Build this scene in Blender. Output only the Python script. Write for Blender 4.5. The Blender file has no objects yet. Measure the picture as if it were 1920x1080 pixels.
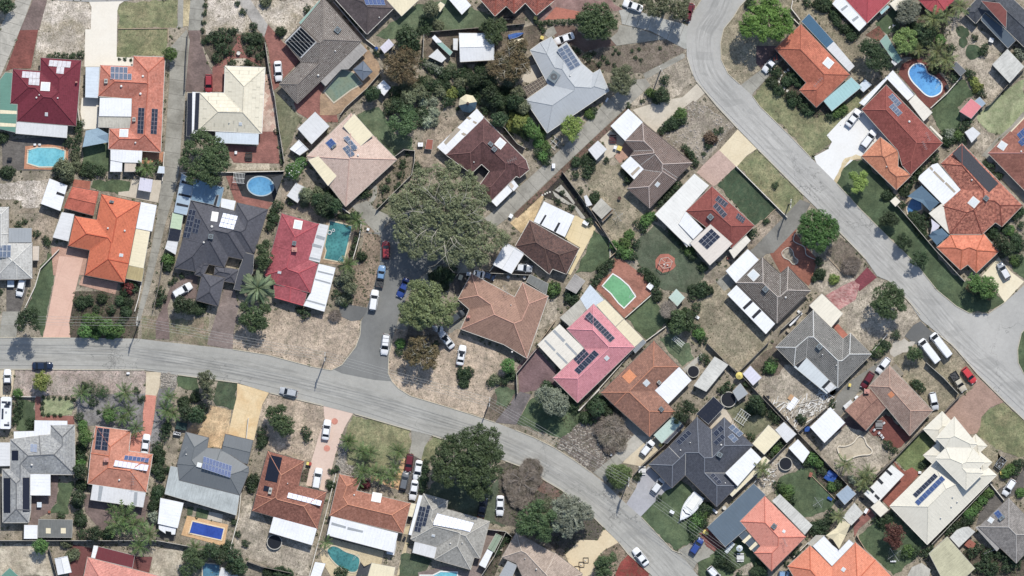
import bpy, bmesh, math, random
from mathutils import Vector, Matrix, noise
R = math.radians
random.seed(7)
D = bpy.data; SC = bpy.context.scene; COL = SC.collection
S = 8.0            # photograph pixels per metre on the ground
CX, CY, CAMH = 960.0, 540.0, 1200.0
SUN_AZ, SUN_EL = 20.0, 50.0
cam = D.cameras.new('camera'); cam.sensor_width = 36; cam.lens = 36 * CAMH / 240.0
cam.clip_start = 10; cam.clip_end = 6000
co = D.objects.new('camera', cam); COL.objects.link(co); co.location = (0, 0, CAMH); SC.camera = co
w = D.worlds.new('World'); SC.world = w; w.use_nodes = True
bg = w.node_tree.nodes['Background']; sky = w.node_tree.nodes.new('ShaderNodeTexSky')
sky.sky_type = 'NISHITA'; sky.sun_disc = False; sky.sun_elevation = R(SUN_EL); sky.sun_rotation = R(SUN_AZ)
w.node_tree.links.new(sky.outputs[0], bg.inputs[0]); bg.inputs[1].default_value = 0.145
sd = Vector((math.sin(R(SUN_AZ)) * math.cos(R(SUN_EL)), math.cos(R(SUN_AZ)) * math.cos(R(SUN_EL)), math.sin(R(SUN_EL))))
sl = D.lights.new('sun', 'SUN'); sl.energy = 4.3; sl.angle = R(0.5); sl.color = (1, .955, .875)
so = D.objects.new('sun', sl); COL.objects.link(so); so.rotation_euler = sd.to_track_quat('Z', 'Y').to_euler()
SC.view_settings.view_transform = 'Standard'; SC.view_settings.look = 'None'
SC.view_settings.exposure = 0.2; SC.view_settings.gamma = 1
KA = 1.36          # how much brighter than its albedo a level sunlit surface shows
def W(x, y, h=0.0):
 k = (1 - h / CAMH) / S
 return ((x - CX) * k, (CY - y) * k)
TX = TY = 0.0; TS = 1.0
def T(x, y, s):
 global TX, TY, TS
 TX, TY, TS = x, y, float(s)
def P(x, y): return (TX + x / TS, TY + y / TS)
def pts(s, h=0.0):
 out = []
 for t in s.split():
  a, b = t.split(','); px, py = P(float(a), float(b)); out.append(W(px, py, h))
 return out
def area(p): return sum(p[i][0] * p[(i+1) % len(p)][1] - p[(i+1) % len(p)][0] * p[i][1] for i in range(len(p))) / 2
def ccw(p): return p if area(p) > 0 else p[::-1]
def cen(p): n = len(p); return (sum(q[0] for q in p) / n, sum(q[1] for q in p) / n)
def inside(x, y, p):
 c = False; j = len(p) - 1
 for i in range(len(p)):
  if (p[i][1] > y) != (p[j][1] > y) and x < (p[j][0] - p[i][0]) * (y - p[i][1]) / (p[j][1] - p[i][1]) + p[i][0]: c = not c
  j = i
 return c
def offs(p, d):       # outward (d>0) offset of a ccw polygon
 n = len(p); out = []
 for i in range(n):
  a, b, c = Vector(p[i-1]), Vector(p[i]), Vector(p[(i+1) % n])
  e1 = (b - a).normalized(); e2 = (c - b).normalized()
  n1 = Vector((e1.y, -e1.x)); n2 = Vector((e2.y, -e2.x)); m = n1 + n2
  k = max(.35, 1 + n1.dot(n2)); out.append(tuple(b + m * (d / k)))
 return out
def s2l(c): return c / 12.92 if c <= .04045 else ((c + .055) / 1.055) ** 2.4
def C(h, k=None):
 h = h.lstrip('#'); k = KA if k is None else k
 v = [s2l(int(h[i:i+2], 16) / 255) / k for i in (0, 2, 4)]; l = .3 * v[0] + .59 * v[1] + .11 * v[2]
 return tuple(min(.74, max(.003, l + (q - l) * .8)) for q in v) + (1,)
class MB:
 def __init__(s): s.v = []; s.f = []; s.m = []; s.uv = {}
 def face(s, vs, m=0, uv=None):
  b = len(s.v); s.v += [tuple(v) for v in vs]; s.f.append(tuple(range(b, b + len(vs)))); s.m.append(m)
  if uv: s.uv[len(s.f) - 1] = uv
 def prism(s, p, z0, z1, m=0, mt=None, cap=True):
  p = ccw(p); n = len(p); b = len(s.v)
  f0 = (lambda x, y: z0) if not callable(z0) else z0; f1 = (lambda x, y: z1) if not callable(z1) else z1
  s.v += [(x, y, f0(x, y)) for x, y in p] + [(x, y, f1(x, y)) for x, y in p]
  for i in range(n):
   j = (i + 1) % n; s.f.append((b + i, b + j, b + n + j, b + n + i)); s.m.append(m)
  s.f.append(tuple(b + n + i for i in range(n))); s.m.append(m if mt is None else mt)
  if cap: s.f.append(tuple(b + n - 1 - i for i in range(n))); s.m.append(m)
 def box(s, c, d, a=0.0, m=0):
  ca, sa = math.cos(a), math.sin(a); hx, hy, hz = d[0] / 2, d[1] / 2, d[2] / 2
  q = [(c[0] + x * ca - y * sa, c[1] + x * sa + y * ca) for x, y in ((-hx, -hy), (hx, -hy), (hx, hy), (-hx, hy))]
  s.prism(q, c[2] - hz, c[2] + hz, m)
 def cyl(s, c, r, h, n=12, m=0, r2=None):
  r2 = r if r2 is None else r2; b = len(s.v)
  for k in range(n): a = 2 * math.pi * k / n; s.v.append((c[0] + r * math.cos(a), c[1] + r * math.sin(a), c[2]))
  for k in range(n): a = 2 * math.pi * k / n; s.v.append((c[0] + r2 * math.cos(a), c[1] + r2 * math.sin(a), c[2] + h))
  for i in range(n): j = (i + 1) % n; s.f.append((b + i, b + j, b + n + j, b + n + i)); s.m.append(m)
  s.f.append(tuple(b + n + i for i in range(n))); s.m.append(m); s.f.append(tuple(b + n - 1 - i for i in range(n))); s.m.append(m)
 def ring(s, c, r0, r1, h, n=20, m=0):
  for k in range(n):
   a, b2 = 2 * math.pi * k / n, 2 * math.pi * (k + 1) / n
   q = [(c[0] + r * math.cos(t), c[1] + r * math.sin(t)) for r, t in ((r0, a), (r1, a), (r1, b2), (r0, b2))]
   s.prism(q, c[2], c[2] + h, m)
 def tube(s, path, r, n=4, m=0, r2=None):
  L = len(path); r2 = r if r2 is None else r2; b = len(s.v); path = [Vector(p) for p in path]
  for i, p in enumerate(path):
   d = (path[min(i + 1, L - 1)] - path[max(i - 1, 0)]).normalized(); u = d.cross(Vector((.13, .21, 1)) if abs(d.z) < .95 else Vector((1, 0, 0))).normalized(); v2 = d.cross(u)
   rr = r + (r2 - r) * i / max(1, L - 1)
   for k in range(n): a = 2 * math.pi * k / n; s.v.append(tuple(p + u * (rr * math.cos(a)) + v2 * (rr * math.sin(a))))
  for i in range(L - 1):
   for k in range(n): k2 = (k + 1) % n; s.f.append((b + i * n + k, b + i * n + k2, b + (i + 1) * n + k2, b + (i + 1) * n + k)); s.m.append(m)
  s.f.append(tuple(b + k for k in range(n))[::-1]); s.m.append(m); s.f.append(tuple(b + (L - 1) * n + k for k in range(n))); s.m.append(m)
 def mesh(s, name, mats, smooth=False):
  me = D.meshes.new(name); me.from_pydata(s.v, [], s.f)
  for m in (mats if isinstance(mats, (list, tuple)) else [mats]): me.materials.append(m)
  if any(s.m): me.polygons.foreach_set('material_index', s.m)
  if s.uv:
   l = me.uv_layers.new(name='UVMap').data
   for fi, uv in s.uv.items():
    for k, li in enumerate(me.polygons[fi].loop_indices): l[li].uv = uv[k]
  if smooth: me.polygons.foreach_set('use_smooth', [True] * len(me.polygons))
  me.update(); return me
 def build(s, name, mats, parent=None, loc=(0, 0, 0), smooth=False):
  return link(name, s.mesh(name, mats, smooth), parent, loc)
def link(name, data, parent=None, loc=(0, 0, 0), rz=0.0):
 o = D.objects.new(name, data); COL.objects.link(o)
 if parent: o.parent = parent
 o.location = loc; o.rotation_euler = (0, 0, rz); return o
def tag(o, label=None, cat=None, group=None, kind=None):
 if label: o['label'] = label
 if cat: o['category'] = cat
 if group: o['group'] = group
 if kind: o['kind'] = kind
 return o
def thing(name, label, cat, loc=(0, 0, 0), rz=0.0, group=None): return tag(link(name, None, None, loc, rz), label, cat, group)
def sub(loc, root):  # absolute points to root-local offset
 return root.location
MATS = {}
class NT:
 def __init__(s, name):
  s.m = D.materials.new(name); s.m.use_nodes = True; s.t = s.m.node_tree; s.n = s.t.nodes; s.b = s.n['Principled BSDF']
  s.b.inputs['Specular IOR Level'].default_value = .25
 def new(s, k, **kw):
  o = s.n.new('ShaderNode' + k)
  for a, b in kw.items(): setattr(o, a, b)
  return o
 def lk(s, a, b): s.t.links.new(a, b)
 def set(s, sock, v):
  if isinstance(v, bpy.types.NodeSocket): s.lk(v, sock)
  else: sock.default_value = v
 def pos(s): return s.new('NewGeometry').outputs['Position']
 def mapv(s, v, sc=(1, 1, 1), rot=0.0):
  o = s.new('Mapping'); s.lk(v, o.inputs[0]); o.inputs['Scale'].default_value = sc; o.inputs['Rotation'].default_value = (0, 0, rot); return o.outputs[0]
 def noise(s, v, sc, det=2, rough=.5, dist=0.0):
  o = s.new('TexNoise'); s.lk(v, o.inputs['Vector']); o.inputs['Scale'].default_value = sc; o.inputs['Detail'].default_value = det; o.inputs['Roughness'].default_value = rough; o.inputs['Distortion'].default_value = dist; return o.outputs['Fac']
 def vor(s, v, sc, feat='F1', out='Distance'):
  o = s.new('TexVoronoi', feature=feat); s.lk(v, o.inputs['Vector']); o.inputs['Scale'].default_value = sc; return o.outputs[out]
 def ramp(s, f, a, b, lo=0.0, hi=1.0):
  o = s.new('MapRange'); s.lk(f, o.inputs[0]); o.inputs[1].default_value = a; o.inputs[2].default_value = b; o.inputs[3].default_value = lo; o.inputs[4].default_value = hi; return o.outputs[0]
 def mix(s, f, a, b, mode='MIX'):
  o = s.new('Mix', data_type='RGBA', blend_type=mode); s.set(o.inputs[0], f); s.set(o.inputs[6], a); s.set(o.inputs[7], b); return o.outputs[2]
 def math(s, op, a, b=0.0, c=0.0):
  o = s.new('Math', operation=op); s.set(o.inputs[0], a); s.set(o.inputs[1], b); s.set(o.inputs[2], c); return o.outputs[0]
 def val(s, col, v):   # multiply a colour by a value socket
  o = s.new('HueSaturation'); s.set(o.inputs['Value'], v); s.set(o.inputs['Color'], col); return o.outputs[0]
 def bump(s, h, st=.4, d=.05):
  o = s.new('Bump'); s.lk(h, o.inputs['Height']); o.inputs['Strength'].default_value = st; o.inputs['Distance'].default_value = d; s.lk(o.outputs[0], s.b.inputs['Normal'])
 def done(s, col, rough=.85):
  s.set(s.b.inputs['Base Color'], col); s.b.inputs['Roughness'].default_value = rough; return s.m
def ground_mat(name, a, b, c, speck=.35, sc=1.0, fine=5.0, patch=.12, contrast=1.0):
 n = NT(name); p = n.pos(); A, B, Cc = C(a), C(b), C(c)
 f = n.noise(p, patch * 1.6 * sc, 5, .62, .4); g1 = n.noise(p, .9 * sc, 4, .65); h = n.noise(p, fine, 3, .75); fl = n.noise(n.mapv(p, (1, .62, 1), .7), 3.3, 5, .8, .5); mk = n.ramp(n.noise(p, .33, 4, .7, .6), .42, .58); m2 = n.ramp(n.noise(n.mapv(p, (1, 1, 1), 2.1), .21, 4, .65, .8), .4, .6); gr = n.ramp(n.noise(p, .75, 4, .75), .5, .62)
 col = n.mix(n.ramp(f, .36, .62), A, B); col = n.mix(n.ramp(g1, .46, .7, 0, .8 * contrast), col, Cc)
 vn = n.noise(p, fine * .62, 2, .9); col = n.val(col, n.ramp(vn, .4, .6, 1 - speck * .6, 1 + speck * .6)); col = n.val(col, n.ramp(h, .4, .6, 1 - speck * .3, 1 + speck * .3)); col = n.mix(n.math('MULTIPLY', n.ramp(fl, .5, .6, 0, min(.75, speck * 1.5)), mk), col, n.val(A, 1.25)); col = n.mix(n.math('MULTIPLY', n.ramp(fl, .38, .46, min(.6, speck * 1.2), 0), m2), col, n.val(Cc, .6)); col = n.val(col, n.ramp(m2, 0, 1, .76, 1.16)); col = n.mix(n.math('MULTIPLY', gr, .38 if speck > .28 else .3), col, n.val(Cc, .8) if speck <= .28 else C('66674c'))
 n.bump(vn, .5, .08); return n.done(col, .95)
def conc_mat(name, a, b=None, stain=.25, joint=0):
 n = NT(name); p = n.pos(); A = C(a); B = C(b) if b else tuple(x * .72 for x in A[:3]) + (1,)
 f = n.noise(p, .25, 6, .65, .6); g1 = n.noise(p, 2.2, 5, .7); col = n.mix(n.ramp(f, .42, .68, 0, stain * 2.4), A, B); col = n.val(col, n.ramp(g1, .3, .7, 1 - stain * .45, 1 + stain * .3))
 h = n.noise(p, 9, 2, .8); col = n.val(col, n.ramp(h, .3, .7, .95, 1.05))
 if joint:
  sx = n.new('SeparateXYZ'); n.lk(n.mapv(p, (1, 1, 1), .35), sx.inputs[0])
  for k in (0, 1):
   t = n.math('PINGPONG', sx.outputs[k], joint); col = n.val(col, n.ramp(t, 0, .05, .78, 1))
 return n.done(col, .85)
def pave_mat(name, a, b, rot=.3, w=.23, h=.115, var=.3, mort=.7):
 n = NT(name); p = n.pos(); o = n.new('TexBrick'); n.lk(n.mapv(p, (1, 1, 1), rot), o.inputs[0]); o.inputs['Scale'].default_value = 1
 o.inputs['Brick Width'].default_value = w * 2; o.inputs['Row Height'].default_value = h * 2; o.inputs['Mortar Size'].default_value = .012
 A, B = C(a), C(b); o.inputs['Color1'].default_value = A; o.inputs['Color2'].default_value = B; o.inputs['Mortar'].default_value = tuple(x * mort for x in A[:3]) + (1,)
 f = n.noise(p, .35, 6, .65, .5); g1 = n.noise(p, 3, 4, .7); col = n.val(o.outputs[0], n.ramp(f, .3, .7, 1 - var, 1 + var)); col = n.val(col, n.ramp(g1, .3, .7, .86, 1.14)); return n.done(col, .8)
def asphalt_mat(name, a, b, lane=0):
 n = NT(name); p = n.pos(); f = n.noise(p, .07, 4, .55, .4); g1 = n.noise(p, 1.1, 5, .7); h = n.noise(p, 8, 2, .85)
 col = n.mix(n.ramp(f, .35, .65), C(a), C(b)); col = n.val(col, n.ramp(g1, .3, .7, .93, 1.06)); col = n.val(col, n.ramp(h, .3, .7, .9, 1.1))
 wv = n.new('VectorMath', operation='ADD'); n.lk(p, wv.inputs[0]); nn = n.new('TexNoise'); n.lk(p, nn.inputs[0]); nn.inputs['Scale'].default_value = .35; nn.inputs['Detail'].default_value = 4
 sc = n.new('VectorMath', operation='SCALE'); n.lk(nn.outputs['Color'], sc.inputs[0]); sc.inputs['Scale'].default_value = 9; n.lk(sc.outputs[0], wv.inputs[1])
 cr = n.vor(wv.outputs[0], .085, 'DISTANCE_TO_EDGE'); msk = n.ramp(n.noise(p, .05, 2), .5, .58); ck = n.math('MULTIPLY', n.ramp(cr, 0, .012, 1, 0), msk)
 col = n.mix(n.math('MULTIPLY', ck, .6), col, C('4c4e4c')); ov = n.ramp(n.noise(p, .4, 3, .6), .66, .72, 0, .22); col = n.mix(ov, col, C('7c7e7b'))
 
 if lane:
  sx = n.new('SeparateXYZ'); n.lk(n.new('UVMap').outputs[0], sx.inputs[0]); u = sx.outputs[0]; ft = n.ramp(n.math('ABSOLUTE', n.math('SUBTRACT', u, .5)), .3, .49, 1, 0); sv = n.ramp(n.noise(n.mapv(n.new('UVMap').outputs[0], (9, .12, 1)), 1.0, 3, .7), .35, .65, .8, 1.12)
  for c0, amp in ((.2, .1), (.36, .09), (.64, .09), (.8, .1)): w0 = n.ramp(n.math('ABSOLUTE', n.math('SUBTRACT', u, c0)), 0, .075, 1 - amp, 1); col = n.val(col, w0)
  mx_ = n.math('ADD', 1, n.math('MULTIPLY', n.math('SUBTRACT', sv, 1), ft)); col = n.val(col, mx_)
  pt = n.math('MULTIPLY', n.ramp(n.noise(n.mapv(p, (.11, .3, 1), .9), 1.0, 1), .6, .615, 0, .3), ft); col = n.mix(pt, col, C('8b8b87'))
 n.bump(h, .3, .02); return n.done(col, .9)
def tile_mat(name, c1, c2=None, speck=0.0, weather=.2, rc=.66, row=.36, col_w=.32, spc='d8d2c8', blot=0.0, blc='5a3028'):
 n = NT(name); uv = n.new('UVMap').outputs[0]; A = C(c1); B = C(c2) if c2 else tuple(x * .8 for x in A[:3]) + (1,)
 sx = n.new('SeparateXYZ'); n.lk(uv, sx.inputs[0]); u = n.math('DIVIDE', sx.outputs[0], col_w); v = n.math('DIVIDE', sx.outputs[1], row)
 fu, fv = n.math('FLOOR', u), n.math('FLOOR', v); cb = n.new('CombineXYZ'); n.lk(fu, cb.inputs[0]); n.lk(fv, cb.inputs[1]); wn = n.new('TexWhiteNoise', noise_dimensions='3D'); n.lk(cb.outputs[0], wn.inputs['Vector']); rnd = wn.outputs['Value']
 ph = n.math('FRACT', v); pu = n.math('FRACT', u); oi = n.new('ObjectInfo').outputs['Random']
 p = n.pos(); f = n.noise(p, .45, 5, .65, .4); g1 = n.noise(p, 2.4, 4, .7)
 col = n.mix(n.ramp(rnd, .1, .9), A, B); col = n.val(col, n.ramp(f, .3, .7, 1 - weather * 1.3, 1 + weather)); col = n.val(col, n.ramp(g1, .3, .7, 1 - weather * .6, 1 + weather * .6))
 if blot: col = n.mix(n.math('MULTIPLY', n.ramp(n.noise(p, 2.1, 4, .8, .4), .47, .56), blot), col, C(blc))
 if speck: col = n.mix(n.math('MULTIPLY', n.math('MULTIPLY', n.ramp(rnd, 0, 1, .25, 1), n.ramp(ph, .45, .7)), speck * 1.1), col, C(spc))
 col = n.val(col, n.ramp(ph, 0, .22, rc, 1.03)); col = n.val(col, n.ramp(rnd, .955, .96, 1, 1.22)); col = n.val(col, n.ramp(rnd, .03, .035, .75, 1)); hb = n.math('MULTIPLY_ADD', n.math('ABSOLUTE', n.math('SUBTRACT', pu, .5)), .6, ph)
 n.bump(hb, .55, .07); return n.done(col, .8)
def metal_mat(name, c1, pitch=.76, weather=.1, rough=.5, rib=.1, stain='7c766a', st=.2):
 n = NT(name); uv = n.new('UVMap').outputs[0]; A = C(c1); sx = n.new('SeparateXYZ'); n.lk(uv, sx.inputs[0]); u = n.math('FRACT', n.math('DIVIDE', sx.outputs[0], pitch))
 p = n.pos(); f = n.noise(p, .3, 5, .65, .5); g1 = n.noise(p, 2.5, 5, .75); col = n.val(A, n.ramp(f, .3, .7, 1 - weather, 1 + weather * .6)); col = n.mix(n.ramp(g1, .52, .75, 0, st), col, C(stain))
 sk = n.noise(n.mapv(uv, (4, .35, 1)), 1.0, 4, .7); col = n.val(col, n.ramp(sk, .35, .65, 1 - weather * 1.1, 1.02)); fr = n.math('FRACT', n.math('DIVIDE', sx.outputs[1], 3.2)); col = n.val(col, n.ramp(u, 0, .2, 1 - rib, 1)); col = n.val(col, n.ramp(fr, 0, .02, 1 - rib * .7, 1))
 n.bump(n.math('PINGPONG', u, .5), .3, .03); return n.done(col, rough)
def plain(name, c, rough=.6, metal=0.0, var=.1, sc=3.0, k=None):
 n = NT(name); p = n.pos(); f = n.noise(p, sc, 4, .65); col = n.val(C(c, k), n.ramp(f, .3, .7, 1 - var, 1 + var)); n.b.inputs['Metallic'].default_value = metal; return n.done(col, rough)
def leaf_mat(name, a, b, c, dead=.0):
 n = NT(name); isl = n.new('NewGeometry').outputs['Random Per Island']; oi = n.new('ObjectInfo').outputs['Random']; p = n.pos()
 f = n.noise(p, .6, 3, .6); col = n.mix(isl, C(a), C(b)); col = n.mix(n.ramp(f, .45, .7, 0, .8), col, C(c)); hs = n.new('HueSaturation'); hs.inputs['Saturation'].default_value = 1.18; n.lk(col, hs.inputs['Color']); n.lk(n.ramp(oi, 0, 1, .485, .52), hs.inputs['Hue']); n.lk(n.ramp(oi, 0, 1, .78, 1.3), hs.inputs['Value']); col = hs.outputs[0]; return n.done(col, .55)
def water_mat(name, a, b, sc=.8, caustic=.15):
 n = NT(name); p = n.pos(); f = n.noise(p, .25, 3, .6, .5); g1 = n.vor(p, sc * 2.2); col = n.mix(n.ramp(f, .35, .65), C(a), C(b)); col = n.val(col, n.ramp(g1, .1, .6, 1 - caustic, 1 + caustic)); n.bump(n.noise(p, 3, 2), .12, .05); n.b.inputs['Specular IOR Level'].default_value = .5; return n.done(col, .06)  # cell pattern paints caustic light into the water colour
def car_mat(name, c, rough=.25):
 n = NT(name); n.b.inputs['Coat Weight'].default_value = .6; n.b.inputs['Coat Roughness'].default_value = .06; p = n.pos(); return n.done(n.val(C(c), n.ramp(n.noise(p, 2.5, 4, .6), .3, .7, .93, 1.05)), rough)
FLAT = dict(mustard='c0ac72', white='eff1f4', white2='dcdddd', white3='d9d8cf', white4='eae9e2', creamwhite='eae3d3', cream='efe1b9', cream2='eee5ce', sandwhite='e2d7ca', beige='d6c5b0', stone='c8c3b3', stone2='aea9a3', green='5f9583', bluewhite='d2dee8', grey='a3a9ad', grey2='bdc5c4', grey3='6d7277', lilac='dbd8e7', yellow='e8cf50', dark='2c2f36', navy='1b2437', char='4a4d57', glassblue='7ea2bb', glasspale='a9bfd0', palegreen='bad1ac', glassgrey='8f9497', seafoam='8db6a9', seafoam2='bbd3c5', slate='687586', mottle='7d7f7b', wine='7b3138', tan='b2a48e', conc='cfcbbe', wood='80684c', tarp='3c69b5', rusty='a25b47', aqua='9dcccd', glassblue2='446f8d', slateblue='5e7181', slateblue2='50606e', greyblue='9db1c3', pink='e98288', redmoss='8a4841', frost='cdd5d8', yellowed='cdc8a0', rocks='8e8574', blue='1f55a8', green2='2d4843', green3='4a6b4a')
def M(k):
 if k in MATS: return MATS[k]
 m = None
 if k.startswith('m_'):
  key = k[2:]; c = FLAT[key]; dirty = key in ('mustard', 'stone', 'stone2', 'white3', 'mottle', 'yellowed', 'redmoss', 'grey2', 'glassblue')
  m = metal_mat(k, c, .38 if key.startswith('glass') else .76, .2 if dirty else .07, .35 if key.startswith('glass') else .5, .09, '6f6a5e', .4 if dirty else .22)
 elif k in GM: m = GM[k](k)
 MATS[k] = m; return m
def G3(a, b, c, s=.35, **kw): return lambda n: ground_mat(n, a, b, c, s, **kw)
def K(a, b=None, s=.25, j=0): return lambda n: conc_mat(n, a, b, s, j)
def PV(a, b, **kw): return lambda n: pave_mat(n, a, b, **kw)
GM = dict(
dirt_base=G3('968a77', 'aa9d88', '716a5a', .45), sand_speckle=G3('dacdbd', 'a5987f', 'a99c8b', .5), sand_white=G3('d8cdc0', 'a89b8a', '8e8270', .5), sand_dry=G3('cdb69c', 'ad9a85', '8b8070', .42), sand_pink=G3('bfa89d', 'a69a8e', '8b8277', .42),
sand_pale=G3('c8bda6', 'b5a78f', '9c8f7b', .3), sand_dirty=G3('c6b8a2', 'a39785', '7f7668', .42), sand_gold=G3('d9bb8c', 'cba778', 'a58a63', .3), sand_gold2=G3('dcc08f', 'd2b480', 'b49a6e', .2), dirt=G3('b3a18c', '92846f', '756a5b', .4), dirt_dark=G3('877767', '6f6355', '574f45', .45), dirt_yellow=G3('cdbb8d', 'b8a77e', 'a2926c', .3), dirt_yellow2=G3('e2cd9c', 'd8c088', 'ead9b8', .15),
dirt_grass=G3('a99a80', '948a70', '75735a', .42), dirt_scrub=G3('85776a', '7a6f60', '63584d', .45), dirt_scrub2=G3('988a75', '857a67', '6f6656', .45), lawn_dry=G3('7b8156', '9c946a', '5c6a45', .36), lawn_pale=G3('8f9a6c', 'a3a67c', '7b8c5e', .25), lawn_olive=G3('76785a', '8b8768', '5f674b', .33), lawn_green=G3('4f6344', '5f6f4a', '42543a', .24), lawn_green2=G3('5d7050', '6b7857', '4b6045', .26), lawn_bright=G3('6c7c48', '808a54', '56693c', .28), lawn_dark=G3('475a3c', '56644a', '39493a', .3), lawn_deep=G3('3a5038', '455a40', '5a6549', .26), lawn_shade=G3('55634c', '636a54', '47563f', .26), verge_mix=G3('7b7c5a', '9a8470', '5c6846', .35),
mulch=G3('5b4f44', '6a5d50', '3f4434', .5), mulch_pale=G3('8d7f6c', '9a8c78', '69634f', .42), mulch_black=G3('33302e', '423c38', '4d463e', .45), mulch_red=G3('7f5144', '8f6250', '5c4a3e', .4), leafy=G3('a08a74', '8a7764', '6d6252', .5), leafy_dark=G3('5f5850', '6d6358', '44463a', .5), leafy_red=G3('6f5248', '806556', '544a3e', .45),
rocks=G3('b3aca0', '7d766c', '5c574e', .7), rocks_dark=G3('655a52', '796e64', '8f857a', .65), rocks_small=G3('a99d8c', '8f8473', '7d7364', .5), gravel_grey=G3('7e7c7c', '908d8c', '6a6868', .35), gravel_red=G3('84584c', '7a6a60', '6b5a50', .45), gravel_crimson=G3('8e3a33', '9a463c', '7c332e', .3),
conc_grey=K('bdb8ab', '8d8a80', .3), conc_cream=K('ebe3d2', 'dccfb8', .12), conc_cream2=K('d8c8a8', 'bda98a', .25), conc_cream3=K('e9dcba', 'd9c49c', .18), conc_lane=K('a5a296', '7b786d', .32), conc_pale=K('cfc3ae', 'b0a48f', .25), conc_pale2=K('d1c6b1', 'b0a693', .22), conc_pale3=K('c3bbad', '9d978a', .3), conc_stain=K('b9b4ac', '918d86', .4), conc_salmon=K('e0b49c', 'cfa08a', .18, 2.4), conc_gold=K('e6cb98', 'd6ae70', .3, 2.2), conc_gold2=K('decaa2', 'd0b48a', .2), conc_gold3=K('e3d2ac', 'cfb98e', .2, 2.3), conc_pink=K('dcc0ad', 'cfae9a', .16), conc_ribbed=K('b3b3ac', '8f8f88', .3), conc_dark=K('a8a498', '7d7a70', .32), conc_dark2=K('8c8a82', '6a6862', .32), conc_blue=K('b0b0b5', '94949a', .2), conc_white=K('e9e9e6', 'd8d6cd', .12), tile_gold=K('e2cd9c', 'd2b980', .12, 1.1),
pave_red=PV('8e4f45', '7a443c'), pave_red2=PV('b5654d', 'a5604a'), pave_brown=PV('85706a', '74635d'), pave_brown2=PV('8f7f78', '80706a'), pave_redbrick=PV('a0665a', '8c5a50'), pave_brick=PV('b0735d', 'a06853'), pave_brick2=PV('a55c49', '945545'), pave_orange=PV('cc8d66', 'bd7f5a', var=.15), pave_dark=PV('6f6a64', '5f5a56'), pave_dark2=PV('7a7272', '6a6464'), pave_pink=PV('c79a82', 'b88c76', var=.2), pave_pink2=PV('c0705a', 'b06a55', var=.15), pave_salmon=PV('dd8d75', 'd0826c', var=.14), pave_salmonpale=PV('c9aa9a', 'bd9e8f', var=.15), pave_gold=PV('e0b37c', 'd6a970', var=.15), pave_tan=PV('b59a7c', 'a68c70'), pave_tan2=PV('b3936f', 'a08468'), pave_cream=PV('d9c69c', 'cbb88e', var=.12), pave_darkred=PV('7f4a47', '74423f', var=.2), pave_rosy=PV('8e6c66', '9a7a72', var=.45), pave_mulchbrown=PV('7d6356', '6f594d'), pave_plum=PV('85696a', '785c5e', var=.25), pave_plumdark=PV('6c5656', '5d4a4a', var=.2), pave_redgravel=PV('a0624c', '8e5644', var=.22), pave_redwhite=PV('c79a92', 'a86060', var=.4), pave_crimson=PV('8c3f4a', '7d3842', var=.15), pave_maroon=PV('84493f', '744037', var=.15), pave_pinkbrown=PV('b08e7c', 'a28270', var=.15), lattice=PV('b58c7c', 'd9c4b0', rot=.78, w=.5, h=.5, mort=.55), deck_black=PV('34363a', '2c2e32', rot=1.3, w=1.4, h=.07),
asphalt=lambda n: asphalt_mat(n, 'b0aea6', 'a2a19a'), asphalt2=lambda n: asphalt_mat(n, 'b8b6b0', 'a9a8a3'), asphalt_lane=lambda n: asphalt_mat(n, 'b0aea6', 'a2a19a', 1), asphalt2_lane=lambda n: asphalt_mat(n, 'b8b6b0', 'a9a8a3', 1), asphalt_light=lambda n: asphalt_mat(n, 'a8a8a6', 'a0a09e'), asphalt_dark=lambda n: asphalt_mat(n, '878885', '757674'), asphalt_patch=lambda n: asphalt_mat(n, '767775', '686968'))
TR = dict(crimson=('7f2a3c', '772636'), cream=('e1d9c0', 'dad1b8'), coralred=('c9515a', 'c24a53'), orange2=('d4826a', 'c47158'), tangerine=('e0703f', 'd26438'), tangerine2=('c8644a', 'be5c42'), palegrey=('c6c5bf', 'aeada8'), charcoal=('5e5f68', '54555e'), red=('b5555e', 'a54a53'), ash=('a9aaa7', '85878a'), orange3=('d78d70', 'c98064'), rust=('ad6f5a', '915b48'), rust2=('bd7c62', 'a5684e'), salmon=('dd8b7b', 'cf7d6e'), speckbrown=('70655e', '5c524c'), dusky=('675b5b', '5a5050'), redmottle=('bd664f', 'a8523f'), blush=('d8bcab', 'cbae9d'), maroon=('684646', '563a3a'), fawn=('a67f69', '94705e'), darkbrown=('6a4f48', '4b3a38'), pebble=('afaca3', '96938b'), almond=('b8a494', 'a59282'), burl=('776259', '5e4e48'), pink=('da8b94', 'ce7f88'), copper=('ac7860', '916655'), bluechar=('575b66', '4b4f5a'), orangerust=('cc7250', 'b86347'), sienna=('9c5046', '8a443c'), cocoa=('5f544d', '4c433e'), greyspeck=('70706d', '5b5b59'), coral=('e8927b', 'de8770'), apricot=('e88963', 'dc7d57'), inkslate=('535861', '474c55'), brickred=('9d5046', '8a433a'), orangemottle=('dd8c62', 'c97b55'), terramottle=('da8465', 'b0604b'), apricot2=('e8835c', 'da7650'), rosewood=('b0705a', '9a5f4e'), chestnut=('ac9282', '94796a'), chestnut2=('aa7d68', '93695a'), ridgegrey=('97918c', '7f7a76'))
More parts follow.
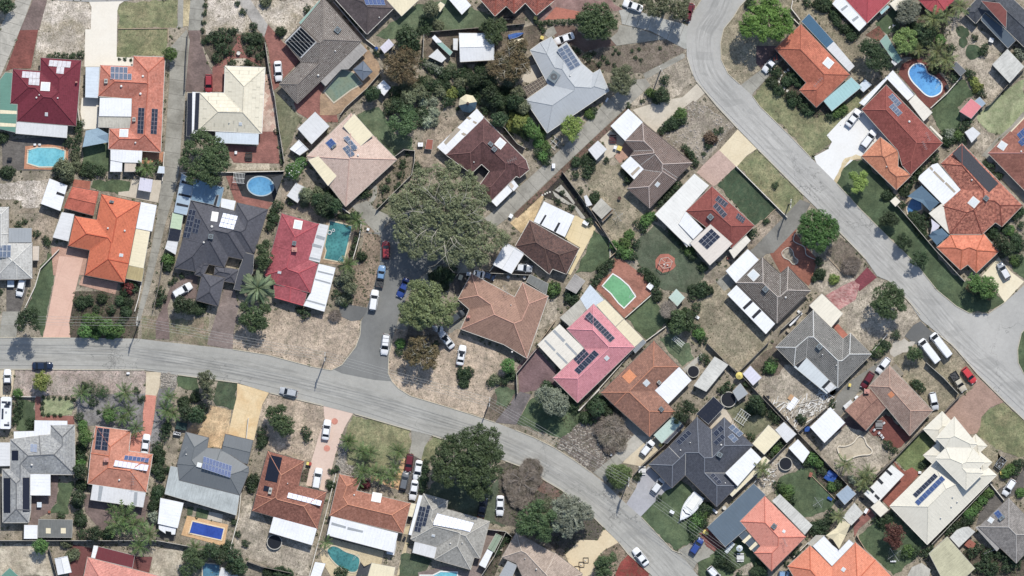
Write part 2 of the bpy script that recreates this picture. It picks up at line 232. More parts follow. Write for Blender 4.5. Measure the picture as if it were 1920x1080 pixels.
TX2 = dict(crimson=dict(weather=.06, row=.45, rc=.82), cream=dict(weather=.05, row=.9, rc=.93), coralred=dict(weather=.06), speckbrown=dict(speck=.5), burl=dict(speck=.42, spc='c9b8ae'), cocoa=dict(speck=.45), greyspeck=dict(speck=.42, weather=.25), redmottle=dict(blot=.85, blc='6f3a32', speck=.25, spc='e0b0a0'), terramottle=dict(blot=.9, blc='6e3228', speck=.3, spc='efa98c'), orangemottle=dict(blot=.3, blc='9a5a3c', weather=.14), darkbrown=dict(blot=.4, blc='7e5648'), fawn=dict(speck=.25, spc='d8a893', weather=.14), ash=dict(speck=.3, spc='d5d5d0', weather=.2), palegrey=dict(speck=.3, spc='e6e4de', weather=.14), rust=dict(blot=.45, blc='6d3a2c', weather=.2), rust2=dict(blot=.25, blc='8a4c36', weather=.16), copper=dict(blot=.4, blc='7a5140', weather=.14), salmon=dict(blot=.3, blc='b0614f', speck=.25, spc='f3c2b0'), maroon=dict(weather=.28, blot=.25, blc='8a5a54'), chestnut=dict(blot=.25, blc='8a5a44', speck=.2, spc='d9bfb0'), pebble=dict(speck=.2, spc='cfcbc0'), sienna=dict(weather=.1), brickred=dict(weather=.14), orangerust=dict(blot=.3, blc='9a4f38'), tangerine=dict(weather=.08, speck=.15, spc='f0a080'), charcoal=dict(weather=.1), bluechar=dict(weather=.1), coral=dict(weather=.06), apricot=dict(weather=.07), pink=dict(weather=.07), blush=dict(weather=.07), rosewood=dict(weather=.2, blot=.3, blc='7c453f'))
MR = dict(white='e6e8ea', slate='73797d', silver='b4babf', ivory='e4decb', sage='8fa288')
def RM(kind, key):
 k = kind + '_' + key
 if k not in MATS:
  MATS[k] = metal_mat(k, MR[key], .76, .06, .5, .07) if kind == 'metal' else tile_mat(k, *TR[key], **TX2.get(key, {}))
 return MATS[k]
def PM(name, c, rough=.6, metal=0.0, var=.08, k=None):
 if name not in MATS: MATS[name] = plain(name, c, rough, metal, var, 3.0, k)
 return MATS[name]
GP = []; LAYN = {}
def organic(p, amp=.36, step=.7):
 out = []; n = len(p); sd_ = random.random() * 50
 for i in range(n):
  a, b = Vector(p[i]), Vector(p[(i + 1) % n]); L = (b - a).length; k = max(1, int(L / step)); d = (b - a).normalized() if L > 0 else Vector((1, 0)); nn = Vector((-d.y, d.x))
  for j in range(k):
   q = a + (b - a) * (j / k); f = noise.noise(Vector((q.x * .5, q.y * .5, sd_))) * 1.6 + noise.noise(Vector((q.x * 1.7, q.y * 1.7, sd_))) * .8
   out.append(tuple(q + nn * (f * amp)))
 return out
def clip_half(p, nx, ny, c):   # keep nx*x+ny*y<=c
 out = []
 for i in range(len(p)):
  a, b = p[i], p[(i + 1) % len(p)]; da, db = nx * a[0] + ny * a[1] - c, nx * b[0] + ny * b[1] - c
  if da <= 0: out.append(a)
  if (da < 0 < db) or (db < 0 < da): t = da / (da - db); out.append((a[0] + (b[0] - a[0]) * t, a[1] + (b[1] - a[1]) * t))
 return out
def layz(layer):
 i = LAYN.get(layer, 0); LAYN[layer] = i + 1; return .01 + layer * .03 + (i % 48) * .0006
def g(name, mat, s, layer=1, org=0, seam=0, **k):
 p = ccw(pts(s)); z = layz(layer)
 if org: p = organic(p)
 GP.append((z, p, name, mat)); m = MB(); m.prism(p, z - .3, z, cap=False); o = m.build(name, M(mat)); tag(o, kind='structure')
 if seam:
  c = cen(p); sxx = sum((q[0] - c[0]) ** 2 for q in p); syy = sum((q[1] - c[1]) ** 2 for q in p); sxy = sum((q[0] - c[0]) * (q[1] - c[1]) for q in p)
  a = .5 * math.atan2(2 * sxy, sxx - syy); ux, uy = math.cos(a), math.sin(a); pr = [q[0] * ux + q[1] * uy for q in p]; lo, hi = min(pr), max(pr); st = 2.6 if hi - lo < 30 else 3.4; t = lo
  while t < hi:
   q = clip_half(clip_half(p, -ux, -uy, -(t + .035)), ux, uy, t + st - .035); t += st
   if len(q) < 3 or abs(area(q)) < .6: continue
   e = MB(); e.prism(ccw(q), z - .05, z + .012 + random.random() * .004, cap=False); e.build('concrete_slab', M(mat), o)
  o.data.materials[0] = PM('joint_grit', '6a665e', .9)
 return o
def gz(x, y):
 z = .0
 for q in GP:
  if q[0] > z and inside(x, y, q[1]): z = q[0] + .012
 return z
def disc(name, mat, x, y, r):
 if r < 5: return
 px, py = P(x, y); cx, cy = W(px, py); rr = r / TS / S; z = layz(4); p = [(cx + rr * math.cos(t * .35), cy + rr * math.sin(t * .35)) for t in range(18)]
 if 'grass' in name: p = organic(p, .3, .5)
 m = MB(); m.prism(p, z - .1, z, cap=False); tag(m.build(name, M(mat)), kind='structure')
def lane(mat, s, wpx):
 p = [Vector(W(*map(float, t.split(',')))) for t in s.split()]; q = []
 for i in range(len(p) - 1):
  a, b, c, d = p[max(i - 1, 0)], p[i], p[i + 1], p[min(i + 2, len(p) - 1)]
  for k in range(6): t = k / 6; q.append(.5 * ((2 * b) + (c - a) * t + (2 * a - 5 * b + 4 * c - d) * t * t + (3 * b - a - 3 * c + d) * t ** 3))
 q.append(p[-1]); m = MB(); L = 0; h = wpx / S / 2; prev = None
 for i in range(len(q)):
  d = (q[min(i + 1, len(q) - 1)] - q[max(i - 1, 0)]).normalized(); nn = Vector((-d.y, d.x)) * h; L += (q[i] - q[i - 1]).length if i else 0; cur = (q[i] - nn, q[i] + nn, L)
  if prev: m.face([(*prev[0], .205), (*cur[0], .205), (*cur[1], .205), (*prev[1], .205)], 0, [(0, prev[2]), (0, L), (1, L), (1, prev[2])])
  prev = cur
 tag(m.build('road_surface', M(mat)), kind='structure')
def kerb(s, w=.17, h=.09):
 p = [Vector(q) for q in pts(s)]; q = []
 for a, b in zip(p, p[1:]):
  L = (b - a).length; k = max(1, int(L / 1.8)); q += [a + (b - a) * (j / k) for j in range(k)]
 q.append(p[-1]); m = MB(); nn = []
 for i in range(len(q)):
  d = (q[min(i + 1, len(q) - 1)] - q[max(i - 1, 0)]).normalized(); nn.append(Vector((-d.y, d.x)))
 for i in range(len(q) - 1):
  m.prism([tuple(q[i] - nn[i] * w / 2), tuple(q[i + 1] - nn[i + 1] * w / 2), tuple(q[i + 1] + nn[i + 1] * w / 2), tuple(q[i] + nn[i] * w / 2)], 0, .165 + h)
 tag(m.build('kerb', M('m_kerb') if 'm_kerb' in MATS else PM('kerb_concrete', 'c2b9a2', .9, 0, .2)), kind='structure')
class V_: pass
def skeleton(poly, w):
 n = len(poly); poly = [Vector(p) for p in poly]; E = []
 for i in range(n):
  a, b = poly[i], poly[(i + 1) % n]; d = (b - a).normalized(); nn = Vector((-d.y, d.x)); E.append((d, nn, nn.dot(a), w[i]))
 nodes = [(p, 0.0) for p in poly]; arcs = []
 def mk(a, b, pos, t, node):
  v = V_(); v.a, v.b, v.node = a, b, node; na, nb = E[a][1], E[b][1]; det = na.x * nb.y - na.y * nb.x
  if abs(det) < 1e-5: v.v = na * E[a][3]; v.p0 = pos - v.v * t
  else:
   v.v = Vector(((E[a][3] * nb.y - E[b][3] * na.y) / det, (na.x * E[b][3] - nb.x * E[a][3]) / det)); v.p0 = pos - v.v * t
  v.ref = E[a][0].cross(E[b][0]) < -1e-6; return v
 ring = [mk((i - 1) % n, i, poly[i], 0, i) for i in range(n)]
 for i in range(n): ring[i].nx = ring[(i + 1) % n]; ring[i].pv = ring[i - 1]
 rings = [ring]; now = 0.0; guard = 0
 act = set(ring)
 while act and guard < 300:
  guard += 1; best = None
  for u in act:
   x = u.nx; d = E[u.b][0]; L0 = (x.p0 - u.p0).dot(d); Lv = (x.v - u.v).dot(d)
   if Lv < -1e-7:
    t = -L0 / Lv
    if t >= now - 1e-4 and (best is None or t < best[0]): best = (t, 'e', u)
   if u.ref:
    for y in act:
     if y is u or y is u.pv or y.b in (u.a, u.b): continue
     k = u.nx; ok = False
     while k is not u:
      if k is y: ok = True; break
      k = k.nx
     if not ok: continue
     dd, nn, c, we = E[y.b]; den = nn.dot(u.v) - we
     if abs(den) < 1e-9: continue
     t = (c - nn.dot(u.p0)) / den
     if t < now + 1e-6 or (best and t >= best[0]): continue
     q = u.p0 + u.v * t; a = (q - (y.p0 + y.v * t)).dot(dd); b = ((y.nx.p0 + y.nx.v * t) - q).dot(dd)
     if a >= -1e-4 and b >= -1e-4: best = (t, 's', u, y)
  if best is None: break
  t = max(best[0], now); now = t; u = best[2]
  if best[1] == 'e':
   x = u.nx; q = ((u.p0 + u.v * t) + (x.p0 + x.v * t)) / 2; nodes.append((q, t)); N = len(nodes) - 1
   arcs.append((u.node, N, u.a, u.b, u.ref)); arcs.append((x.node, N, x.a, x.b, x.ref)); act.discard(u); act.discard(x)
   if x.nx is u: continue
   v = mk(u.a, x.b, q, t, N); v.pv = u.pv; v.nx = x.nx; v.pv.nx = v; v.nx.pv = v; act.add(v)
   if v.nx.nx is v:
    z = v.nx; arcs.append((v.node, z.node, v.a, v.b, z.ref)); act.discard(v); act.discard(z)
  else:
   y = best[3]; q = u.p0 + u.v * t; nodes.append((q, t)); N = len(nodes) - 1; arcs.append((u.node, N, u.a, u.b, True)); act.discard(u); yn = y.nx
   v1 = mk(u.a, y.b, q, t, N); v2 = mk(y.b, u.b, q, t, N)
   v1.pv = u.pv; v1.nx = yn; u.pv.nx = v1; yn.pv = v1; v2.pv = y; v2.nx = u.nx; y.nx = v2; u.nx.pv = v2
   for v in (v1, v2):
    if v.nx.nx is v and v.nx is not v:
     z = v.nx; arcs.append((v.node, z.node, v.a, v.b, z.ref)); act.discard(z)
    else: act.add(v)
 rep = list(range(len(nodes)))
 for i in range(len(nodes)):
  for j in range(i):
   if rep[j] == j and (nodes[i][0] - nodes[j][0]).length < .06 and (abs(nodes[i][1] - nodes[j][1]) < .06): rep[i] = j; break
 A2 = [(rep[a], rep[b], f, g_, r) for a, b, f, g_, r in arcs if rep[a] != rep[b]]
 faces = []
 for i in range(n):
  adj = {}; s0, s1 = rep[i], rep[(i + 1) % n]
  for a, b, f, g_, r in A2:
   if i in (f, g_): adj.setdefault(a, set()).add(b); adj.setdefault(b, set()).add(a)
  path = [s0, s1]; prev, cur = s0, s1; ok = True
  while True:
   nxt = [k for k in adj.get(cur, ()) if k != prev and (k not in path or k == s0)]
   if not nxt: ok = False; break
   if len(nxt) > 1: nxt = [k for k in nxt if k != s0] or nxt
   prev, cur = cur, nxt[0]
   if cur == s0: break
   path.append(cur)
   if len(path) > 30: ok = False; break
  if not ok: return None
  faces.append(path)
 return nodes, faces, A2
HS = {}; CUR = None; FAILS = []
class House: pass
NAMEFIX = {'lean-to': 'lean_to'}
def H(key, label, cat='house'):
 global CUR
 h = House(); h.key = key; h.cat = cat; h.label = label; h.surf = []; h.root = None; h.c = None; HS[key] = h; CUR = h; return h
def use(key):
 global CUR
 CUR = HS[key]
def root(p):
 if CUR.root is None:
  c = cen(p); CUR.c = c; CUR.root = thing(CUR.cat.replace('-', '_').replace(' ', '_'), CUR.label, CUR.cat, (c[0], c[1], 0))
 return CUR.root
def loc(p): r = CUR.root.location; return [(x - r.x, y - r.y) for x, y in p]
def L3(p): r = CUR.root.location; return (p[0] - r.x, p[1] - r.y, p[2])
WALLC = ['b98d74', 'd8cdb8', 'a5735c', 'c9bda6', 'e0d9cc']
def walls(p, z1, ins=.5):
 q = offs(p, -ins)
 if area(q) < 3: q = offs(p, -.08)
 hsh = sum(map(ord, CUR.key)); wc = WALLC[hsh % 5]; m = MB(); m.prism(loc(q), 0, z1 - .05); m.build('wall', PM('wall_' + wc, wc, .85, 0, .15), CUR.root)
 if CUR.cat == 'house':
  n = len(q)
  for i in range(n):
   a, b = Vector(q[i]), Vector(q[(i + 1) % n]); L = (b - a).length
   if L > 4.2:
    d = (b - a).normalized(); mid = (a + b) / 2 + Vector((d.y, -d.x)) * .03
    o = link('window', WINM[0], CUR.root, L3((mid.x, mid.y, 1.45)), math.atan2(d.y, d.x)); link('pane', WINM[1], o)
    if i == 0 or (i == 2 and n > 5):
     mm = (a + b) / 2 + d * (L * .3) + Vector((d.y, -d.x)) * .03; o = link('door', WINM[2], CUR.root, L3((mm.x, mm.y, 1.05)), math.atan2(d.y, d.x)); link('handle', WINM[3], o)
def mkwin():
 a = MB()
 for x in (-.85, .85, 0): a.box((x, 0, 0), (.08, .1, 1.3))
 for z in (-.61, .61): a.box((0, 0, z), (1.6, .09, .08))
 b = MB(); b.box((0, .02, 0), (1.6, .02, 1.2)); c = MB(); c.box((0, 0, 0), (.95, .07, 2.05)); d = MB(); d.box((.36, -.06, 0), (.12, .05, .04))
 return a.mesh('window', PM('white_frame', 'e6e4de', .5)), b.mesh('pane', PM('window_glass', '2b333b', .1)), c.mesh('door', PM('timber_door', '6b4a36', .5)), d.mesh('handle', PM('steel', 'a8abad', .3, .9))
WINM = mkwin()
CAPC = dict(orange2='c8674a', tangerine='c9532c', charcoal='4b4c55', red='c24d57', palegrey='d9d7d0', ash='77787a', orange3='d2744e', rust='c98565', rust2='d68963', speckbrown='8a8078', burl='c2b0a6', maroon='7d5653', fawn='d09a84', pebble='c2beb4', almond='cdbba9', pink='ea94a0', copper='c9825f', bluechar='7c828e', sienna='9c5046', cocoa='c0b4aa', greyspeck='d3d3cf', coral='d8745c', apricot='d1683f', brickred='a8584c', orangemottle='a5654a', terramottle='8d4838', apricot2='c4673f', rosewood='c98a80', chestnut='c29a86', ridgegrey='b5b0aa', darkbrown='6b5148', blush='cfa898')
def roof(kind, key, s, pitch=20, gab='', wh=2.5):
 if key in TR: kind = 'tile'
 p = pts(s, wh + .6)
 rev = area(p) < 0; n = len(p); gi = [int(x) for x in gab.split(',')] if gab else []
 if rev: p = p[::-1]; gi = [(n - 2 - i) % n for i in gi]
 root(p); ww = [0.0 if i in gi else 1.0 for i in range(n)]; sk = None
 for tr in range(6):
  q = [(x + random.uniform(-.004, .004) * (1 + tr), y + random.uniform(-.004, .004) * (1 + tr)) for x, y in p]; sk = skeleton(q, ww)
  if sk:
   ar = sum(abs(area([tuple(sk[0][k][0]) for k in f])) for f in sk[1])
   if abs(ar - area(q)) < .03 * area(q): break
   sk = None
 pitch *= .86; tp = math.tan(R(pitch)); m = MB(); mt = RM(kind, key)
 if sk is None:
  FAILS.append((CUR.key, s)); c = cen(p); zz = wh + 1.2
  for i in range(n): m.face([(*p[i], wh), (*p[(i + 1) % n], wh), (*c, zz)], 0, [(0, 0), (3, 0), (1.5, 3)])
  CUR.surf.append((p, lambda x, y: wh + .5, Vector((0, 0, 1)))); arcs = []
 else:
  nodes, faces, arcs = sk
  for i, f in enumerate(faces):
   a = Vector(q[i]); d = (Vector(q[(i + 1) % n]) - a).normalized(); nn = Vector((-d.y, d.x)); P3 = [(nodes[k][0].x, nodes[k][0].y, wh + nodes[k][1] * tp) for k in f]
   if i in gi: m.face(P3, 1); continue
   m.face(P3, 0, [((nodes[k][0] - a).dot(d), nodes[k][1] / math.cos(R(pitch))) for k in f])
   c0 = nn.dot(a); CUR.surf.append(([(v[0], v[1]) for v in P3], (lambda x, y, nn=nn, c0=c0: wh + (nn.x * x + nn.y * y - c0) * tp), Vector((-nn.x * tp, -nn.y * tp, 1)).normalized()))
 r = CUR.root.location; m.v = [(x - r.x, y - r.y, z) for x, y, z in m.v]
 b = len(m.v); m.v += [(*t, wh - .1) for t in loc(q if sk else p)]; m.f.append(tuple(b + n - 1 - i for i in range(n))); m.m.append(1)
 o = m.build('roof', [mt, PM('fascia', 'cfc8ba', .6)], CUR.root)
 gm = MB(); ring = offs(p, .1); wcol = {'cream': 'f2efe6', 'ivory': 'efe9d8'}.get(key, ['d9d4c8', '6d6660', 'b9b2a4', '8d857c'][sum(map(ord, CUR.key)) % 4])
 for i in range(n):
  j = (i + 1) % n; gm.prism([loc([p[i]])[0], loc([p[j]])[0], loc([ring[j]])[0], loc([ring[i]])[0]][::-1], wh - .14, wh + .015)
 gm.build('gutter', PM('gutter_' + wcol, wcol, .5), CUR.root)
 if arcs:
  cm = MB(); vms = []
  for a, b2, f, g_, ref in arcs:
   A_, B_ = nodes[a], nodes[b2]; pa = Vector((A_[0].x, A_[0].y, wh + A_[1] * tp + .035)); pb = Vector((B_[0].x, B_[0].y, wh + B_[1] * tp + .035)); L = (pb - pa).length
   if L < .4: continue
   isv = ref and max(A_[1], B_[1]) > 0 and min(A_[1], B_[1]) < .05; tgt = MB() if isv else cm; wdt = .1 if isv else .12
   if isv: vms.append(tgt)
   tgt.tube([L3(pa), L3(pb)], wdt if kind == 'tile' else wdt * .7, 4 if kind == 'metal' else 5)
  cc = CAPC.get(key) or (TR[key][1] if kind == 'tile' else MR[key]); nm = 'ridge_capping'
  if cm.f: cm.build(nm, PM('cap_' + cc, cc, .7, 0, .2), CUR.root)
  for vm in vms: vm.v = [(x, y, z - .07) for x, y, z in vm.v]; vm.build('valley_gutter', PM('valley_' + key, 'a9a6a0' if kind == 'tile' and key in ('burl', 'cocoa', 'greyspeck', 'bluechar') else (TR[key][1] if kind == 'tile' else MR[key]), .6, 0, .2), CUR.root)
 walls(ccw(p), wh)
 return o
LIVE = ('house', 'garage', 'shed', 'outbuilding', 'cubby house')
def slab(nm, mat, p, fz, th, par):
 m = MB(); p = ccw(p); e = (Vector(p[1]) - Vector(p[0])).normalized(); best = max(range(len(p)), key=lambda i: (Vector(p[(i + 1) % len(p)]) - Vector(p[i])).length); e = (Vector(p[(best + 1) % len(p)]) - Vector(p[best])).normalized(); nn = Vector((-e.y, e.x)); lp = loc(p); n = len(p)
 T3 = [(lp[i][0], lp[i][1], fz(*p[i])) for i in range(n)]; m.face(T3, 0, [(Vector(q).dot(e), Vector(q).dot(nn)) for q in p])
 for i in range(n):
  j = (i + 1) % n; m.face([(*T3[i][:2], T3[i][2] - th), (*T3[j][:2], T3[j][2] - th), T3[j], T3[i]], 0, [(0, 0), (1, 0), (1, .1), (0, .1)])
 m.face([(x, y, z - th) for x, y, z in T3[::-1]], 0, [(0, 0)] * n); return m.build(nm, M(mat), par)
def flat(nm, mat, s, z=2.4, strips='', sc='m_cream', hip=0):
 if hip: 
  MR[mat] = FLAT[mat[2:]]; return roof('metal', mat, s, 14, '', z - .3)
 p = ccw(pts(s, z)); root(p); best = max(range(len(p)), key=lambda i: (Vector(p[(i + 1) % len(p)]) - Vector(p[i])).length); a, b = Vector(p[best]), Vector(p[(best + 1) % len(p)]); d = (b - a).normalized(); nn = Vector((-d.y, d.x))
 dist = lambda x, y: (Vector((x, y)) - a).dot(nn); sl = .035; mx = max(dist(*q) for q in p); sgn = 1 if nn.y > 0 else -1
 fz = lambda x, y: z + (dist(x, y) - mx / 2) * sl * sgn
 o = slab(nm, mat, p, fz, .07, CUR.root); CUR.surf.append((p, fz, Vector((-nn.x * sl * sgn, -nn.y * sl * sgn, 1)).normalized()))
 for k, st in enumerate(strips.split(';') if strips else []):
  q = ccw(pts(st, z)); slab('skylight_strip', sc, q, lambda x, y: fz(x, y) + .02, .015, CUR.root)
 if nm == 'roof' and CUR.cat not in ('carport', 'canopy', 'pergola', 'pavilion', 'awning', 'umbrella'):
  q = offs(p, -.12)
  if area(q) > 1: m = MB(); m.prism([(x - CUR.root.location.x, y - CUR.root.location.y) for x, y in q], 0, z - .35); m.build('wall', PM('shed_wall', 'b9b7ae', .7, 0, .15), CUR.root)
  e = max(range(len(q)), key=lambda i: (Vector(q[(i + 1) % len(q)]) - Vector(q[i])).length); a1, b1 = Vector(q[e]), Vector(q[(e + 1) % len(q)]); mid = (a1 + b1) / 2; dd = (b1 - a1).normalized(); mm = mid + Vector((dd.y, -dd.x)) * .03
  if z > 2: link('door', WINM[2], CUR.root, L3((mm.x, mm.y, 1.0)), math.atan2(dd.y, dd.x))
 else:
  q = offs(p, -.2)
  for x, y in q[:8]:
   m = MB(); m.box((0, 0, (z - .2) / 2), (.1, .1, z - .2)); m.build('post', PM('post_paint', 'cfcac0', .6), CUR.root, L3((x, y, 0)))
 gm = MB(); ring = offs(p, .07); n = len(p)
 for i in range(n):
  j = (i + 1) % n; q4 = [p[i], p[j], ring[j], ring[i]]; gm.prism([(x - CUR.root.location.x, y - CUR.root.location.y) for x, y in q4], z - .2 - abs(mx * sl / 2), z - .04)
 gm.build('fascia_trim', PM('trim_grey', 'b5b3ad', .5), CUR.root)
 return o
def flat2(key, label, cat, mat, s, z, **k): H(key, label, cat); flat('roof', mat, s, z, **k)
def surf(x, y):
 best = (0.0, Vector((0, 0, 1)), (lambda a, b: 0.0))
 for p, fz, nn in CUR.surf:
  if inside(x, y, p):
   z = fz(x, y)
   if z > best[0]: best = (z, nn, fz)
 return best
def panel_mats(kind):
 k = 'panel_' + kind
 if k in MATS: return MATS[k]
 col = dict(dark='242c40', pale='566780', blue='36538a', glint='3d5f9d', pool='15181c', clear='8b97ad', silver='c6c4ca')[kind]  # silver kind: sun glint painted in as a pale base colour
 n = NT(k); uv = n.new('UVMap').outputs[0]; sx = n.new('SeparateXYZ'); n.lk(uv, sx.inputs[0]); A = C(col); p = n.pos(); c2 = n.val(A, n.ramp(n.noise(p, 1.5, 3), .3, .7, .85, 1.2))
 for kk in (0, 1): c2 = n.mix(n.ramp(n.math('PINGPONG', sx.outputs[kk], .5), 0, .05, .35, 0), c2, C('b9c3d2'))
 n.done(c2, .31 if kind == 'glint' else .16); n.b.inputs['Specular IOR Level'].default_value = .35
 MATS[k] = n.m; return n.m
def solar(s, nu, nv, kind='dark', skip=(), hs=None):
 a, b, c = s.split(); q = [P(*map(float, t.split(','))) for t in (a, b, c)]; z0 = 3.2; p0, pu, pv = [Vector(W(*t, z0)) for t in q]; U = (pu - p0) / nu; Vv = (pv - p0) / nv; cc = p0 + U * nu / 2 + Vv * nv / 2; z, nn, fz = surf(cc.x, cc.y)
 if z == 0: z, nn = 3.0, Vector((0, 0, 1))
 if kind == 'glint': nn = (sd + Vector((0, 0, 1))).normalized()
 pl = lambda d: -(nn.x * d.x + nn.y * d.y) / nn.z
 g_ = .93; hu, hv = U * g_ / 2, Vv * g_ / 2; cs = [(-1, -1), (1, -1), (1, 1), (-1, 1)]
 if U.cross(Vv) < 0: cs = cs[::-1]
 pt = lambda a_, b_, k, up: (lambda d: (d.x + nn.x * up, d.y + nn.y * up, pl(d) + nn.z * up))(hu * a_ * k + hv * b_ * k)
 m = MB(); lo = [pt(x, y, 1, .0) for x, y in cs]; hi = [pt(x, y, 1, .05) for x, y in cs]; inn = [pt(x, y, .92, .056) for x, y in cs]
 for i in range(4): j = (i + 1) % 4; m.face([lo[i], lo[j], hi[j], hi[i]], 0)
 m.face(hi, 0); m.face(lo[::-1], 0); nx_, ny_ = (2, 3) if kind != 'pool' else (1, 1); m.face(inn, 1, [(((x + 1) / 2) * nx_, ((y + 1) / 2) * ny_) for x, y in cs])
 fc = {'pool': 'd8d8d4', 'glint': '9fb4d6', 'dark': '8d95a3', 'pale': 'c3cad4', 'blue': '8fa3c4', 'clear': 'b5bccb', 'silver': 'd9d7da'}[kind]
 me = m.mesh('solar_panel', [PM('panel_frame_' + kind, fc, .4), panel_mats(kind)])
 extra = 0.0
 for i in range(nu):
  for j in range(nv):
   if (i, j) in skip: continue
   d = U * (i + .5) + Vv * (j + .5); w_ = p0 + d; zz = z + pl(w_ - cc); extra = max(extra, surf(w_.x, w_.y)[0] - zz)
 for i in range(nu):
  for j in range(nv):
   if (i, j) in skip: continue
   d = U * (i + .5) + Vv * (j + .5); w_ = p0 + d; link('solar_panel', me, CUR.root, L3((w_.x, w_.y, z + pl(w_ - cc) + .08 + max(0, min(extra, .8)))))
def fix(kind, x, y, w_=20, h_=None, ang=0):
 if w_ < 3: return
 h_ = w_ if h_ is None or h_ < 13 and kind in ('vent', 'skylight', 'chimney') and ang == 0 else h_
 if kind == 'skylight' and h_ < 8: ang, h_ = h_, w_
 px, py = P(x, y); wx, wy = W(px, py, 3.3); z, nn, fz = surf(wx, wy)
 if z == 0: z = 3.0
 a, b = w_ / TS / S, h_ / TS / S; rot = nn.to_track_quat('Z', 'Y'); r0 = -R(ang); m = MB(); sm = MB(); nm = kind; sm2 = None
 if kind == 'vent':
  r = max(.13, a * .42); m.cyl((0, 0, -.1), r * .7, .3, 10); m.cyl((0, 0, .2), r, .16, 12, 0, r * .8); m.cyl((0, 0, .36), r * .8, .08, 12, 0, r * .2); mt = PM('vent_metal', 'dfdcd6' if int(x) % 3 else '8a6a60', .5); nm = 'roof_vent'
 elif kind == 'aircon':
  m.box((0, 0, .3), (a, b, .75)); mt = PM('aircon_case' if a < .9 else 'aircon_large', 'b9b7ae' if a < .9 else '77848a', .5); nm = 'air_conditioner'; sm.ring((0, 0, .68), min(a, b) * .12, min(a, b) * .38, .03, 12); sm.box((0, -b / 2, .3), (a * .8, .03, .5)); sn, smt = 'fan_grille', PM('grille', '5b5f62', .5)
 elif kind == 'skylight':
  m.box((0, 0, .04), (a, b, .16)); mt = PM('skylight_frame', 'dededa', .4); sm.box((0, 0, .13), (a * .82, b * .82, .03)); sm.box((0, 0, .16), (.05, b * .8, .03)); sn, smt = 'pane', PM('skylight_pane', 'cfd6da', .15)
 elif kind == 'chimney':
  m.box((0, 0, .3), (a, b * .8, 1.3)); mt = PM('chimney_brick', '9a6a5c', .9, 0, .25); sm.box((0, 0, .98), (a * 1.12, b * .92, .08)); sm.cyl((0, 0, 1.0), min(a, b) * .22, .25, 8); sn, smt = 'chimney_pot', PM('pot_clay', 'c9897a', .8); rot = Matrix.Identity(3).to_quaternion()
 elif kind == 'mat':
  m.box((0, 0, .05), (a, b, .05)); mt = PM('mat_rubber', '1d2332', .5)
  k = max(3, int(a / .22))
  for i in range(k): sm.box(((i + .5) * a / k - a / 2, 0, .09), (a / k * .6, b * .97, .03))
  sn, smt = 'tube', PM('mat_tube', '232a3d', .4); nm = 'pool_heating_mat'
 else:
  m.box((0, 0, .03), (a, b, .05)); mt = PM('patch_tile', 'd9834f', .8, 0, .15); nm = 'replacement_tiles'
  for i in range(max(2, int(b / .33))): sm.box((0, (i + .5) * b / max(2, int(b / .33)) - b / 2, .065), (a * .98, b / max(2, int(b / .33)) * .8, .02))
  sn, smt = 'tile_row', PM('patch_tile2', 'e08b55', .8, 0, .15)
 if kind in ('skylight', 'mat', 'patch', 'patch'):
  q = Matrix.Rotation(r0, 4, 'Z'); rot = (rot.to_matrix().to_4x4() @ Matrix.Rotation(r0 - rot.to_euler().z * 0, 4, 'Z')).to_quaternion() if nn.z > .9999 else None
  if rot is None:
   X = Vector((math.cos(r0), math.sin(r0), 0)); X = (X - nn * X.dot(nn)).normalized(); Y = nn.cross(X); rot = Matrix((X, Y, nn)).transposed().to_quaternion()
 else: rot = Matrix.Rotation(r0, 3, 'Z').to_quaternion()
 o = m.build(nm, mt, CUR.root, L3((wx, wy, z))); o.rotation_mode = 'QUATERNION'; o.rotation_quaternion = rot
 if sm.f: sm.build(sn, smt, o)
def antenna(x, y, sz, k):
 px, py = P(x, y); wx, wy = W(px, py, 4); z = surf(wx, wy)[0] or 3; L = sz / TS / S; m = MB(); m.tube([(0, 0, 0), (0, 0, 1.6)], .03); a = (x % 7) * .4
 m.tube([(-L * math.cos(a), -L * math.sin(a), 1.5), (L * math.cos(a), L * math.sin(a), 1.5)], .03)
 for t in (-.8, -.4, 0, .4, .8): m.tube([(t * L * math.cos(a) - .4 * L * math.sin(a), t * L * math.sin(a) + .4 * L * math.cos(a), 1.5), (t * L * math.cos(a) + .4 * L * math.sin(a), t * L * math.sin(a) - .4 * L * math.cos(a), 1.5)], .022)
 m.build('tv_antenna', PM('antenna_metal', 'b9b9b6', .4, .5), CUR.root, L3((wx, wy, z)))
KEYS = ['birdbath', 'pot', 'bin', 'caravan', 'trailer', 'water tank', 'tank', 'trampoline', 'umbrella', 'tarpaulin', 'cold frame', 'playhouse', 'letterbox', 'mattress', 'umbrella', 'bench', 'table', 'chairs', 'barbecue', 'swing set', 'garden cage', 'clothes line', 'washing line', 'pergola', 'crate', 'pump box', 'stepping stones', 'kerb', 'debris', 'rubbish', 'lid', 'board', 'ring', 'frames', 'box', 'climbing frame', 'gazebo', 'rotunda']
def pick(label, default='garden_item'):
 l = label.lower(); best = None
 for k in KEYS:
  i = l.find(k)
  if i >= 0 and (best is None or i < best[0]): best = (i, k)
 k = best[1] if best else default.replace('_', ' ')
 if k == 'water tank': k = 'tank'
 return k.replace(' ', '_'), k
def atp(x, y, h=0): px, py = P(x, y); return W(px, py, h)
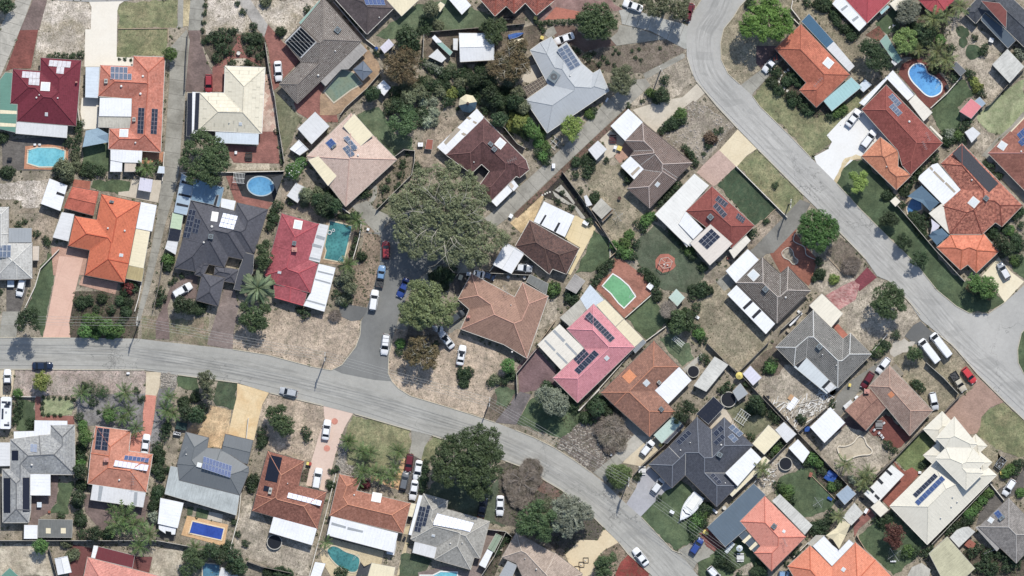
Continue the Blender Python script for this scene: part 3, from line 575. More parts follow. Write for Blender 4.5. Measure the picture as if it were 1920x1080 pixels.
WCOL = dict(aqua=('6fc9d6', '57b6c8'), skyblue=('5ba6d2', '4693c4'), teal=('3f8f8e', '2f7577'), blue=('2d55b4', '2548a3'), blue2=('4f86a0', '3f7590'), blue3=('3f7fb4', '356fa0'), murky=('6f8a7a', '7d8a70'), green=('70b57c', '62a86f'), brightblue=('58ace6', '4797da'), drained=('c2b49a', 'a89a82'))
def oval(cx, cy, rx, ry, deg):
 a = R(deg); return ' '.join('%g,%g' % (cx + rx * math.cos(t) * math.cos(a) - ry * math.sin(t) * math.sin(a), cy + rx * math.cos(t) * math.sin(a) + ry * math.sin(t) * math.cos(a)) for t in [k * math.pi / 12 for k in range(24)])
def pool(label, mat, s, deck=None, dm='pave_tan'):
 p = ccw(pts(s)); c = cen(p)
 if deck: g('pool_deck', dm, deck, 2)
 z = gz(*c) if deck else .12; r = thing('swimming_pool', label, 'swimming pool', (c[0], c[1], z)); lp = [(x - c[0], y - c[1]) for x, y in p]
 if len(p) > 12 or 'kidney' in label:
  for _ in range(2):
   q = []
   for i in range(len(lp)): a, b = Vector(lp[i]), Vector(lp[(i + 1) % len(lp)]); q += [tuple(a * .75 + b * .25), tuple(a * .25 + b * .75)]
   if len(p) < 24: lp = q
 k = 'water_' + mat
 if k not in MATS: MATS[k] = water_mat(k, *WCOL[mat], caustic=.22 if mat == 'teal' else .1) if mat != 'drained' else conc_mat(k, *WCOL[mat], stain=.5)
 m = MB(); m.prism(lp, -.1, .03, cap=False); m.build('water' if mat != 'drained' else 'basin', MATS[k], r)
 o1 = offs(lp, .22); m = MB(); n = len(lp); inn = offs(lp, -.06)
 for i in range(n): j = (i + 1) % n; m.prism([inn[i], inn[j], o1[j], o1[i]], -.1, .1 if mat != 'drained' else .3)
 cc = 'e9e9e4' if 'white' in label else {'drained': 'd9ccb4', 'aqua': 'd9cbb0', 'teal': 'cfc0a0', 'blue': 'e6d3ae', 'skyblue': 'a9bcc4'}.get(mat, 'cdbfa6'); m.build('coping', PM('coping_' + cc, cc, .7, 0, .1), r)
 if mat != 'drained':
  e = Vector(lp[0]); m = MB()
  for q in (-.25, .25): m.tube([(e.x * 1.05 + q, e.y * 1.05, .1), (e.x + q, e.y, .7), (e.x * .9 + q, e.y * .9, .6), (e.x * .9 + q, e.y * .9, 0)], .03)
  m.build('ladder', PM('steel', 'a8abad', .3, .9), r)
  if mat in ('teal', 'green', 'aqua', 'brightblue', 'murky'):
   m = MB(); a0 = Vector(lp[n // 2]) * .8; m.tube([(a0.x + .9 * math.cos(t * .8) * (1 - t * .05), a0.y + .7 * math.sin(t * 1.1), .05) for t in range(9)], .035); m.build('cleaner_hose', PM('hose', 'bcd6cf', .5), r)
def sail(label, mat, s, z):
 col = dict(sail_blue='8ba6b7', sail_dark='43464b', sail_cream='d9cba2', sail_steel='557288')[mat]; p = ccw(pts(s, z)); c = cen(p); r = thing('shade_sail', label, 'shade sail', (c[0], c[1], 0)); m = MB(); n = len(p); v = []
 for i, (x, y) in enumerate(p): v.append((x - c[0], y - c[1], z + (.35 if i % 2 else -.25)))
 for i in range(n): j = (i + 1) % n; m.face([v[i], v[j], (0, 0, z - .1)])
 for i in range(n): j = (i + 1) % n; m.face([(v[j][0], v[j][1], v[j][2] - .01), (v[i][0], v[i][1], v[i][2] - .01), (0, 0, z - .11)])
 k = len(m.f); m.build('fabric', PM(mat, col, .8, 0, .12), r)
 for i in range(0, n, max(1, n // 4)):
  m = MB(); m.cyl((0, 0, 0), .06, v[i][2], 8); m.build('post', PM('steel_post', '9a9c9e', .4, .3), r, (v[i][0] * 1.02, v[i][1] * 1.02, 0))
FM = {}
def fence(kind, s, label):
 if not label: return
 p = [Vector(q) for q in pts(s)]; hh, th, col = dict(white=(.95, .13, 'd3cab9'), grey=(1.75, .07, 'a09c90'), dark=(1.75, .07, '6d665c'), timber=(1.2, .09, 'a88f72'))[kind]; wall = 'wall' in label; nm = 'garden_wall' if wall else 'fence'; c = (p[0] + p[-1]) / 2
 cat = 'wall' if wall else ('edging' if 'edging' in label else 'fence'); nm = nm if cat != 'edging' else 'garden_edging'; hh = .3 if cat == 'edging' else hh
 r = thing(nm, label, cat, (c.x, c.y, 0)); mt = PM('fence_' + kind, col, .85, 0, .2); cap = PM('fence_cap_' + kind, {'white': 'ddd6c8', 'grey': 'c0bbae', 'dark': '958c80', 'timber': 'bda486'}[kind], .85, 0, .15)
 if kind not in FM:
  a = MB(); L = 2.36
  if kind in ('white',): a.box((0, 0, .5), (L, 1, .97)); a.box((0, 0, 1.0), (L, 1.35, .06), 0, 1)
  else:
   a.box((0, .15, .5), (L, .3, .95))
   for i in range(11): a.box(((i + .5) * L / 11 - L / 2, -.2, .5), (L / 11 * .82, .45, .97))
   a.box((0, 0, 1.0), (L, 1.3, .045), 0, 1)
  b = MB(); b.box((0, 0, .52), (.1, 1.5, 1.06)); FM[kind] = (a.mesh('fence_panel', [mt, cap]), b.mesh('fence_post', cap))
 for a, b in zip(p, p[1:]):
  L = (b - a).length; k = max(1, round(L / 2.4)); d = (b - a).normalized(); ang = math.atan2(d.y, d.x)
  for i in range(k):
   q = a + d * (L * (i + .5) / k); o = link('panel', FM[kind][0], r, (q.x - c.x, q.y - c.y, 0), ang); o.scale = (L / k / 2.4, th, hh)
   q = a + d * (L * i / k); o = link('post', FM[kind][1], r, (q.x - c.x, q.y - c.y, 0), ang); o.scale = (1, th, hh)
CC = dict(white='eceef0', white2='dfe2e4', silver='b5bac0', silver2='c9cccf', silverdark='aab0b8', silverwhite='d0d4d8', red='a52a33', darkred='701f2b', brightred='d8262c', navy='20304c', blue='6f9cc8', blue2='2b4c9c', blue3='7fa6cf', black='1b2133', gray='4a5055', gray2='6b7076', beige='c9bfa6', cage='a9abaa')
def cmat(c): 
 k = 'paint_' + c
 if k not in MATS: MATS[k] = car_mat(k, CC[c])
 return MATS[k]
def wheelmesh():
 a = MB(); b = MB()
 for m, r, wd in ((a, .32, .2), (b, .2, .215)):
  q = MB(); q.cyl((0, 0, -wd / 2), r, wd, 14); m.v += [(x, z, y) for x, y, z in q.v]; m.f += [f[::-1] for f in q.f]; m.m += q.m
 return a.mesh('tyre', PM('rubber', '232323', .9)), b.mesh('rim', PM('alloy', 'a9abad', .35, .6))
WHM = wheelmesh()
def car(tp, col, x, y, ang, ln, label):
 cx, cy = atp(x, y, .7); L = ln or dict(hatch=4.3, sedan=4.85, suv=5.0, ute=5.2, van=6.6)[tp]; Wd = dict(hatch=1.8, sedan=1.88, suv=1.95, ute=1.84, van=2.0)[tp]; nmc = dict(ute='ute', van='van').get(tp, 'car')
 r = thing('parked_' + nmc, label, nmc, (cx, cy, gz(cx, cy)), R(90 - ang)); r['group'] = 'vehicles parked along the streets and driveways'; pm = cmat(col); hw = Wd / 2
 st = [(-.5, .70, .62), (-.49, .80, .80), (-.46, .9, .90), (-.38, .97, .96), (-.2, 1, .96), (.1, 1, .93), (.27, .99, .9), (.38, .95, .84), (.455, .86, .74), (.487, .72, .62), (.5, .55, .5)]
 if tp == 'van': st = [(-.5, .86, 1.0), (-.49, .95, 1.1), (-.3, 1, 1.15), (.1, 1, 1.15), (.33, 1, 1.12), (.42, .96, 1.0), (.48, .84, .85), (.5, .68, .7)]
 m = MB(); secs = []
 for fx, fw, zt in st:
  x0 = fx * L; w_ = hw * fw; secs.append([(x0, -w_ * .9, .22), (x0, -w_, .42), (x0, -w_ * .985, zt * .82), (x0, -w_ * .86, zt), (x0, -w_ * .4, zt + .035), (x0, w_ * .4, zt + .035), (x0, w_ * .86, zt), (x0, w_ * .985, zt * .82), (x0, w_, .42), (x0, w_ * .9, .22)])
 if tp == 'ute': secs = [s_ for s_ in secs if s_[0][0] > -.13 * L or False]; secs.insert(0, [(-.13 * L, q[1], q[2]) for q in secs[0]])
 k = 10; b = len(m.v)
 for s_ in secs: m.v += s_
 for i in range(len(secs) - 1):
  for j in range(k - 1): m.f.append((b + i * k + j, b + (i + 1) * k + j, b + (i + 1) * k + j + 1, b + i * k + j + 1)); m.m.append(0)
  m.f.append((b + i * k + k - 1, b + (i + 1) * k + k - 1, b + (i + 1) * k, b + i * k)); m.m.append(0)
 m.f.append(tuple(b + j for j in range(k))); m.m.append(0); m.f.append(tuple(b + (len(secs) - 1) * k + j for j in range(k))[::-1]); m.m.append(0)
 m.f = [f[::-1] for f in m.f]; m.build('body', pm, r, smooth=True)
 xr0, xr1, xf1, xf0, zb, zt = dict(hatch=(-.465, -.40, .07, .24, .92, 1.44), sedan=(-.36, -.22, .06, .22, .92, 1.4), suv=(-.48, -.43, .07, .23, .95, 1.68), ute=(-.12, -.09, .10, .24, .92, 1.6), van=(-.495, -.485, .30, .42, 1.12, 2.1))[tp]
 def fr(xa, xb, w0, xc, xd, w1, z0, z1, mm):
  lo = [(xa, -w0, z0), (xb, -w0, z0), (xb, w0, z0), (xa, w0, z0)]; hi = [(xc, -w1, z1), (xd, -w1, z1), (xd, w1, z1), (xc, w1, z1)]
  for i in range(4): j = (i + 1) % 4; mm.face([lo[i], lo[j], hi[j], hi[i]])
  mm.face(hi)
 gm = MB(); fr(xr0 * L, xf0 * L, hw * .88, xr1 * L, xf1 * L, hw * .70, zb, zt, gm); gm.build('window_glass', PM('car_glass', '232a33', .08) , r)
 rm = MB(); fr(xr1 * L - .04, xf1 * L + .04, hw * .76, xr1 * L + .1, xf1 * L - .1, hw * .66, zt - .03, zt + .05, rm)
 if tp == 'van': fr(xr0 * L + .02, (xf1 - .1) * L, hw * .93, xr1 * L + .03, (xf1 - .1) * L, hw * .8, zb, zt + .02, rm)
 rm.build('roof_panel', cmat({'silverwhite': 'white', 'beige': 'beige'}.get(col, col)) if col != 'silverdark' else cmat('white2'), r, smooth=False)
 pl = MB()
 for sx in (-1, 1):
  pl.tube([(xf0 * L, sx * hw * .87, zb), (xf1 * L, sx * hw * .71, zt)], .035); pl.tube([(xr0 * L, sx * hw * .87, zb), (xr1 * L, sx * hw * .71, zt)], .045)
  if tp != 'ute': pl.tube([((xr0 + xf0) / 2 * L, sx * hw * .885, zb), ((xr1 + xf1) / 2 * L, sx * hw * .715, zt)], .04)
 pl.build('window_pillar', pm, r)
 for sx in (-1, 1):
  for fx in (-.31, .31):
   o = link('wheel', WHM[0], r, (fx * L, sx * (hw - .1), .32)); link('rim', WHM[1], o)
  h = MB(); h.box((0, 0, 0), (.1, .32, .14)); h.build('headlight', PM('lamp_lens', 'dfe4e8', .1), r, (.478 * L, sx * hw * .62, .66 if tp != 'van' else .8)); h = MB(); h.box((0, 0, 0), (.07, .26, .16)); h.build('tail_light', PM('tail_lens', '9a2323', .2), r, (-.488 * L, sx * hw * .68, .78))
  h = MB(); h.box((0, 0, 0), (.12, .2, .12)); h.build('mirror', pm, r, (xf0 * L - .12, sx * (hw + .05), .98))
 if tp == 'ute':
  t = MB(); x0, x1 = -.5 * L, -.14 * L; cxm = (x0 + x1) / 2; t.box((cxm, 0, .68), (x1 - x0, Wd * .96, .08))
  for sx in (-1, 1): t.box((cxm, sx * hw * .94, .88), (x1 - x0, .06, .36))
  t.box((x0 + .03, 0, .88), (.06, Wd * .96, .36)); t.box((x1 - .05, 0, 1.0), (.06, Wd * .96, .6)); t.box((cxm, 0, .5), (x1 - x0, .9, .2)); t.build('tray', PM('tray_metal', '4a4d50' if 'dark' in label or 'black' in label else 'b9bbbc', .5), r)
  t = MB()
  for i in range(5): t.box((cxm - .6 + i * .3, (i % 3 - 1) * .35, .82), (.35, .3, .2), i)
  t.build('load', PM('load_' + ('red' if 'red gear' in label else 'grey'), '9a4a3c' if 'red gear' in label else '4a4a4c', .8), r)
 if 'sunroof' in label or 'two-tone' in label: t = MB(); t.box((0, 0, zt + .055), (.75, .8, .02)); t.build('sunroof', PM('car_glass', '232a33', .08), r)
 if 'rack' in label:
  t = MB()
  for fx in (-.3, -.1, .05): t.box((fx * L, 0, zt + .12), (.05, Wd * .75, .04))
  t.build('roof_rack', PM('rack', '3a3c3e', .5), r)
 if 'silverdark' == col:
  t = MB(); t.box((.36 * L, 0, .875), (.2 * L, .5, .02)); t.build('bonnet_stripe', PM('stripe', '5b6470', .3), r)
def dinghy(x, y, ln, wd, ang, mat, cockpit=0):
 cx, cy = atp(x, y, .6); L, hw = ln / TS / S, wd / TS / S / 2
 r = CUR.root = thing(CUR.cat, CUR.label, CUR.cat, (cx, cy, gz(cx, cy)), R(90 - ang)); CUR.c = (cx, cy); m = MB(); k = []
 for i in range(13):
  t = i / 12; w_ = hw * (1 - max(0, (t - .35) / .65) ** 2.2) * (.86 + .14 * min(1, t * 4)); zt = .75 + .25 * t * t; x0 = (t - .5) * L; k.append([(x0, 0, .1 + .3 * t * t), (x0, -w_ * .7, .25 + .2 * t), (x0, -w_, zt), (x0, -w_ * .84, zt + .05), (x0, 0, zt + .1 + .12 * (t > .5)), (x0, w_ * .84, zt + .05), (x0, w_, zt), (x0, w_ * .7, .25 + .2 * t)])
 for s_ in k: m.v += s_
 for i in range(12):
  for j in range(8): m.f.append((i * 8 + j, i * 8 + (j + 1) % 8, (i + 1) * 8 + (j + 1) % 8, (i + 1) * 8 + j)); m.m.append(0)
 m.f.append(tuple(range(8))[::-1]); m.m.append(0); m.build('hull', PM('hull_' + mat, FLAT[mat[2:]], .35, 0, .05), r, smooth=False)
 if ln > 140 and hw > .5:
  for sx in (-1, 1):
   t = MB(); t.tube([((i / 8 - .5) * L * .9, sx * hw * .93 * (1 - max(0, (i / 8 - .35) / .65) ** 2.2), .92 + .2 * (i / 8) ** 2) for i in range(8)], .035); t.build('gunwale', PM('gunwale', 'c6cacc', .4), r)
 if cockpit == 1:
  t = MB(); t.prism([(-.36 * L, -hw * .6), (.08 * L, -hw * .6), (.08 * L, hw * .6), (-.36 * L, hw * .6)], .9, .99); c_ = t.build('cockpit', PM('cockpit_maroon', '5a3040', .6), r)
  t = MB(); t.box((-.18 * L, .1, 1.05), (.9, .5, .14)); t.build('seat', PM('seat_pink', 'c25a80', .6), c_); t = MB(); t.box((.1 * L, 0, 1.15), (.06, hw * 1.3, .35)); t.build('windscreen', PM('car_glass', '232a33', .08), r)
 if cockpit == 2:
  t = MB(); t.prism([(-.46 * L, -hw * .72), (.1 * L, -hw * .72), (.1 * L, hw * .72), (-.46 * L, hw * .72)], .93, 1.05); t.build('deck_well', PM('deck_white', 'dfe2e0', .4), r)
  t = MB(); t.tube([(.16 * L, -hw * .62, 1.12), (.21 * L, 0, 1.2), (.16 * L, hw * .62, 1.12)], .09); t.build('windscreen', PM('car_glass', '232a33', .08), r)
  t = MB(); t.prism([(-.40 * L, -hw * .45), (.02 * L, -hw * .5), (.02 * L, hw * .5), (-.40 * L, hw * .45)], 1.05, 1.2); t.build('cover', PM('deck_cover', 'ecebe2', .6), r)
  t = MB(); t.box((-.53 * L, 0, .9), (.5, .45, .7)); t.cyl((-.53 * L, 0, 1.25), .2, .15, 10); t.build('outboard_motor', PM('motor', '3a4348', .4), r)
  t = MB()
  for sx in (-1, 1): t.tube([(-.4 * L, sx * .8, .35), (.3 * L, sx * .5, .35), (.6 * L, 0, .4)], .05)
  t.build('trailer_frame', PM('steel', 'a8abad', .3, .9), r)
  for sx in (-1, 1): o = link('wheel', WHM[0], r, (-.2 * L, sx * hw * .9, .3)); link('rim', WHM[1], o)
def caravan(x, y, w_, h_, ang, label):
 cx, cy = atp(x, y, 2); a, b = w_ / TS / S, h_ / TS / S; r = thing('caravan', label, 'caravan', (cx, cy, 0), -R(ang)); m = MB(); m.prism([(-a / 2, -b / 2 + .2), (-a / 2 + .2, -b / 2), (a / 2 - .2, -b / 2), (a / 2, -b / 2 + .2), (a / 2, b / 2 - .3), (a / 2 - .4, b / 2), (-a / 2 + .4, b / 2), (-a / 2, b / 2 - .3)], .5, 2.6); m.build('body', PM('caravan_white', 'e9ebec', .4), r)
 for i, (u, v, p, q) in enumerate([(-.15, .33, .5, .06), (.1, .27, .3, .06), (.1, .2, .5, .07), (-.28, .05, .18, .16), (-.28, -.12, .18, .16), (.15, -.38, .5, .06), (.3, .3, .3, .12)]): m = MB(); m.box((0, 0, 0), (p * a, q * b, .05)); m.build('solar_panel', PM('van_panel', '3a4150', .2), r, (u * a, v * b, 2.66))
 for u, v in ((.05, .02), (.3, -.3)): m = MB(); m.box((0, 0, 0), (.4, .4, .12)); m.build('hatch', PM('hatch_grey', '9a9c9e', .4), r, (u * a, v * b, 2.68))
 for sx in (-1, 1): o = link('wheel', WHM[0], r, (sx * a * .42, 0, .3)); o.rotation_euler = (0, 0, R(90)); link('rim', WHM[1], o)
 m = MB(); m.tube([(-.5, b / 2, .5), (0, b / 2 + 1.2, .5)], .06); m.tube([(.5, b / 2, .5), (0, b / 2 + 1.2, .5)], .06); m.build('drawbar', PM('drawbar', '4a4c4e', .5), r)
def skipbin(x, y, w_, h_, ang, mat, label):
 nm, cat = pick(label); a, b = w_ / TS / S, h_ / TS / S; cx, cy = atp(x, y, 1); z = surf_any(cx, cy); r = thing(nm, label, cat, (cx, cy, gz(cx, cy) if z == 0 else z), -R(ang)); mt = PM('item_' + mat, FLAT[mat[2:]], .6, 0, .1); dk = PM('item_dark', '4a4743', .8, 0, .2)
 if nm == 'bin':
  a = max(.6, min(a, 1.3)); n = 2 if a > 1 or 'bins' in label else 1
  for i in range(n):
   m = MB(); m.prism([(-.25, -.28), (.25, -.28), (.25, .28), (-.25, .28)], .05, .95); o = m.build('body', PM('bin_green', '2f4a38', .6), r, (i * .62, 0, 0)); m = MB(); m.prism([(-.3, -.36), (.3, -.36), (.3, .32), (-.3, .32)], .95, 1.03); m.box((0, .36, .95), (.5, .06, .06)); m.build('lid', mt if i == 0 else PM('bin_red', 'b8453a', .6), o)
   for sx in (-1, 1): m = MB(); m.cyl((sx * .25, .28, 0), .09, .05, 8); m.build('wheel', PM('rubber', '232323', .9), o)
 elif nm == 'trailer':
  m = MB(); m.box((0, 0, .5), (a, b, .08)); m.build('floor', dk, r)
  for q, d in (((0, b / 2 - .03, .75), (a, .06, .5)), ((0, -b / 2 + .03, .75), (a, .06, .5)), ((a / 2 - .03, 0, .75), (.06, b - .12, .5)), ((-a / 2 + .03, 0, .75), (.06, b - .12, .5))): m = MB(); m.box((0, 0, 0), d); m.build('side_board', mt, r, q)
  m = MB(); random.seed(int(x))
  for i in range(14): m.box((random.uniform(-.38, .38) * a, random.uniform(-.38, .38) * b, .7), (random.uniform(.15, .5), random.uniform(.1, .3), .15), random.random() * 3)
  m.build('load', PM('load_' + mat, {'m_rocks': 'a09684', 'm_rusty': '7a4a40'}.get(mat, FLAT[mat[2:]]), .9, 0, .25), r)
  for s_ in (-1, 1): o = link('wheel', WHM[0], r, (s_ * a / 2 if b > a else 0, 0 if b > a else s_ * b / 2, .32), R(90) if b > a else 0); link('rim', WHM[1], o)
  m = MB(); e = (0, b / 2 + .9, .4) if b > a else (a / 2 + .9, 0, .4); m.tube([(0, 0, .4), e], .05); m.build('drawbar', PM('drawbar', '4a4c4e', .5), r)
 elif nm == 'mattress':
  m = MB(); m.box((0, 0, .2), (a, b, .3)); m.build('cushion', mt, r); m = MB()
  for i in range(5): m.box(((i - 2) * a / 5, 0, .36), (.04, b * .9, .03))
  m.build('quilting', PM('quilt', 'c9ccd2', .8), r); m = MB(); m.box((-a * .3, -b * .9, .15), (a * .4, b * .8, .3)); m.build('cardboard', PM('card', 'c79a6a', .8), r)
 elif nm == 'cold_frame':
  for i in range(4): m = MB(); m.box((0, 0, 0), (a / 4 * .9, b, .06)); m.build('pane', PM('frost_pane', 'c9d3d8', .2), r, ((i - 1.5) * a / 4, 0, .7))
  m = MB(); m.box((0, 0, .33), (a, b, .62)); m.build('box', PM('frame_timber', '8a7f70', .8), r)
 elif nm == 'bench':
  for i in range(2): m = MB(); m.box((0, 0, 0), (a, b * .42, .05)); m.build('slat', mt, r, (0, (i - .5) * b * .5, .45))
  for s_ in (-1, 1): m = MB(); m.box((s_ * a * .4, 0, .21), (.08, b, .42)); m.build('leg', mt, r)
 else:
  m = MB(); m.prism([(-a / 2, -b / 2), (a / 2, -b / 2), (a / 2, b / 2), (-a / 2, b / 2)], 0, .8 if min(a, b) > .5 else .45); m.build('body', mt, r); zt = .8 if min(a, b) > .5 else .45
  m = MB(); m.prism([(-a / 2 - .04, -b / 2 - .04), (a / 2 + .04, -b / 2 - .04), (a / 2 + .04, b / 2 + .04), (-a / 2 - .04, b / 2 + .04)], zt, zt + .07); m.box((0, 0, zt + .09), (a * .5, b * .08, .04)); m.box((0, 0, zt + .09), (a * .08, b * .6, .04)); m.build('lid', mt, r)
def surf_any(x, y): return 0
def tarpbox(x, y, w_, h_, ang, mat, label):
 a, b = w_ / TS / S, h_ / TS / S; cx, cy = atp(x, y); r = thing('trampoline', label, 'trampoline', (cx, cy, .1), -R(ang)); m = MB(); n = 8
 for i in range(n):
  for j in range(n):
   f = lambda u, v: (((u / n) - .5) * a, ((v / n) - .5) * b, .75 + .1 * noise.noise(Vector((u * .9, v * .9, 3))) - .25 * max(abs(u / n - .5), abs(v / n - .5)))
   m.face([f(i, j), f(i + 1, j), f(i + 1, j + 1), f(i, j + 1)])
 m.build('tarpaulin', PM('item_' + mat, FLAT[mat[2:]], .45, 0, .15), r, smooth=True)
 for sx in (-1, 1):
  for sy in (-1, 1): m = MB(); m.cyl((sx * a * .45, sy * b * .45, 0), .05, .6, 6); m.build('leg', PM('steel', 'a8abad', .3, .9), r)
def tank(x, y, rr, label):
 if rr < 5: return
 nm, cat = pick(label); R_ = rr / TS / S; cx, cy = atp(x, y, .8); r = thing(nm, label, cat, (cx, cy, 0)); dk = PM('tank_dark', '171c26', .5, 0, .2); rim = PM('tank_rim', 'b9b5a8' if 'rim' in label or 'ring' in label else '3a3c40', .6, 0, .1)
 m = MB(); m.cyl((0, 0, .75), R_ * .9, .04, 28); m.build('mat', dk, r); m = MB(); m.ring((0, 0, .74), R_ * .9, R_, .09, 28); m.build('rim', rim, r)
 for k in range(6): a = k * math.pi / 3; m = MB(); m.cyl((R_ * .95 * math.cos(a), R_ * .95 * math.sin(a), 0), .04, .75, 6); m.build('leg', PM('steel', 'a8abad', .3, .9), r)
 if 'tank' in cat:
  m = MB(); m.ring((0, 0, 0), R_ * .86, R_ * .93, .75, 28); m.build('wall', dk, r)
tramp = tank
def thing_fountain(x, y, rr, label):
 nm, cat = pick(label); R_ = rr / TS / S * 1.1; cx, cy = atp(x, y); r = thing({'lid': 'round_cover'}.get(nm, 'garden_' + nm), label, cat, (cx, cy, gz(cx, cy))); mt = PM('pot_' + ('dark' if 'dark' in label else 'pale'), '5a4038' if 'dark' in label else 'd9d6cd', .7)
 m = MB(); m.cyl((0, 0, 0), R_ * .7, .12, 12); m.cyl((0, 0, .12), R_ * .4, .4, 10); m.build('base', mt, r); m = MB(); m.cyl((0, 0, .52), R_ * .6, .15, 14, 0, R_); m.ring((0, 0, .67), R_ * .75, R_, .06, 14); m.build('bowl', mt, r)
def table_set(x, y, label):
 nm, cat = pick(label); cx, cy = atp(x, y); r = thing('outdoor_' + nm, label, cat, (cx, cy, gz(cx, cy)), (x % 5) * .3); c = 'e3e3e0' if 'white' in label else ('5a2c30' if 'red' in label else ('8f9090' if 'grey' in label else '3a3836')); mt = PM('set_' + c, c, .6); m = MB()
 for i in range(6): m.box((0, (i - 2.5) * .17, .73), (1.7, .15, .04))
 m.build('table_top', mt, r)
 for sx in (-1, 1):
  for sy in (-1, 1): m = MB(); m.box((sx * .75, sy * .4, .36), (.07, .07, .7)); m.build('leg', mt, r)
  m = MB(); m.box((0, sx * .85, .43), (1.6, .3, .05)); m.box((-.6, sx * .85, .2), (.06, .28, .42)); m.box((.6, sx * .85, .2), (.06, .28, .42)); m.build('seat', mt, r)
def steps(s, mat, sz, label):
 q = pts(s); nm, cat = pick(label); c = cen(q); chairs = 'chairs' in label; r = thing(nm if not chairs else 'outdoor_chairs', label, cat, (c[0], c[1], 0)); a = sz / TS / S
 for i, (x, y) in enumerate(q):
  m = MB(); rot = i * .4 + random.random() * .3
  if chairs: m.box((0, 0, .42), (a, a * .8, .06), .7); m.box((-.15, .15, .65), (a, .06, .45), .7); [m.box((u, v, .2), (.05, .05, .4)) for u in (-.18, .18) for v in (-.18, .18)]
  else: m.box((0, 0, .04), (a, a, .09), rot)
  m.build('chair' if chairs else 'stone', PM('item_' + mat, FLAT[mat[2:]], .7, 0, .1), r, (x - c[0], y - c[1], gz(x, y)))
def edge(nm, mat, s, label):
 p = [Vector(q) for q in pts(s)]; q = []
 for i in range(len(p) - 1):
  a, b, c, d = p[max(i - 1, 0)], p[i], p[i + 1], p[min(i + 2, len(p) - 1)]
  if (p[0] - p[-1]).length < .1: a = p[i - 1] if i else p[-2]; d = p[i + 2] if i + 2 < len(p) else p[1]
  for t in (0, .25, .5, .75): q.append(.5 * ((2 * b) + (c - a) * t + (2 * a - 5 * b + 4 * c - d) * t * t + (3 * b - a - 3 * c + d) * t ** 3))
 q.append(p[-1]); r = thing(nm, label, 'edging', (q[0].x, q[0].y, 0)); mt = PM('edge_conc', 'cdc6b8', .9, 0, .1)
 for i in range(len(q) - 1):
  d = (q[i + 1] - q[i]); L = d.length
  if L < .02: continue
  m = MB(); m.box((0, 0, 0), (L * .96, .17, .2), math.atan2(d.y, d.x)); mid = (q[i] + q[i + 1]) / 2; m.build('edging_block', mt, r, (mid.x - q[0].x, mid.y - q[0].y, .16))
def frames(s, sz, label):
 q = pts(s); c = cen(q); r = thing('timber_frames', label, 'planter frames', (c[0], c[1], gz(*c))); a = sz / TS / S
 for x, y in q:
  m = MB()
  for u, v, w_, h_ in ((0, a, 2 * a, .12), (0, -a, 2 * a, .12), (a, 0, .12, 2 * a), (-a, 0, .12, 2 * a)): m.box((u, v, .1), (w_, h_, .18), 0)
  m.build('frame', PM('frame_dark', '5f564c', .8), r, (x - c[0], y - c[1], 0))
  m = MB(); m.cyl((0, 0, 0), .15, .25, 8); m.build('pot', PM('pot_pale', 'd9d6cd', .7), r, (x - c[0] - .1, y - c[1], 0))
def bars(r, a, b, z, n, m_, mt, w_=.07, nm='slat'):
 for i in range(n): m = MB(); m.box((0, 0, 0), (w_, b, .06)); m.build(nm, mt, r, (-a / 2 + a * (i + .5) / n, 0, z))
 for i in range(m_): m = MB(); m.box((0, 0, 0), (a, w_ * 1.2, .09)); m.build('beam', mt, r, (0, -b / 2 + b * (i / (m_ - 1) if m_ > 1 else .5), z - .08))
def pergola(x, y, w_, h_, ang, label):
 nm, cat = pick(label); a, b = w_ / TS / S, h_ / TS / S; z = .5 if 'fallen' in label else 2.2; cx, cy = atp(x, y, z); r = thing(nm, label, cat, (cx, cy, 0), -R(ang)); mt = PM('white_bar', 'd9dad6', .5)
 n = 8 if 'slatted' in label or 'swing' in label else (2 if 'fallen' in label else 5); bars(r, a, b, z, n, 3, mt)
 for sx in (-1, 1):
  for sy in (-1, 1): m = MB(); m.box((sx * a / 2, sy * b / 2, z / 2), (.07, .07, z)); m.build('post', mt, r)
def pergola_quad(s, mat, label):
 p = ccw(pts(s, 2.4)); c = cen(p); r = thing('pergola', label, 'pergola', (c[0], c[1], 0)); mt = PM('item_' + mat, FLAT[mat[2:]], .8, 0, .15); P4 = [Vector(q) - Vector(c) for q in p]
 m = MB(); m.prism([tuple(q * .99) for q in P4], 2.2, 2.23); m.build('mesh_shade', PM('pergola_shade', '6e6258', .9, 0, .2), r)
 for i in range(8): t = (i + .5) / 8; a, b = P4[0].lerp(P4[1], t), P4[3].lerp(P4[2], t); m = MB(); m.tube([(a.x, a.y, 2.4), (b.x, b.y, 2.4)], .05); m.build('slat', mt, r)
 for i in range(4): t = i / 3; a, b = P4[0].lerp(P4[3], t), P4[1].lerp(P4[2], t); m = MB(); m.tube([(a.x, a.y, 2.32), (b.x, b.y, 2.32)], .07); m.build('beam', mt, r)
 for q in P4: m = MB(); m.box((q.x, q.y, 1.15), (.1, .1, 2.3)); m.build('post', mt, r)
def washline(x, y, sz, label):
 cx, cy = atp(x, y, 2); L = sz / TS / S; r = thing('clothes_line', label, 'clothes line', (cx, cy, 0), .6); mt = PM('line_metal', 'c3c5c2', .4, .3); m = MB(); m.cyl((0, 0, 0), .05, 2.1, 8); m.build('pole', mt, r)
 for k in range(4): a = k * math.pi / 2; m = MB(); m.tube([(0, 0, 1.9), (L * math.cos(a), L * math.sin(a), 2.1)], .035); m.build('arm', mt, r)
 m = MB()
 for f in (.45, .7, .97): m.tube([(L * f * math.cos(a), L * f * math.sin(a), 2.08) for a in [k * math.pi / 2 for k in range(5)]], .012)
 m.build('line', mt, r)
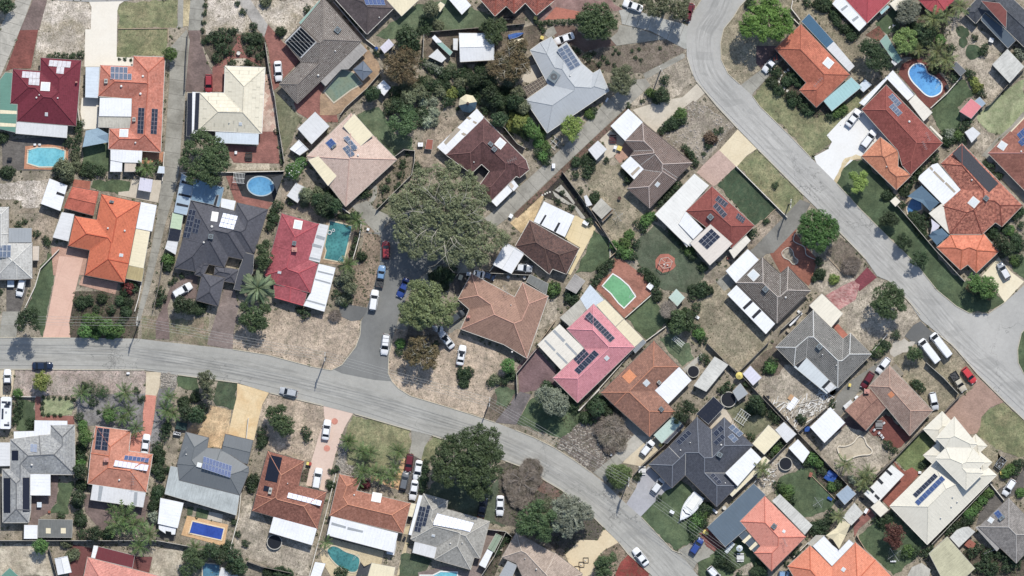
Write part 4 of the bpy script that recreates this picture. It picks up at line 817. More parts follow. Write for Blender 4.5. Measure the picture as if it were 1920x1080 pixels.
def playframe(x, y, rr, label):
 cx, cy = atp(x, y); L = rr / TS / S; g('play_pad', 'pave_pink2', ' '.join('%g,%g' % (x + rr * 1.08 * math.cos(k * math.pi / 4 + .3), y + rr * math.sin(k * math.pi / 4 + .3)) for k in range(8)), 3, 1); r = thing('climbing_frame', label, 'climbing frame', (cx, cy, gz(cx, cy))); mt = PM('frame_wood', 'ceb9a8', .7, 0, .1); v = [(L * .72 * math.cos(k * math.pi / 3 + .2), L * .6 * math.sin(k * math.pi / 3 + .2), 1.9) for k in range(6)]
 for i in range(6):
  m = MB(); m.tube([v[i], v[(i + 1) % 6]], .07); m.build('beam', mt, r); m = MB(); m.tube([v[i], (v[i][0] * 1.12, v[i][1] * 1.12, 0)], .06); m.build('post', mt, r)
 for i in range(0, 6, 2): m = MB(); m.tube([v[i], (0, 0, 2.2)], .06); m.build('rafter', mt, r)
 for q in ((-.3, -.3), (.5, -.5)): m = MB(); m.box((0, 0, 0), (.4, .25, .05)); m.tube([(-.2, 0, 0), (-.2, 0, 1.5)], .015); m.tube([(.2, 0, 0), (.2, 0, 1.5)], .015); m.build('swing_seat', PM('white_bar', 'd9dad6', .5), r, (q[0], q[1], .5))
def debris(s, label):
 q = pts(s); nm, cat = pick(label); c = cen(q); r = thing(nm, label, cat, (c[0], c[1], 0)); random.seed(len(s))
 for i, (x, y) in enumerate(q):
  for k in range(7 if 'umbrella' not in label else 2):
   L = random.uniform(.5, 2.6) if 'plank' in label else random.uniform(.3, .9); m = MB(); m.box((0, 0, 0), (L, random.uniform(.08, .25), .06), random.gauss(.75, .5)); c2 = random.choice(['d9d6cd', 'e6e4de', 'b9b2a4', 'a39684']); m.build('plank' if 'plank' in label else 'piece', PM('debris_' + c2, c2, .8), r, (x - c[0] + random.gauss(0, .8), y - c[1] + random.gauss(0, .8), gz(x, y) + random.uniform(.05, .35)))
def rotsolid(x, y, rr, mat):
 cx, cy = atp(x, y, 2.2); L = rr / TS / S; CUR.root = r = thing('garden_umbrella', CUR.label, 'umbrella', (cx, cy, 0)); CUR.c = (cx, cy)
 m = MB(); n = 8
 for i in range(n): a, b = 2 * math.pi * i / n, 2 * math.pi * (i + 1) / n; m.face([(L * math.cos(a), L * math.sin(a), 1.95), (L * math.cos(b), L * math.sin(b), 1.95), (0, 0, 2.4)]); m.face([(L * math.cos(b), L * math.sin(b), 1.93), (L * math.cos(a), L * math.sin(a), 1.93), (0, 0, 2.38)])
 m.build('canopy', PM('item_' + mat, FLAT[mat[2:]], .7, 0, .1), r); m = MB(); m.cyl((0, 0, 0), .04, 2.45, 8); m.build('pole', PM('steel', 'a8abad', .3, .9), r)
 for i in range(n): a = 2 * math.pi * i / n; m = MB(); m.tube([(L * math.cos(a), L * math.sin(a), 1.96), (0, 0, 2.41)], .02); m.build('rib', PM('rib_y', 'b3a24a' if mat == 'm_yellow' else 'b9c3cc', .6), r)
def rotunda(x, y, rr, label):
 cx, cy = atp(x, y, 3); L = rr / TS / S; r = thing('garden_rotunda', label, 'rotunda', (cx, cy, 0)); n = 8
 for i in range(n):
  a, b = 2 * math.pi * i / n + .2, 2 * math.pi * (i + 1) / n + .2; m = MB(); A, B, T_ = (L * math.cos(a), L * math.sin(a), 2.5), (L * math.cos(b), L * math.sin(b), 2.5), (0, 0, 3.8); m.face([A, B, T_]); dn = lambda q: (q[0], q[1], q[2] - .05); m.face([dn(B), dn(A), dn(T_)])
  mt = PM('rot_cream', 'd9cda8', .6, 0, .1) if (0 < i < 4 or i == 0) else PM('rot_blue', '3d5668', .6, 0, .15); m.build('roof_panel', mt, r); m = MB(); m.cyl((A[0] * .92, A[1] * .92, 0), .08, 2.5, 8); m.build('post', PM('post_paint', 'cfcac0', .6), r)
 m = MB(); m.cyl((0, 0, 3.7), .35, .25, 10, 0, .1); m.build('finial', PM('finial', '5a4a48', .6), r); m = MB(); m.ring((0, 0, .9), L * .85, L * .92, .08, 24); m.build('rail', PM('post_paint', 'cfcac0', .6), r)
def person_float(x, y, label):
 cx, cy = atp(x, y); r = thing('inflatable_ring', label, 'inflatable ring', (cx, cy, .25)); m = MB(); m.tube([(.45 * math.cos(t * .524), .45 * math.sin(t * .524), 0) for t in range(13)], .13, 8); m.build('tube', PM('float_white', 'c9d0d2', .3), r); m = MB(); m.tube([(.9 + .3 * math.cos(t * .524), .5 + .3 * math.sin(t * .524), 0) for t in range(13)], .1, 8); m.build('handle', PM('float_white', 'c9d0d2', .3), r)
def pole(x, y, k, label):
 cx, cy = atp(x, y, 9); r = thing('power_pole', label, 'power pole', (cx, cy, 0), .2 if k == 'w' else .8); m = MB(); m.cyl((0, 0, 0), .17, 9.6, 10, 0, .12); m.build('post', PM('pole_wood', '8d8273' if k == 'w' else '4a443c', .9, 0, .2), r); h = 9.2
 for z in ((h, h - .9) if 'four' not in label else (h, h - .7, h - 1.4, h - 2.1)):
  m = MB(); m.box((0, 0, 0), (2.2 if k == 'w' else .9, .12, .12), R(75)); m.build('crossarm', PM('arm_pale', 'd5d2c8' if k == 'w' else '5a5248', .7), r, (0, 0, z))
  for t in (-.9, -.35, .35, .9): m = MB(); m.cyl((0, 0, 0), .07, .2, 8); m.build('insulator', PM('insulator', 'e8e6e0', .3), r, (t * math.cos(R(75)), t * math.sin(R(75)), z + .06))
def wire(s):
 p = [Vector(q) for q in pts(s, 8.9)]; r = thing('power_lines', 'thin pale overhead wires running along the lower street from pole to pole', 'power lines', (0, 0, 0)); mt = PM('wire', 'b9b8b0', .5)
 for k, off in enumerate((-.95, -.35, .35, .95)):
  m = MB(); path = []
  for a, b in zip(p, p[1:]):
   d = (b - a).normalized(); nn = Vector((-d.y, d.x))
   for t in range(8): u = t / 8; q = a.lerp(b, u) + nn * off; path.append((q.x, q.y, 9.3 - 2.2 * u * (1 - u)))
  m.tube(path, .028, 3); m.build('wire', mt, r)
PL = []; LUMPS = []; LASTP = []
def plants(kind, s):
 global LASTP
 LASTP = []
 for t in s.split():
  x, y, r = [float(v) for v in t.split(',')]; px, py = P(x, y)
  if r / TS < 1: continue
  e = dict(kind=kind, px=px, py=py, r=r / TS, lump=None); PL.append(e); LASTP.append(e)
def lump(label, kind='tree'):
 for e in LASTP: e['lump'] = 1
 LUMPS.append(dict(items=list(LASTP), label=label, kind=kind))
pl = plants; pot = thing_fountain; WH = 'white'
def fp(*a, **k): return flat('patio_roof', *a, **k)
sb = skipbin; fe = fence
def xv(*a): fix('vent', *a)
gd, gy, gv, gl, gp = [(lambda *a, q=q, **k: g(q, *a, **k)) for q in ('driveway', 'yard', 'verge', 'lawn', 'paved_yard')]
gnd = MB(); gnd.prism([(-1500, -1500), (1500, -1500), (1500, 1500), (-1500, 1500)], -.5, 0, cap=False); tag(gnd.build('ground', M('dirt_base')), kind='structure')
T(0,0,6)
g('concrete_lane','conc_grey',"175,0 355,0 285,190 150,520 60,730 0,870 0,300",2,seam=1)
gd('pave_brown',"370,0 530,0 440,335 225,340 290,190",2)
gd('pave_red',"225,340 430,335 350,760 340,770 145,770 60,800 150,560",2)
gv('sand_speckle',"530,0 660,0 980,30 1020,60 1020,330 960,330 950,650 380,680 440,330",1,1)
gd('conc_cream',"1000,15 1400,10 1340,50 1320,120 1310,750 950,750 960,330 1020,330 1030,80",2)
gl('lawn_dry',"1360,30 1400,10 2000,0 1990,310 1330,330 1330,120",1,1)
gl('lawn_dry',"1320,340 1890,320 1890,480 1830,630 1310,640",1,1)
gp('conc_cream',"1300,640 1500,650 1490,740 1290,740",2)
g('road','asphalt_light',"600,0 1500,0 1400,12 1000,20 700,6",3)
pl('dark',"70,60,110 640,640,60 740,640,60 820,640,50 560,640,45");pl('bush',"1925,610,95")
pl('grey',"905,610,50");pl('dark',"1400,660,22 1340,662,16 1470,672,18")
fe('timber',"1330,325 1890,318 1890,480","low white picket edging across the patchy front lawn")
T(0,0,1)
H('crimson house','house with a dark crimson metal hip roof beside pale green carports, top left corner')
roof('metal','crimson',"76,108 152,113 142,236 32,227 33,195 19,194 24,129 75,133",pitch=20)
T(0,160,6)
fp('m_white2',"190,400 760,450 750,590 175,540",2.4)
solar("555,-288 800,-270 545,-215",5,1,'silver');solar("640,-213 725,-205 633,-132",2,1,'silver');solar("250,-162 450,-148 244,-86",5,1,'silver');solar("325,-83 447,-73 322,-5",3,1,'silver')  # glinting panels, their glint painted as a pale base colour
fix('skylight',512,15,105,105,3);xv(413,140,26);xv(445,110,20);xv(653,145,24);fix('skylight',522,325,34,42,3);fix('chimney',860,-35,20)
T(0,0,1)
H('green carport','pale green metal carport roof with cream translucent strips beside the crimson roof',cat='carport')
flat('roof','m_green',"10,136 23,137 19,195 32,196 29,248 0,242 0,150",2.6,strips="0,206 32,208 32,214 0,213;0,230 30,232 29,238 0,237")
T(0,0,1)
H('orange panel house','orange tiled house with three solar arrays and white patios beside the crimson roofed house')
roof('tile','orange2',"250,105 309,107 301,285 203,279 205,241 242,240 247,185 184,180 188,122 249,124",pitch=22)
T(0,160,6)
fp('m_white',"1125,140 1480,150 1475,350 1115,345",2.9);fp('m_stone',"1110,346 1475,352 1455,480 1105,470",2.6)
flat('carport_roof','m_bluewhite',"965,-205 1117,-205 1100,140 960,135",2.5)
fp('m_white',"1245,725 1600,735 1590,870 1380,865 1245,840",2.5);fp('m_white',"1245,842 1375,850 1370,970 1240,970",2.3);fp('m_beige',"1405,868 1530,872 1520,970 1400,970",2.2)
solar("1243,-215 1483,-205 1243,-67",5,2,'pale',skip=[(4,0)]);solar("1558,250 1630,255 1543,540",2,6,'dark');solar("1708,260 1777,265 1693,545",2,6,'dark')
fix('aircon',1193,-48,36,50,0);xv(1608,-102,34);xv(1365,10,34);xv(1580,95,36);fix('aircon',1508,382,34,46,0);fix('skylight',1392,538,100,95,2);xv(1523,645,26)
T(0,160,6)
sail('pale blue grey shade sail beside the orange tiled house with three solar arrays','sail_blue',"1100,480 1218,545 1215,640 930,695 965,510",3)
gl('lawn_green',"920,700 1215,640 1230,720 1230,960 940,950",2,1);gp('conc_cream',"920,140 1110,140 1105,490 940,495 905,300",2)
gp('pave_dark',"20,620 780,560 790,930 600,960 30,960",1)
pool('octagonal turquoise swimming pool in orange paving below the crimson roofed house','aqua',"430,700 620,705 730,735 725,855 700,880 620,915 440,915 310,875 320,730",deck="285,685 560,665 770,705 765,860 610,950 270,940",dm='pave_orange')
pl('dark',"20,590,80 80,980,90");pl('olive',"770,640,70 870,600,60 880,500,55 840,800,75 720,920,110 760,990,90 650,960,70");pl('dark',"900,430,50 960,900,60 1020,960,90 1130,980,60");pl('grey',"850,720,60")
pl('palm',"1640,930,110");pl('olive',"1760,900,70 1560,960,60")
fe(WH,"905,-60 880,250 900,430","white paling fence right of the crimson roof")
fe(WH,"1850,750 1830,1080","pale fence left of the long grey lane behind the orange tiled house with solar arrays")
gp('pave_orange',"1600,740 1850,750 1840,880 1590,880",1)
H('little blue shed','small pale blue shed roof beside the grey lane',cat='shed');flat('roof','m_bluewhite',"1790,910 1850,915 1850,990 1770,985",2.1)
T(0,0,1)
g('service_lane','conc_lane',"318,90 350,55 356,75 349,150 346,200 340,260 336,320 332,344 310,420 296,480 278,552 262,604 254,606 273,520 283,470 294,410 303,340 309,280 313,220 318,150",2,seam=1)
g('footpath','conc_lane',"334,0 344,0 343,52 330,52 333,48",2);gd('conc_lane',"357,0 384,0 378,57 353,57",2,seam=1)
gv('dirt_yellow',"344,0 357,0 354,48 343,50",1)
gd('pave_brown',"354,56 377,57 375,75 390,120 400,140 399,170 348,172",2)
T(300,0,6)
gv('sand_speckle',"530,0 890,0 960,150 1090,330 1020,380 870,360 540,410 510,400",1,1)
gv('sand_speckle',"1010,0 1850,0 1560,300 1420,450 1210,290",1,1)
gd('conc_stain',"860,0 1020,0 1220,290 1175,420 1080,310 960,130",2)
gd('pave_redbrick',"1215,275 1280,350 1380,470 1600,660 1340,930 1340,970 1270,1020 1250,800 1220,560 1175,410",2)
gd('pave_redbrick',"590,750 720,760 720,1030 590,1030",2)
g('garden_path','pave_redbrick',"855,390 905,385 905,480 960,620 1120,680 1130,740 1050,700 960,655 850,655 700,760 600,750 720,660 870,480",3)
g('garden_bed','mulch',"460,400 1190,380 1200,760 1240,1000 700,740 600,740 500,560",1)
gp('conc_pale',"840,660 970,655 960,740 730,745 680,750",2)
gp('lattice',"1180,840 1240,830 1280,1040 1290,1080 1310,1480 1150,1480 1170,1000",2)
pl('dark',"560,430,60 650,430,65 750,425,65 980,420,70 1060,430,80 1120,440,60 640,650,65 810,700,48 985,705,48 1358,350,78");pl('brown',"600,370,45 700,350,50 800,345,50 850,340,35")
pl('olive',"1190,20,75 870,40,35 930,130,45 1050,290,50 760,560,70");pl('grey',"670,520,70 1110,640,50");pl('lime',"1020,560,60 1120,530,35 1165,600,42 490,470,35");pl('hedge',"505,60,30 495,150,30 485,250,30 478,340,30")
pl('dark',"1660,100,55");pot(885,600,20,"small round stone birdbath on the red brick garden path")
car('hatch','red',548,940,180,None,"red hatchback on the brown drive above the cream angled roof");car('sedan',WH,1330,800,176,None,"white car parked against the speckled brown tile roof near the top")
fe('dark',"320,360 300,640 285,1020","dark fence between the grey lane and the brown drive with a red hatchback")
fe('grey',"1185,480 1230,780 1285,1080","grey fence between the white lattice paving and the red brick drive")
T(300,160,6)
H('cream house','house with an L-shaped cream metal roof right of the long grey lane')
roof('metal','cream',"733,-216 1180,-200 1142,540 430,500 450,85 722,85",pitch=20)
fp('m_bluewhite',"625,525 1110,545 1105,665 720,650 625,640",2.4);flat('carport_roof','m_white',"365,75 450,80 430,505 358,560",2.5);flat('pergola_roof','m_navy',"312,85 370,85 355,570 300,570",2.5);flat('pergola_roof','m_navy',"402,85 446,85 430,500 385,505",2.62)
fix('skylight',905,432,40,40,2);xv(778,420,14)
gp('pave_redbrick',"720,660 1100,690 1120,520 1310,520 1350,880 830,870 760,750",1);gp('sand_pale',"870,880 1230,880 1235,950 840,960",2)
gy('lawn_olive',"1285,80 1340,120 1600,380 1530,480 1480,640 1400,760 1340,480 1310,250",1)
T(300,160,6)
pl('bigdark',"480,600,130 620,680,140 700,780,130 360,720,120 520,800,150 300,880,90 680,900,140 480,960,150 620,1080,110 380,1060,90 780,900,70")
lump("dark evergreen tree with a broad uneven crown by the lane below the cream angled roof")
pl('flower',"1500,960,105 1580,860,80");pl('dark',"1310,520,35 1370,780,30");pl('lime',"1360,860,30")
H('ribbed shed','white ribbed shed roof on red brick paving below the speckled brown roof',cat='shed');flat('roof','m_white2',"1745,300 1905,460 1705,660 1550,490",2.6)
H('twin pitch shed','small white gabled shed beside the larger white ribbed shed',cat='shed');roof('metal',WH,"1560,615 1665,720 1570,785 1460,715",pitch=10,wh=2,gab='0,2')
table_set(1000,800,"dark outdoor barbecue and bench on the brick patio below the cream angled roof")
fe(WH,"235,985 500,985 1400,965","white fence above the dark pool deck");fe('grey',"1285,80 1340,480 1400,860","grey fence right of the red brick yard")
T(0,300,5)
gy('sand_white',"0,220 200,200 460,170 380,450 220,450 210,380 0,360",1,1)
gy('dirt',"220,450 560,470 490,740 440,860 380,1000 300,1080 300,640 380,500 160,500",1)
gl('lawn_green',"870,190 1220,200 1210,300 1100,320 850,260",2,1);gp('conc_pale',"1240,180 1520,190 1480,400 1110,330 1110,300 1210,290",2)
gp('pave_pink',"560,810 830,840 800,1080 500,1080 480,820",2);gl('lawn_green',"440,870 550,890 400,1660 250,1400",1,1)
gp('pave_red2',"690,180 850,200 840,290 680,250",2)
H('tangerine house','bright orange tiled house with a long white carport, left of the grey lane')
roof('tile','tangerine',"950,320 1315,400 1205,970 1165,1150 795,1080 840,845 640,805 700,525 905,560",pitch=24)
roof('tile','tangerine2',"680,250 920,295 870,520 600,450",pitch=8,wh=2.3,gab='1,3')
flat('carport_roof','m_white',"1318,395 1468,425 1425,668 1272,640",2.3);flat('carport_roof','m_cream',"1272,645 1405,672 1345,1012 1200,985",2.2);flat('carport_roof','m_mustard',"1200,988 1350,1015 1330,1140 1180,1110",2.1)
fp('m_white2',"580,490 695,510 640,760 495,725",2.3)
xv(1013,640,22);xv(1170,663,24);fix('aircon',1048,390,40,22,10);fix('skylight',1135,892,38,30,8)
H('white shed','white rectangular shed roof with a grey skylight beside the orange tiled annex',cat='shed');flat('roof','m_white',"465,175 630,240 565,475 385,410",2.5,strips="535,295 612,325 605,345 525,320",sc='m_dark')
H('white gazebo','square white spa canopy on the pale deck by the lane',cat='canopy');flat('roof','m_lilac',"1315,165 1432,185 1415,300 1297,280",2.4)
pl('olive',"620,110,100 700,60,70 560,60,60 640,180,60");pl('dark',"790,110,60 860,80,60 930,100,50");pl('palm',"1400,80,75")
pl('dark',"180,610,45 340,690,40 440,780,40 420,740,35 60,110,55");pl('bush',"1575,930,72 1560,1000,45");pl('redleaf',"230,580,25")
H('long grey house','house with a pale grey hip roof at the left edge beside a steep dark driveway')
roof('tile','palegrey',"-60,440 80,440 80,690 80,770 300,775 300,1110 155,1120 -60,1120",pitch=18)
T(0,300,5)
fp('m_grey',"82,640 295,640 295,770 82,770",2.8);fp('m_beige',"305,810 365,810 360,940 303,940",2.2)
solar("-50,795 103,795 -50,915",4,2,'pale')
gd('pave_dark',"60,1100 290,1100 190,1420 60,1420",2);gd('conc_lane',"25,1420 190,1420 150,1670 0,1670 0,1600",2)
T(0,480,5)
car('hatch',WH,195,295,192,None,"white hatchback on the dark drive beside the pale grey roof, left edge");sb(100,260,60,60,0,'m_bluewhite',"pale blue box trailer beside the white hatchback, left edge")
pl('dark',"20,340,45 300,560,120 230,640,75 360,640,70");lump("round dark street tree at the road edge left of the salmon drive")
gd('conc_salmon',"555,0 780,20 730,230 690,400 650,620 660,770 400,770 450,560",2)
gp('pave_pink',"770,190 1110,250 1080,360 740,270",2)
g('garden_bed','mulch',"690,330 1300,330 1290,770 660,770 650,620",1)
pl('dark',"760,440,70 830,420,60 950,400,60 1120,420,60 1200,440,60 1180,520,60 1170,330,60 1240,300,60");pl('redleaf',"1200,300,70 1250,260,50");pl('grey',"1040,500,50 900,500,40");pl('bush',"900,620,90 800,700,80 1000,660,90 1100,700,80 820,590,60 900,720,70 1040,740,60 1140,620,50")
pl('lime',"1510,400,55 1500,330,50 1480,440,45 1640,220,30 1600,250,30 1700,190,30 1570,110,50");
fe('dark',"1530,60 1500,250 1440,510","fence right of the grey lane, beside the charcoal roof");fe(WH,"555,-60 380,120 330,290 230,500","white fence beside the narrow lawn left of the salmon drive")
fe(WH,"1335,220 1300,400 1265,520","low white wall left of the grey lane near the road")
gd('pave_brown',"1600,290 1780,180 1850,180 1850,400 1600,400 1570,480 1590,700 1590,780 1460,775 1460,620 1520,480",2)
gv('verge_mix',"1590,590 1950,580 1960,840 1590,790",1,1);gv('verge_mix',"1330,560 1470,560 1460,780 1330,780",1)
pl('dark',"1700,460,90 1780,480,85 1850,500,70");pl('dark',"1900,460,60")
car('suv',WH,1710,320,60,None,"white car on the curved drive in front of the charcoal roof")
pole(1285,610,'w',"power pole with a white crossarm between the grey lane and the verge")
car('sedan','navy',400,1030,90,None,"dark navy sedan parked on the road at the left")
T(300,300,5)
H('charcoal house','large charcoal tile house with many hips, blue glass patio and solar panels')
roof('tile','charcoal',"290,370 520,440 700,480 720,400 1010,465 880,880 810,865 790,935 640,905 600,1005 450,975 330,1045 135,1010 215,735",pitch=22)
T(300,480,5)
roof('tile','charcoal',"410,10 455,80 400,195 325,175 350,90",pitch=20);roof('tile','charcoal',"395,165 605,205 545,470 335,415",pitch=20);roof('tile','charcoal',"515,100 610,110 745,130 705,255 590,235 600,200 505,175",pitch=18,wh=2.3);flat('carport_roof','m_char',"800,-30 880,-10 870,150 790,330 692,310 740,130",2.6)
T(300,300,5)
fp('m_glassblue',"325,180 600,260 555,440 520,430 525,425 290,375",2.9);fp('m_dark',"530,330 550,330 525,430 500,425",3.0);fp('m_glasspale',"205,125 330,200 250,515 130,490",2.6,strips="205,190 315,220 308,242 198,215;178,310 290,335 285,355 170,330;158,400 268,425 262,445 152,425",sc='m_dark')
fp('m_white',"575,360 710,385 690,470 570,440",2.5);flat('carport_roof','m_palegreen',"118,495 217,512 195,655 95,635",2.3);flat('carport_roof','m_navy',"95,640 200,655 175,765 72,750",2.3);flat('carport_roof','m_white2',"70,757 168,770 145,885 48,830",2.2)
solar("275,460 340,470 212,725",2,5,'dark');solar("330,545 385,560 300,680",2,3,'dark');solar("592,495 730,525 553,625",4,3,'glint')
fix('skylight',512,532,62,95,8);xv(488,625,30);fix('aircon',480,718,45,45,8);xv(413,773,24);
pool('oval pale blue swimming pool on a dark deck below the cream house','skyblue',oval(943,245,122,88,5),deck="690,110 1160,110 1070,395 760,350",dm='deck_black')
gp('pave_redbrick',"620,150 690,150 770,340 1060,400 1010,460 720,400 700,380",2)
sail('dark triangular shade sail over the corner of the oval pool','sail_dark',"1160,130 1095,300 1050,165",2.6);pergola(738,170,110,90,5,"white slatted pergola beside the oval pool")
pl('bush',"1250,100,90");pl('lime',"1100,430,55 1060,480,35");pl('dark',"1060,540,60 1030,620,50 1230,380,50");pl('bigdark',"990,850,85 1000,930,90 960,960,80 1020,790,60")
lump("dark rounded tree between the charcoal roof and the red roof");pl('olive',"1370,330,80 1350,400,60 1480,300,70");pl('dark',"1480,380,80 1560,400,90 1640,430,80 1570,340,60")
gy('dirt',"1180,180 1300,180 1500,540 1200,500 1140,480 1120,370",1,1)
H('stone shed','small pale lean-to shed beside the garden left of the blush tiled roof',cat='shed');flat('roof','m_white2',"1275,215 1365,260 1290,400 1190,335",2.2)
T(300,300,5)
H('red house','bright red tiled house with a striped white side patio, left of the rectangular pool')
roof('tile','red',"1140,500 1490,600 1395,935 1480,975 1410,1245 1070,1160 980,1080 1060,800",pitch=17);roof('tile','red',"1065,1150 1380,1240 1345,1365 1075,1290",pitch=8,wh=2.2,gab='0,2')
fp('m_white2',"1490,597 1580,615 1495,960 1395,935",2.5,strips="1470,700 1550,725 1540,755 1460,730;1430,780 1520,805 1510,830 1425,810;1400,905 1500,930 1495,945 1395,925",sc='m_grey');fp('m_white',"1490,975 1645,1010 1540,1420 1345,1365 1410,1250",2.4,strips="1480,1035 1625,1070 1620,1085 1478,1050;1455,1110 1600,1150 1598,1165 1452,1125;1370,1305 1550,1355 1545,1370 1368,1320",sc='m_grey')
fix('skylight',1292,607,80,85,10);fix('aircon',1260,780,36,40,10);fix('chimney',1262,840,45);fix('skylight',1120,1053,34,26,8)
pool('rectangular green-blue swimming pool right of the red tiled roof','teal',"1595,570 1800,620 1720,960 1540,925 1560,850 1545,800",deck="1570,560 1830,630 1740,985 1480,965 1500,820",dm='pave_tan')
person_float(1590,680,"pale inflatable ring floating on the green-blue pool")
g('garden_bed','mulch',"1680,500 1900,600 1800,1080 1650,1000 1760,950 1830,640 1620,540",1);fe(WH,"1715,455 1890,580 1870,720 1810,930","white wall around the rectangular pool's right side")
pl('palm',"1840,570,95 1760,980,95");pl('dark',"1890,900,60");pl('cream',"1700,520,30 1750,530,30 1840,750,30 1820,820,30 1800,880,30")
T(300,480,5)
gd('pave_brown2',"590,310 700,320 735,480 690,720 680,880 440,830 510,600 560,450",2)
pl('date',"915,300,175");lump("large spiky date palm in front of the red tiled roof",kind='date palm')
pl('bigdark',"900,540,110 830,590,90 960,620,90 880,650,90 800,480,60 990,500,70");lump("broad dark green bushy tree just below the date palm")
gv('sand_dry',"700,700 1050,500 1540,560 1740,540 1760,600 1880,610 1870,740 1830,850 1700,1020 1600,1070 1430,1040 1000,920 680,870",1,1)
gv('sand_dry',"1850,0 1920,0 1920,200 1850,480 1800,470",1);pl('dark',"1360,540,55 1310,510,40");pl('dry',"1640,560,60 1720,440,50");pl('olive',"1760,200,80 1790,300,80 1740,400,70");pl('grey',"1690,240,60 1700,420,60 1650,360,45")
pole(1545,945,'w',"power pole on the dry corner verge at the junction")
T(0,670,5)
gv('sand_pink',"140,115 1340,120 1370,170 1360,350 130,365",1,1);gd('conc_cream2',"0,112 138,115 120,290 95,380 0,370",2)
g('garden_bed','gravel_grey',"720,350 1360,340 1345,700 1230,720 900,640 720,640",1);gd('conc_cream2',"1370,170 1370,140 1510,135 1490,300 1460,360 1365,350",2);gd('pave_salmon',"1365,350 1465,360 1440,600 1410,760 1400,900 1220,900 1220,720 1340,690 1340,520",2)
gv('rocks',"1520,140 1660,150 1650,290 1500,280",2,1);g('garden_bed','gravel_grey',"1490,290 1640,290 1560,560 1500,800 1400,900 1410,740 1450,540",1)
gl('lawn_green',"190,400 330,420 325,690 150,690 150,500",2,1);gl('lawn_pale',"400,395 690,400 680,540 400,545",3,1);gp('pave_redbrick',"330,365 380,370 380,545 690,550 700,630 330,620",2);gl('lawn_green',"1660,160 1850,170 1850,330 1660,280",1,1)
pl('hedge',"400,380,20 450,380,20 500,380,20 560,380,20 620,380,20 680,400,20 395,430,20 390,480,20 400,530,22 450,545,20 510,545,20 560,545,18")
pl('lime',"400,230,105");pl('bush',"165,340,60 170,440,55 130,600,45 290,620,55");pl('dark',"160,520,50");pl('hedge',"840,290,70 920,320,80 980,330,60 790,260,40")
pl('palm',"770,340,95 1180,330,100 1210,510,90 1040,500,90 1580,370,80 1560,500,95 1620,530,80 1280,660,85 1150,570,80");pl('bush',"1030,540,80 870,420,50 1320,390,40");pl('yellow',"1280,310,35");pl('lime',"918,515,22");pl('bush',"800,740,80 770,640,60");pl('dark',"740,560,45 750,860,60 760,940,60 1480,900,75 1500,960,60 1480,830,50");pl('bush',"750,1000,70");pl('lime',"1570,1050,35")
pl('dark',"1560,660,60 1540,740,50")
H('ash house','house with a mottled ash-grey tile roof and dark pool-heating mats, lower left corner')
roof('tile','ash',"475,635 697,635 700,1070 685,1100 290,1095 285,1435 265,1550 25,1550 20,1050 95,1050 95,770 365,735 475,725",pitch=22)
fp('m_white',"325,592 630,597 630,635 475,637 470,722 360,728 358,770 132,768 130,697 322,692",2.5);fp('m_white2',"-40,800 95,800 95,1018 -40,1018",2.4)
fix('mat',140,920,66,92,0);xv(298,1008,26);solar("285,810 350,815 285,885",2,2,'clear')
T(0,864,5)
fix('mat',65,325,68,325,0);fix('mat',243,318,66,320,0);fp('m_white',"285,125 472,127 472,325 285,322",2.7)
gp('pave_brown',"285,320 480,330 480,130 550,120 540,260 530,380 450,490 370,530 350,620 260,620 290,500",2);gl('lawn_green',"540,210 690,200 650,390 640,500 450,490 530,390",1,1)
H('mottled shed','long mottled grey asbestos shed with two cream skylights',cat='shed');flat('roof','m_mottle',"362,550 680,555 672,718 358,715",2.6,strips="430,630 475,632 475,682 430,680;570,630 617,630 617,682 570,680",sc='m_cream')
H('white cubby','small square white shed beside the mottled grey shed',cat='shed');flat('roof','m_white',"228,603 352,605 350,730 225,730",2.2)
sb(368,412,40,45,0,'m_bluewhite',"small blue and white box on the brown paving beside the ash-grey house")
gy('sand_pale',"0,780 300,790 460,880 500,1080 0,1080",1,1);gy('sand_pale',"1430,810 1700,840 1740,900 1690,1000 1680,1080 1390,1080",1,1);gp('pave_darkred',"660,780 1260,900 1430,900 1390,1080 640,1080",1)
pl('bush',"390,800,85");pl('olive',"620,770,70 690,870,70 650,900,60");pl('palm',"1170,520,140 1110,590,120 1260,600,110 1050,440,60 1400,680,100 1310,800,95 1340,590,60");pl('dark',"570,520,45 750,560,75 740,340,80 760,230,70 760,100,80 720,400,60 890,680,80 1010,690,70 1480,290,70 1430,430,60 1460,360,60 1470,80,70 1500,150,60");pl('lime',"770,690,55 740,500,45 1560,90,35");pl('grey',"1440,530,70");pl('bigdark',"1780,900,90 1840,960,90 1760,1020,80 1800,840,60");lump("dark bushy tree beside the sandy yard near the bottom edge at left")
gp('pave_brown',"780,310 1400,330 1340,650 960,670 800,480",1)
H('awning house','house with an orange tile roof, two solar arrays and a white awning with grey panels')
T(0,670,5)
roof('tile','orange3',"895,645 1225,690 1205,880 1430,910 1370,1265 820,1185 850,900",pitch=19)
fp('m_white2',"870,1193 1365,1270 1340,1405 848,1335",2.5,strips="930,1203 968,1210 945,1345 915,1340;1260,1262 1290,1265 1280,1390 1250,1385",sc='m_grey')
solar("908,657 1033,670 885,862",2,5,'dark');solar("1170,918 1400,945 1160,960",6,1,'blue');solar("1080,962 1395,1010 1065,1020",8,1,'glint');fix('chimney',1000,960,42);xv(1118,1150,24);antenna(1250,1140,60,"x")
car('sedan',WH,1365,815,8,None,"white sedan on the salmon path beside the orange roof with two solar arrays")
car('ute',WH,70,215,0,None,"white ute with a black tray on the cream drive, left edge");caravan(55,520,100,300,2,"long white caravan with solar panels on its roof at the left edge")
fe(WH,"130,365 340,370","white fence below the pinkish verge, left")
T(0,864,5)
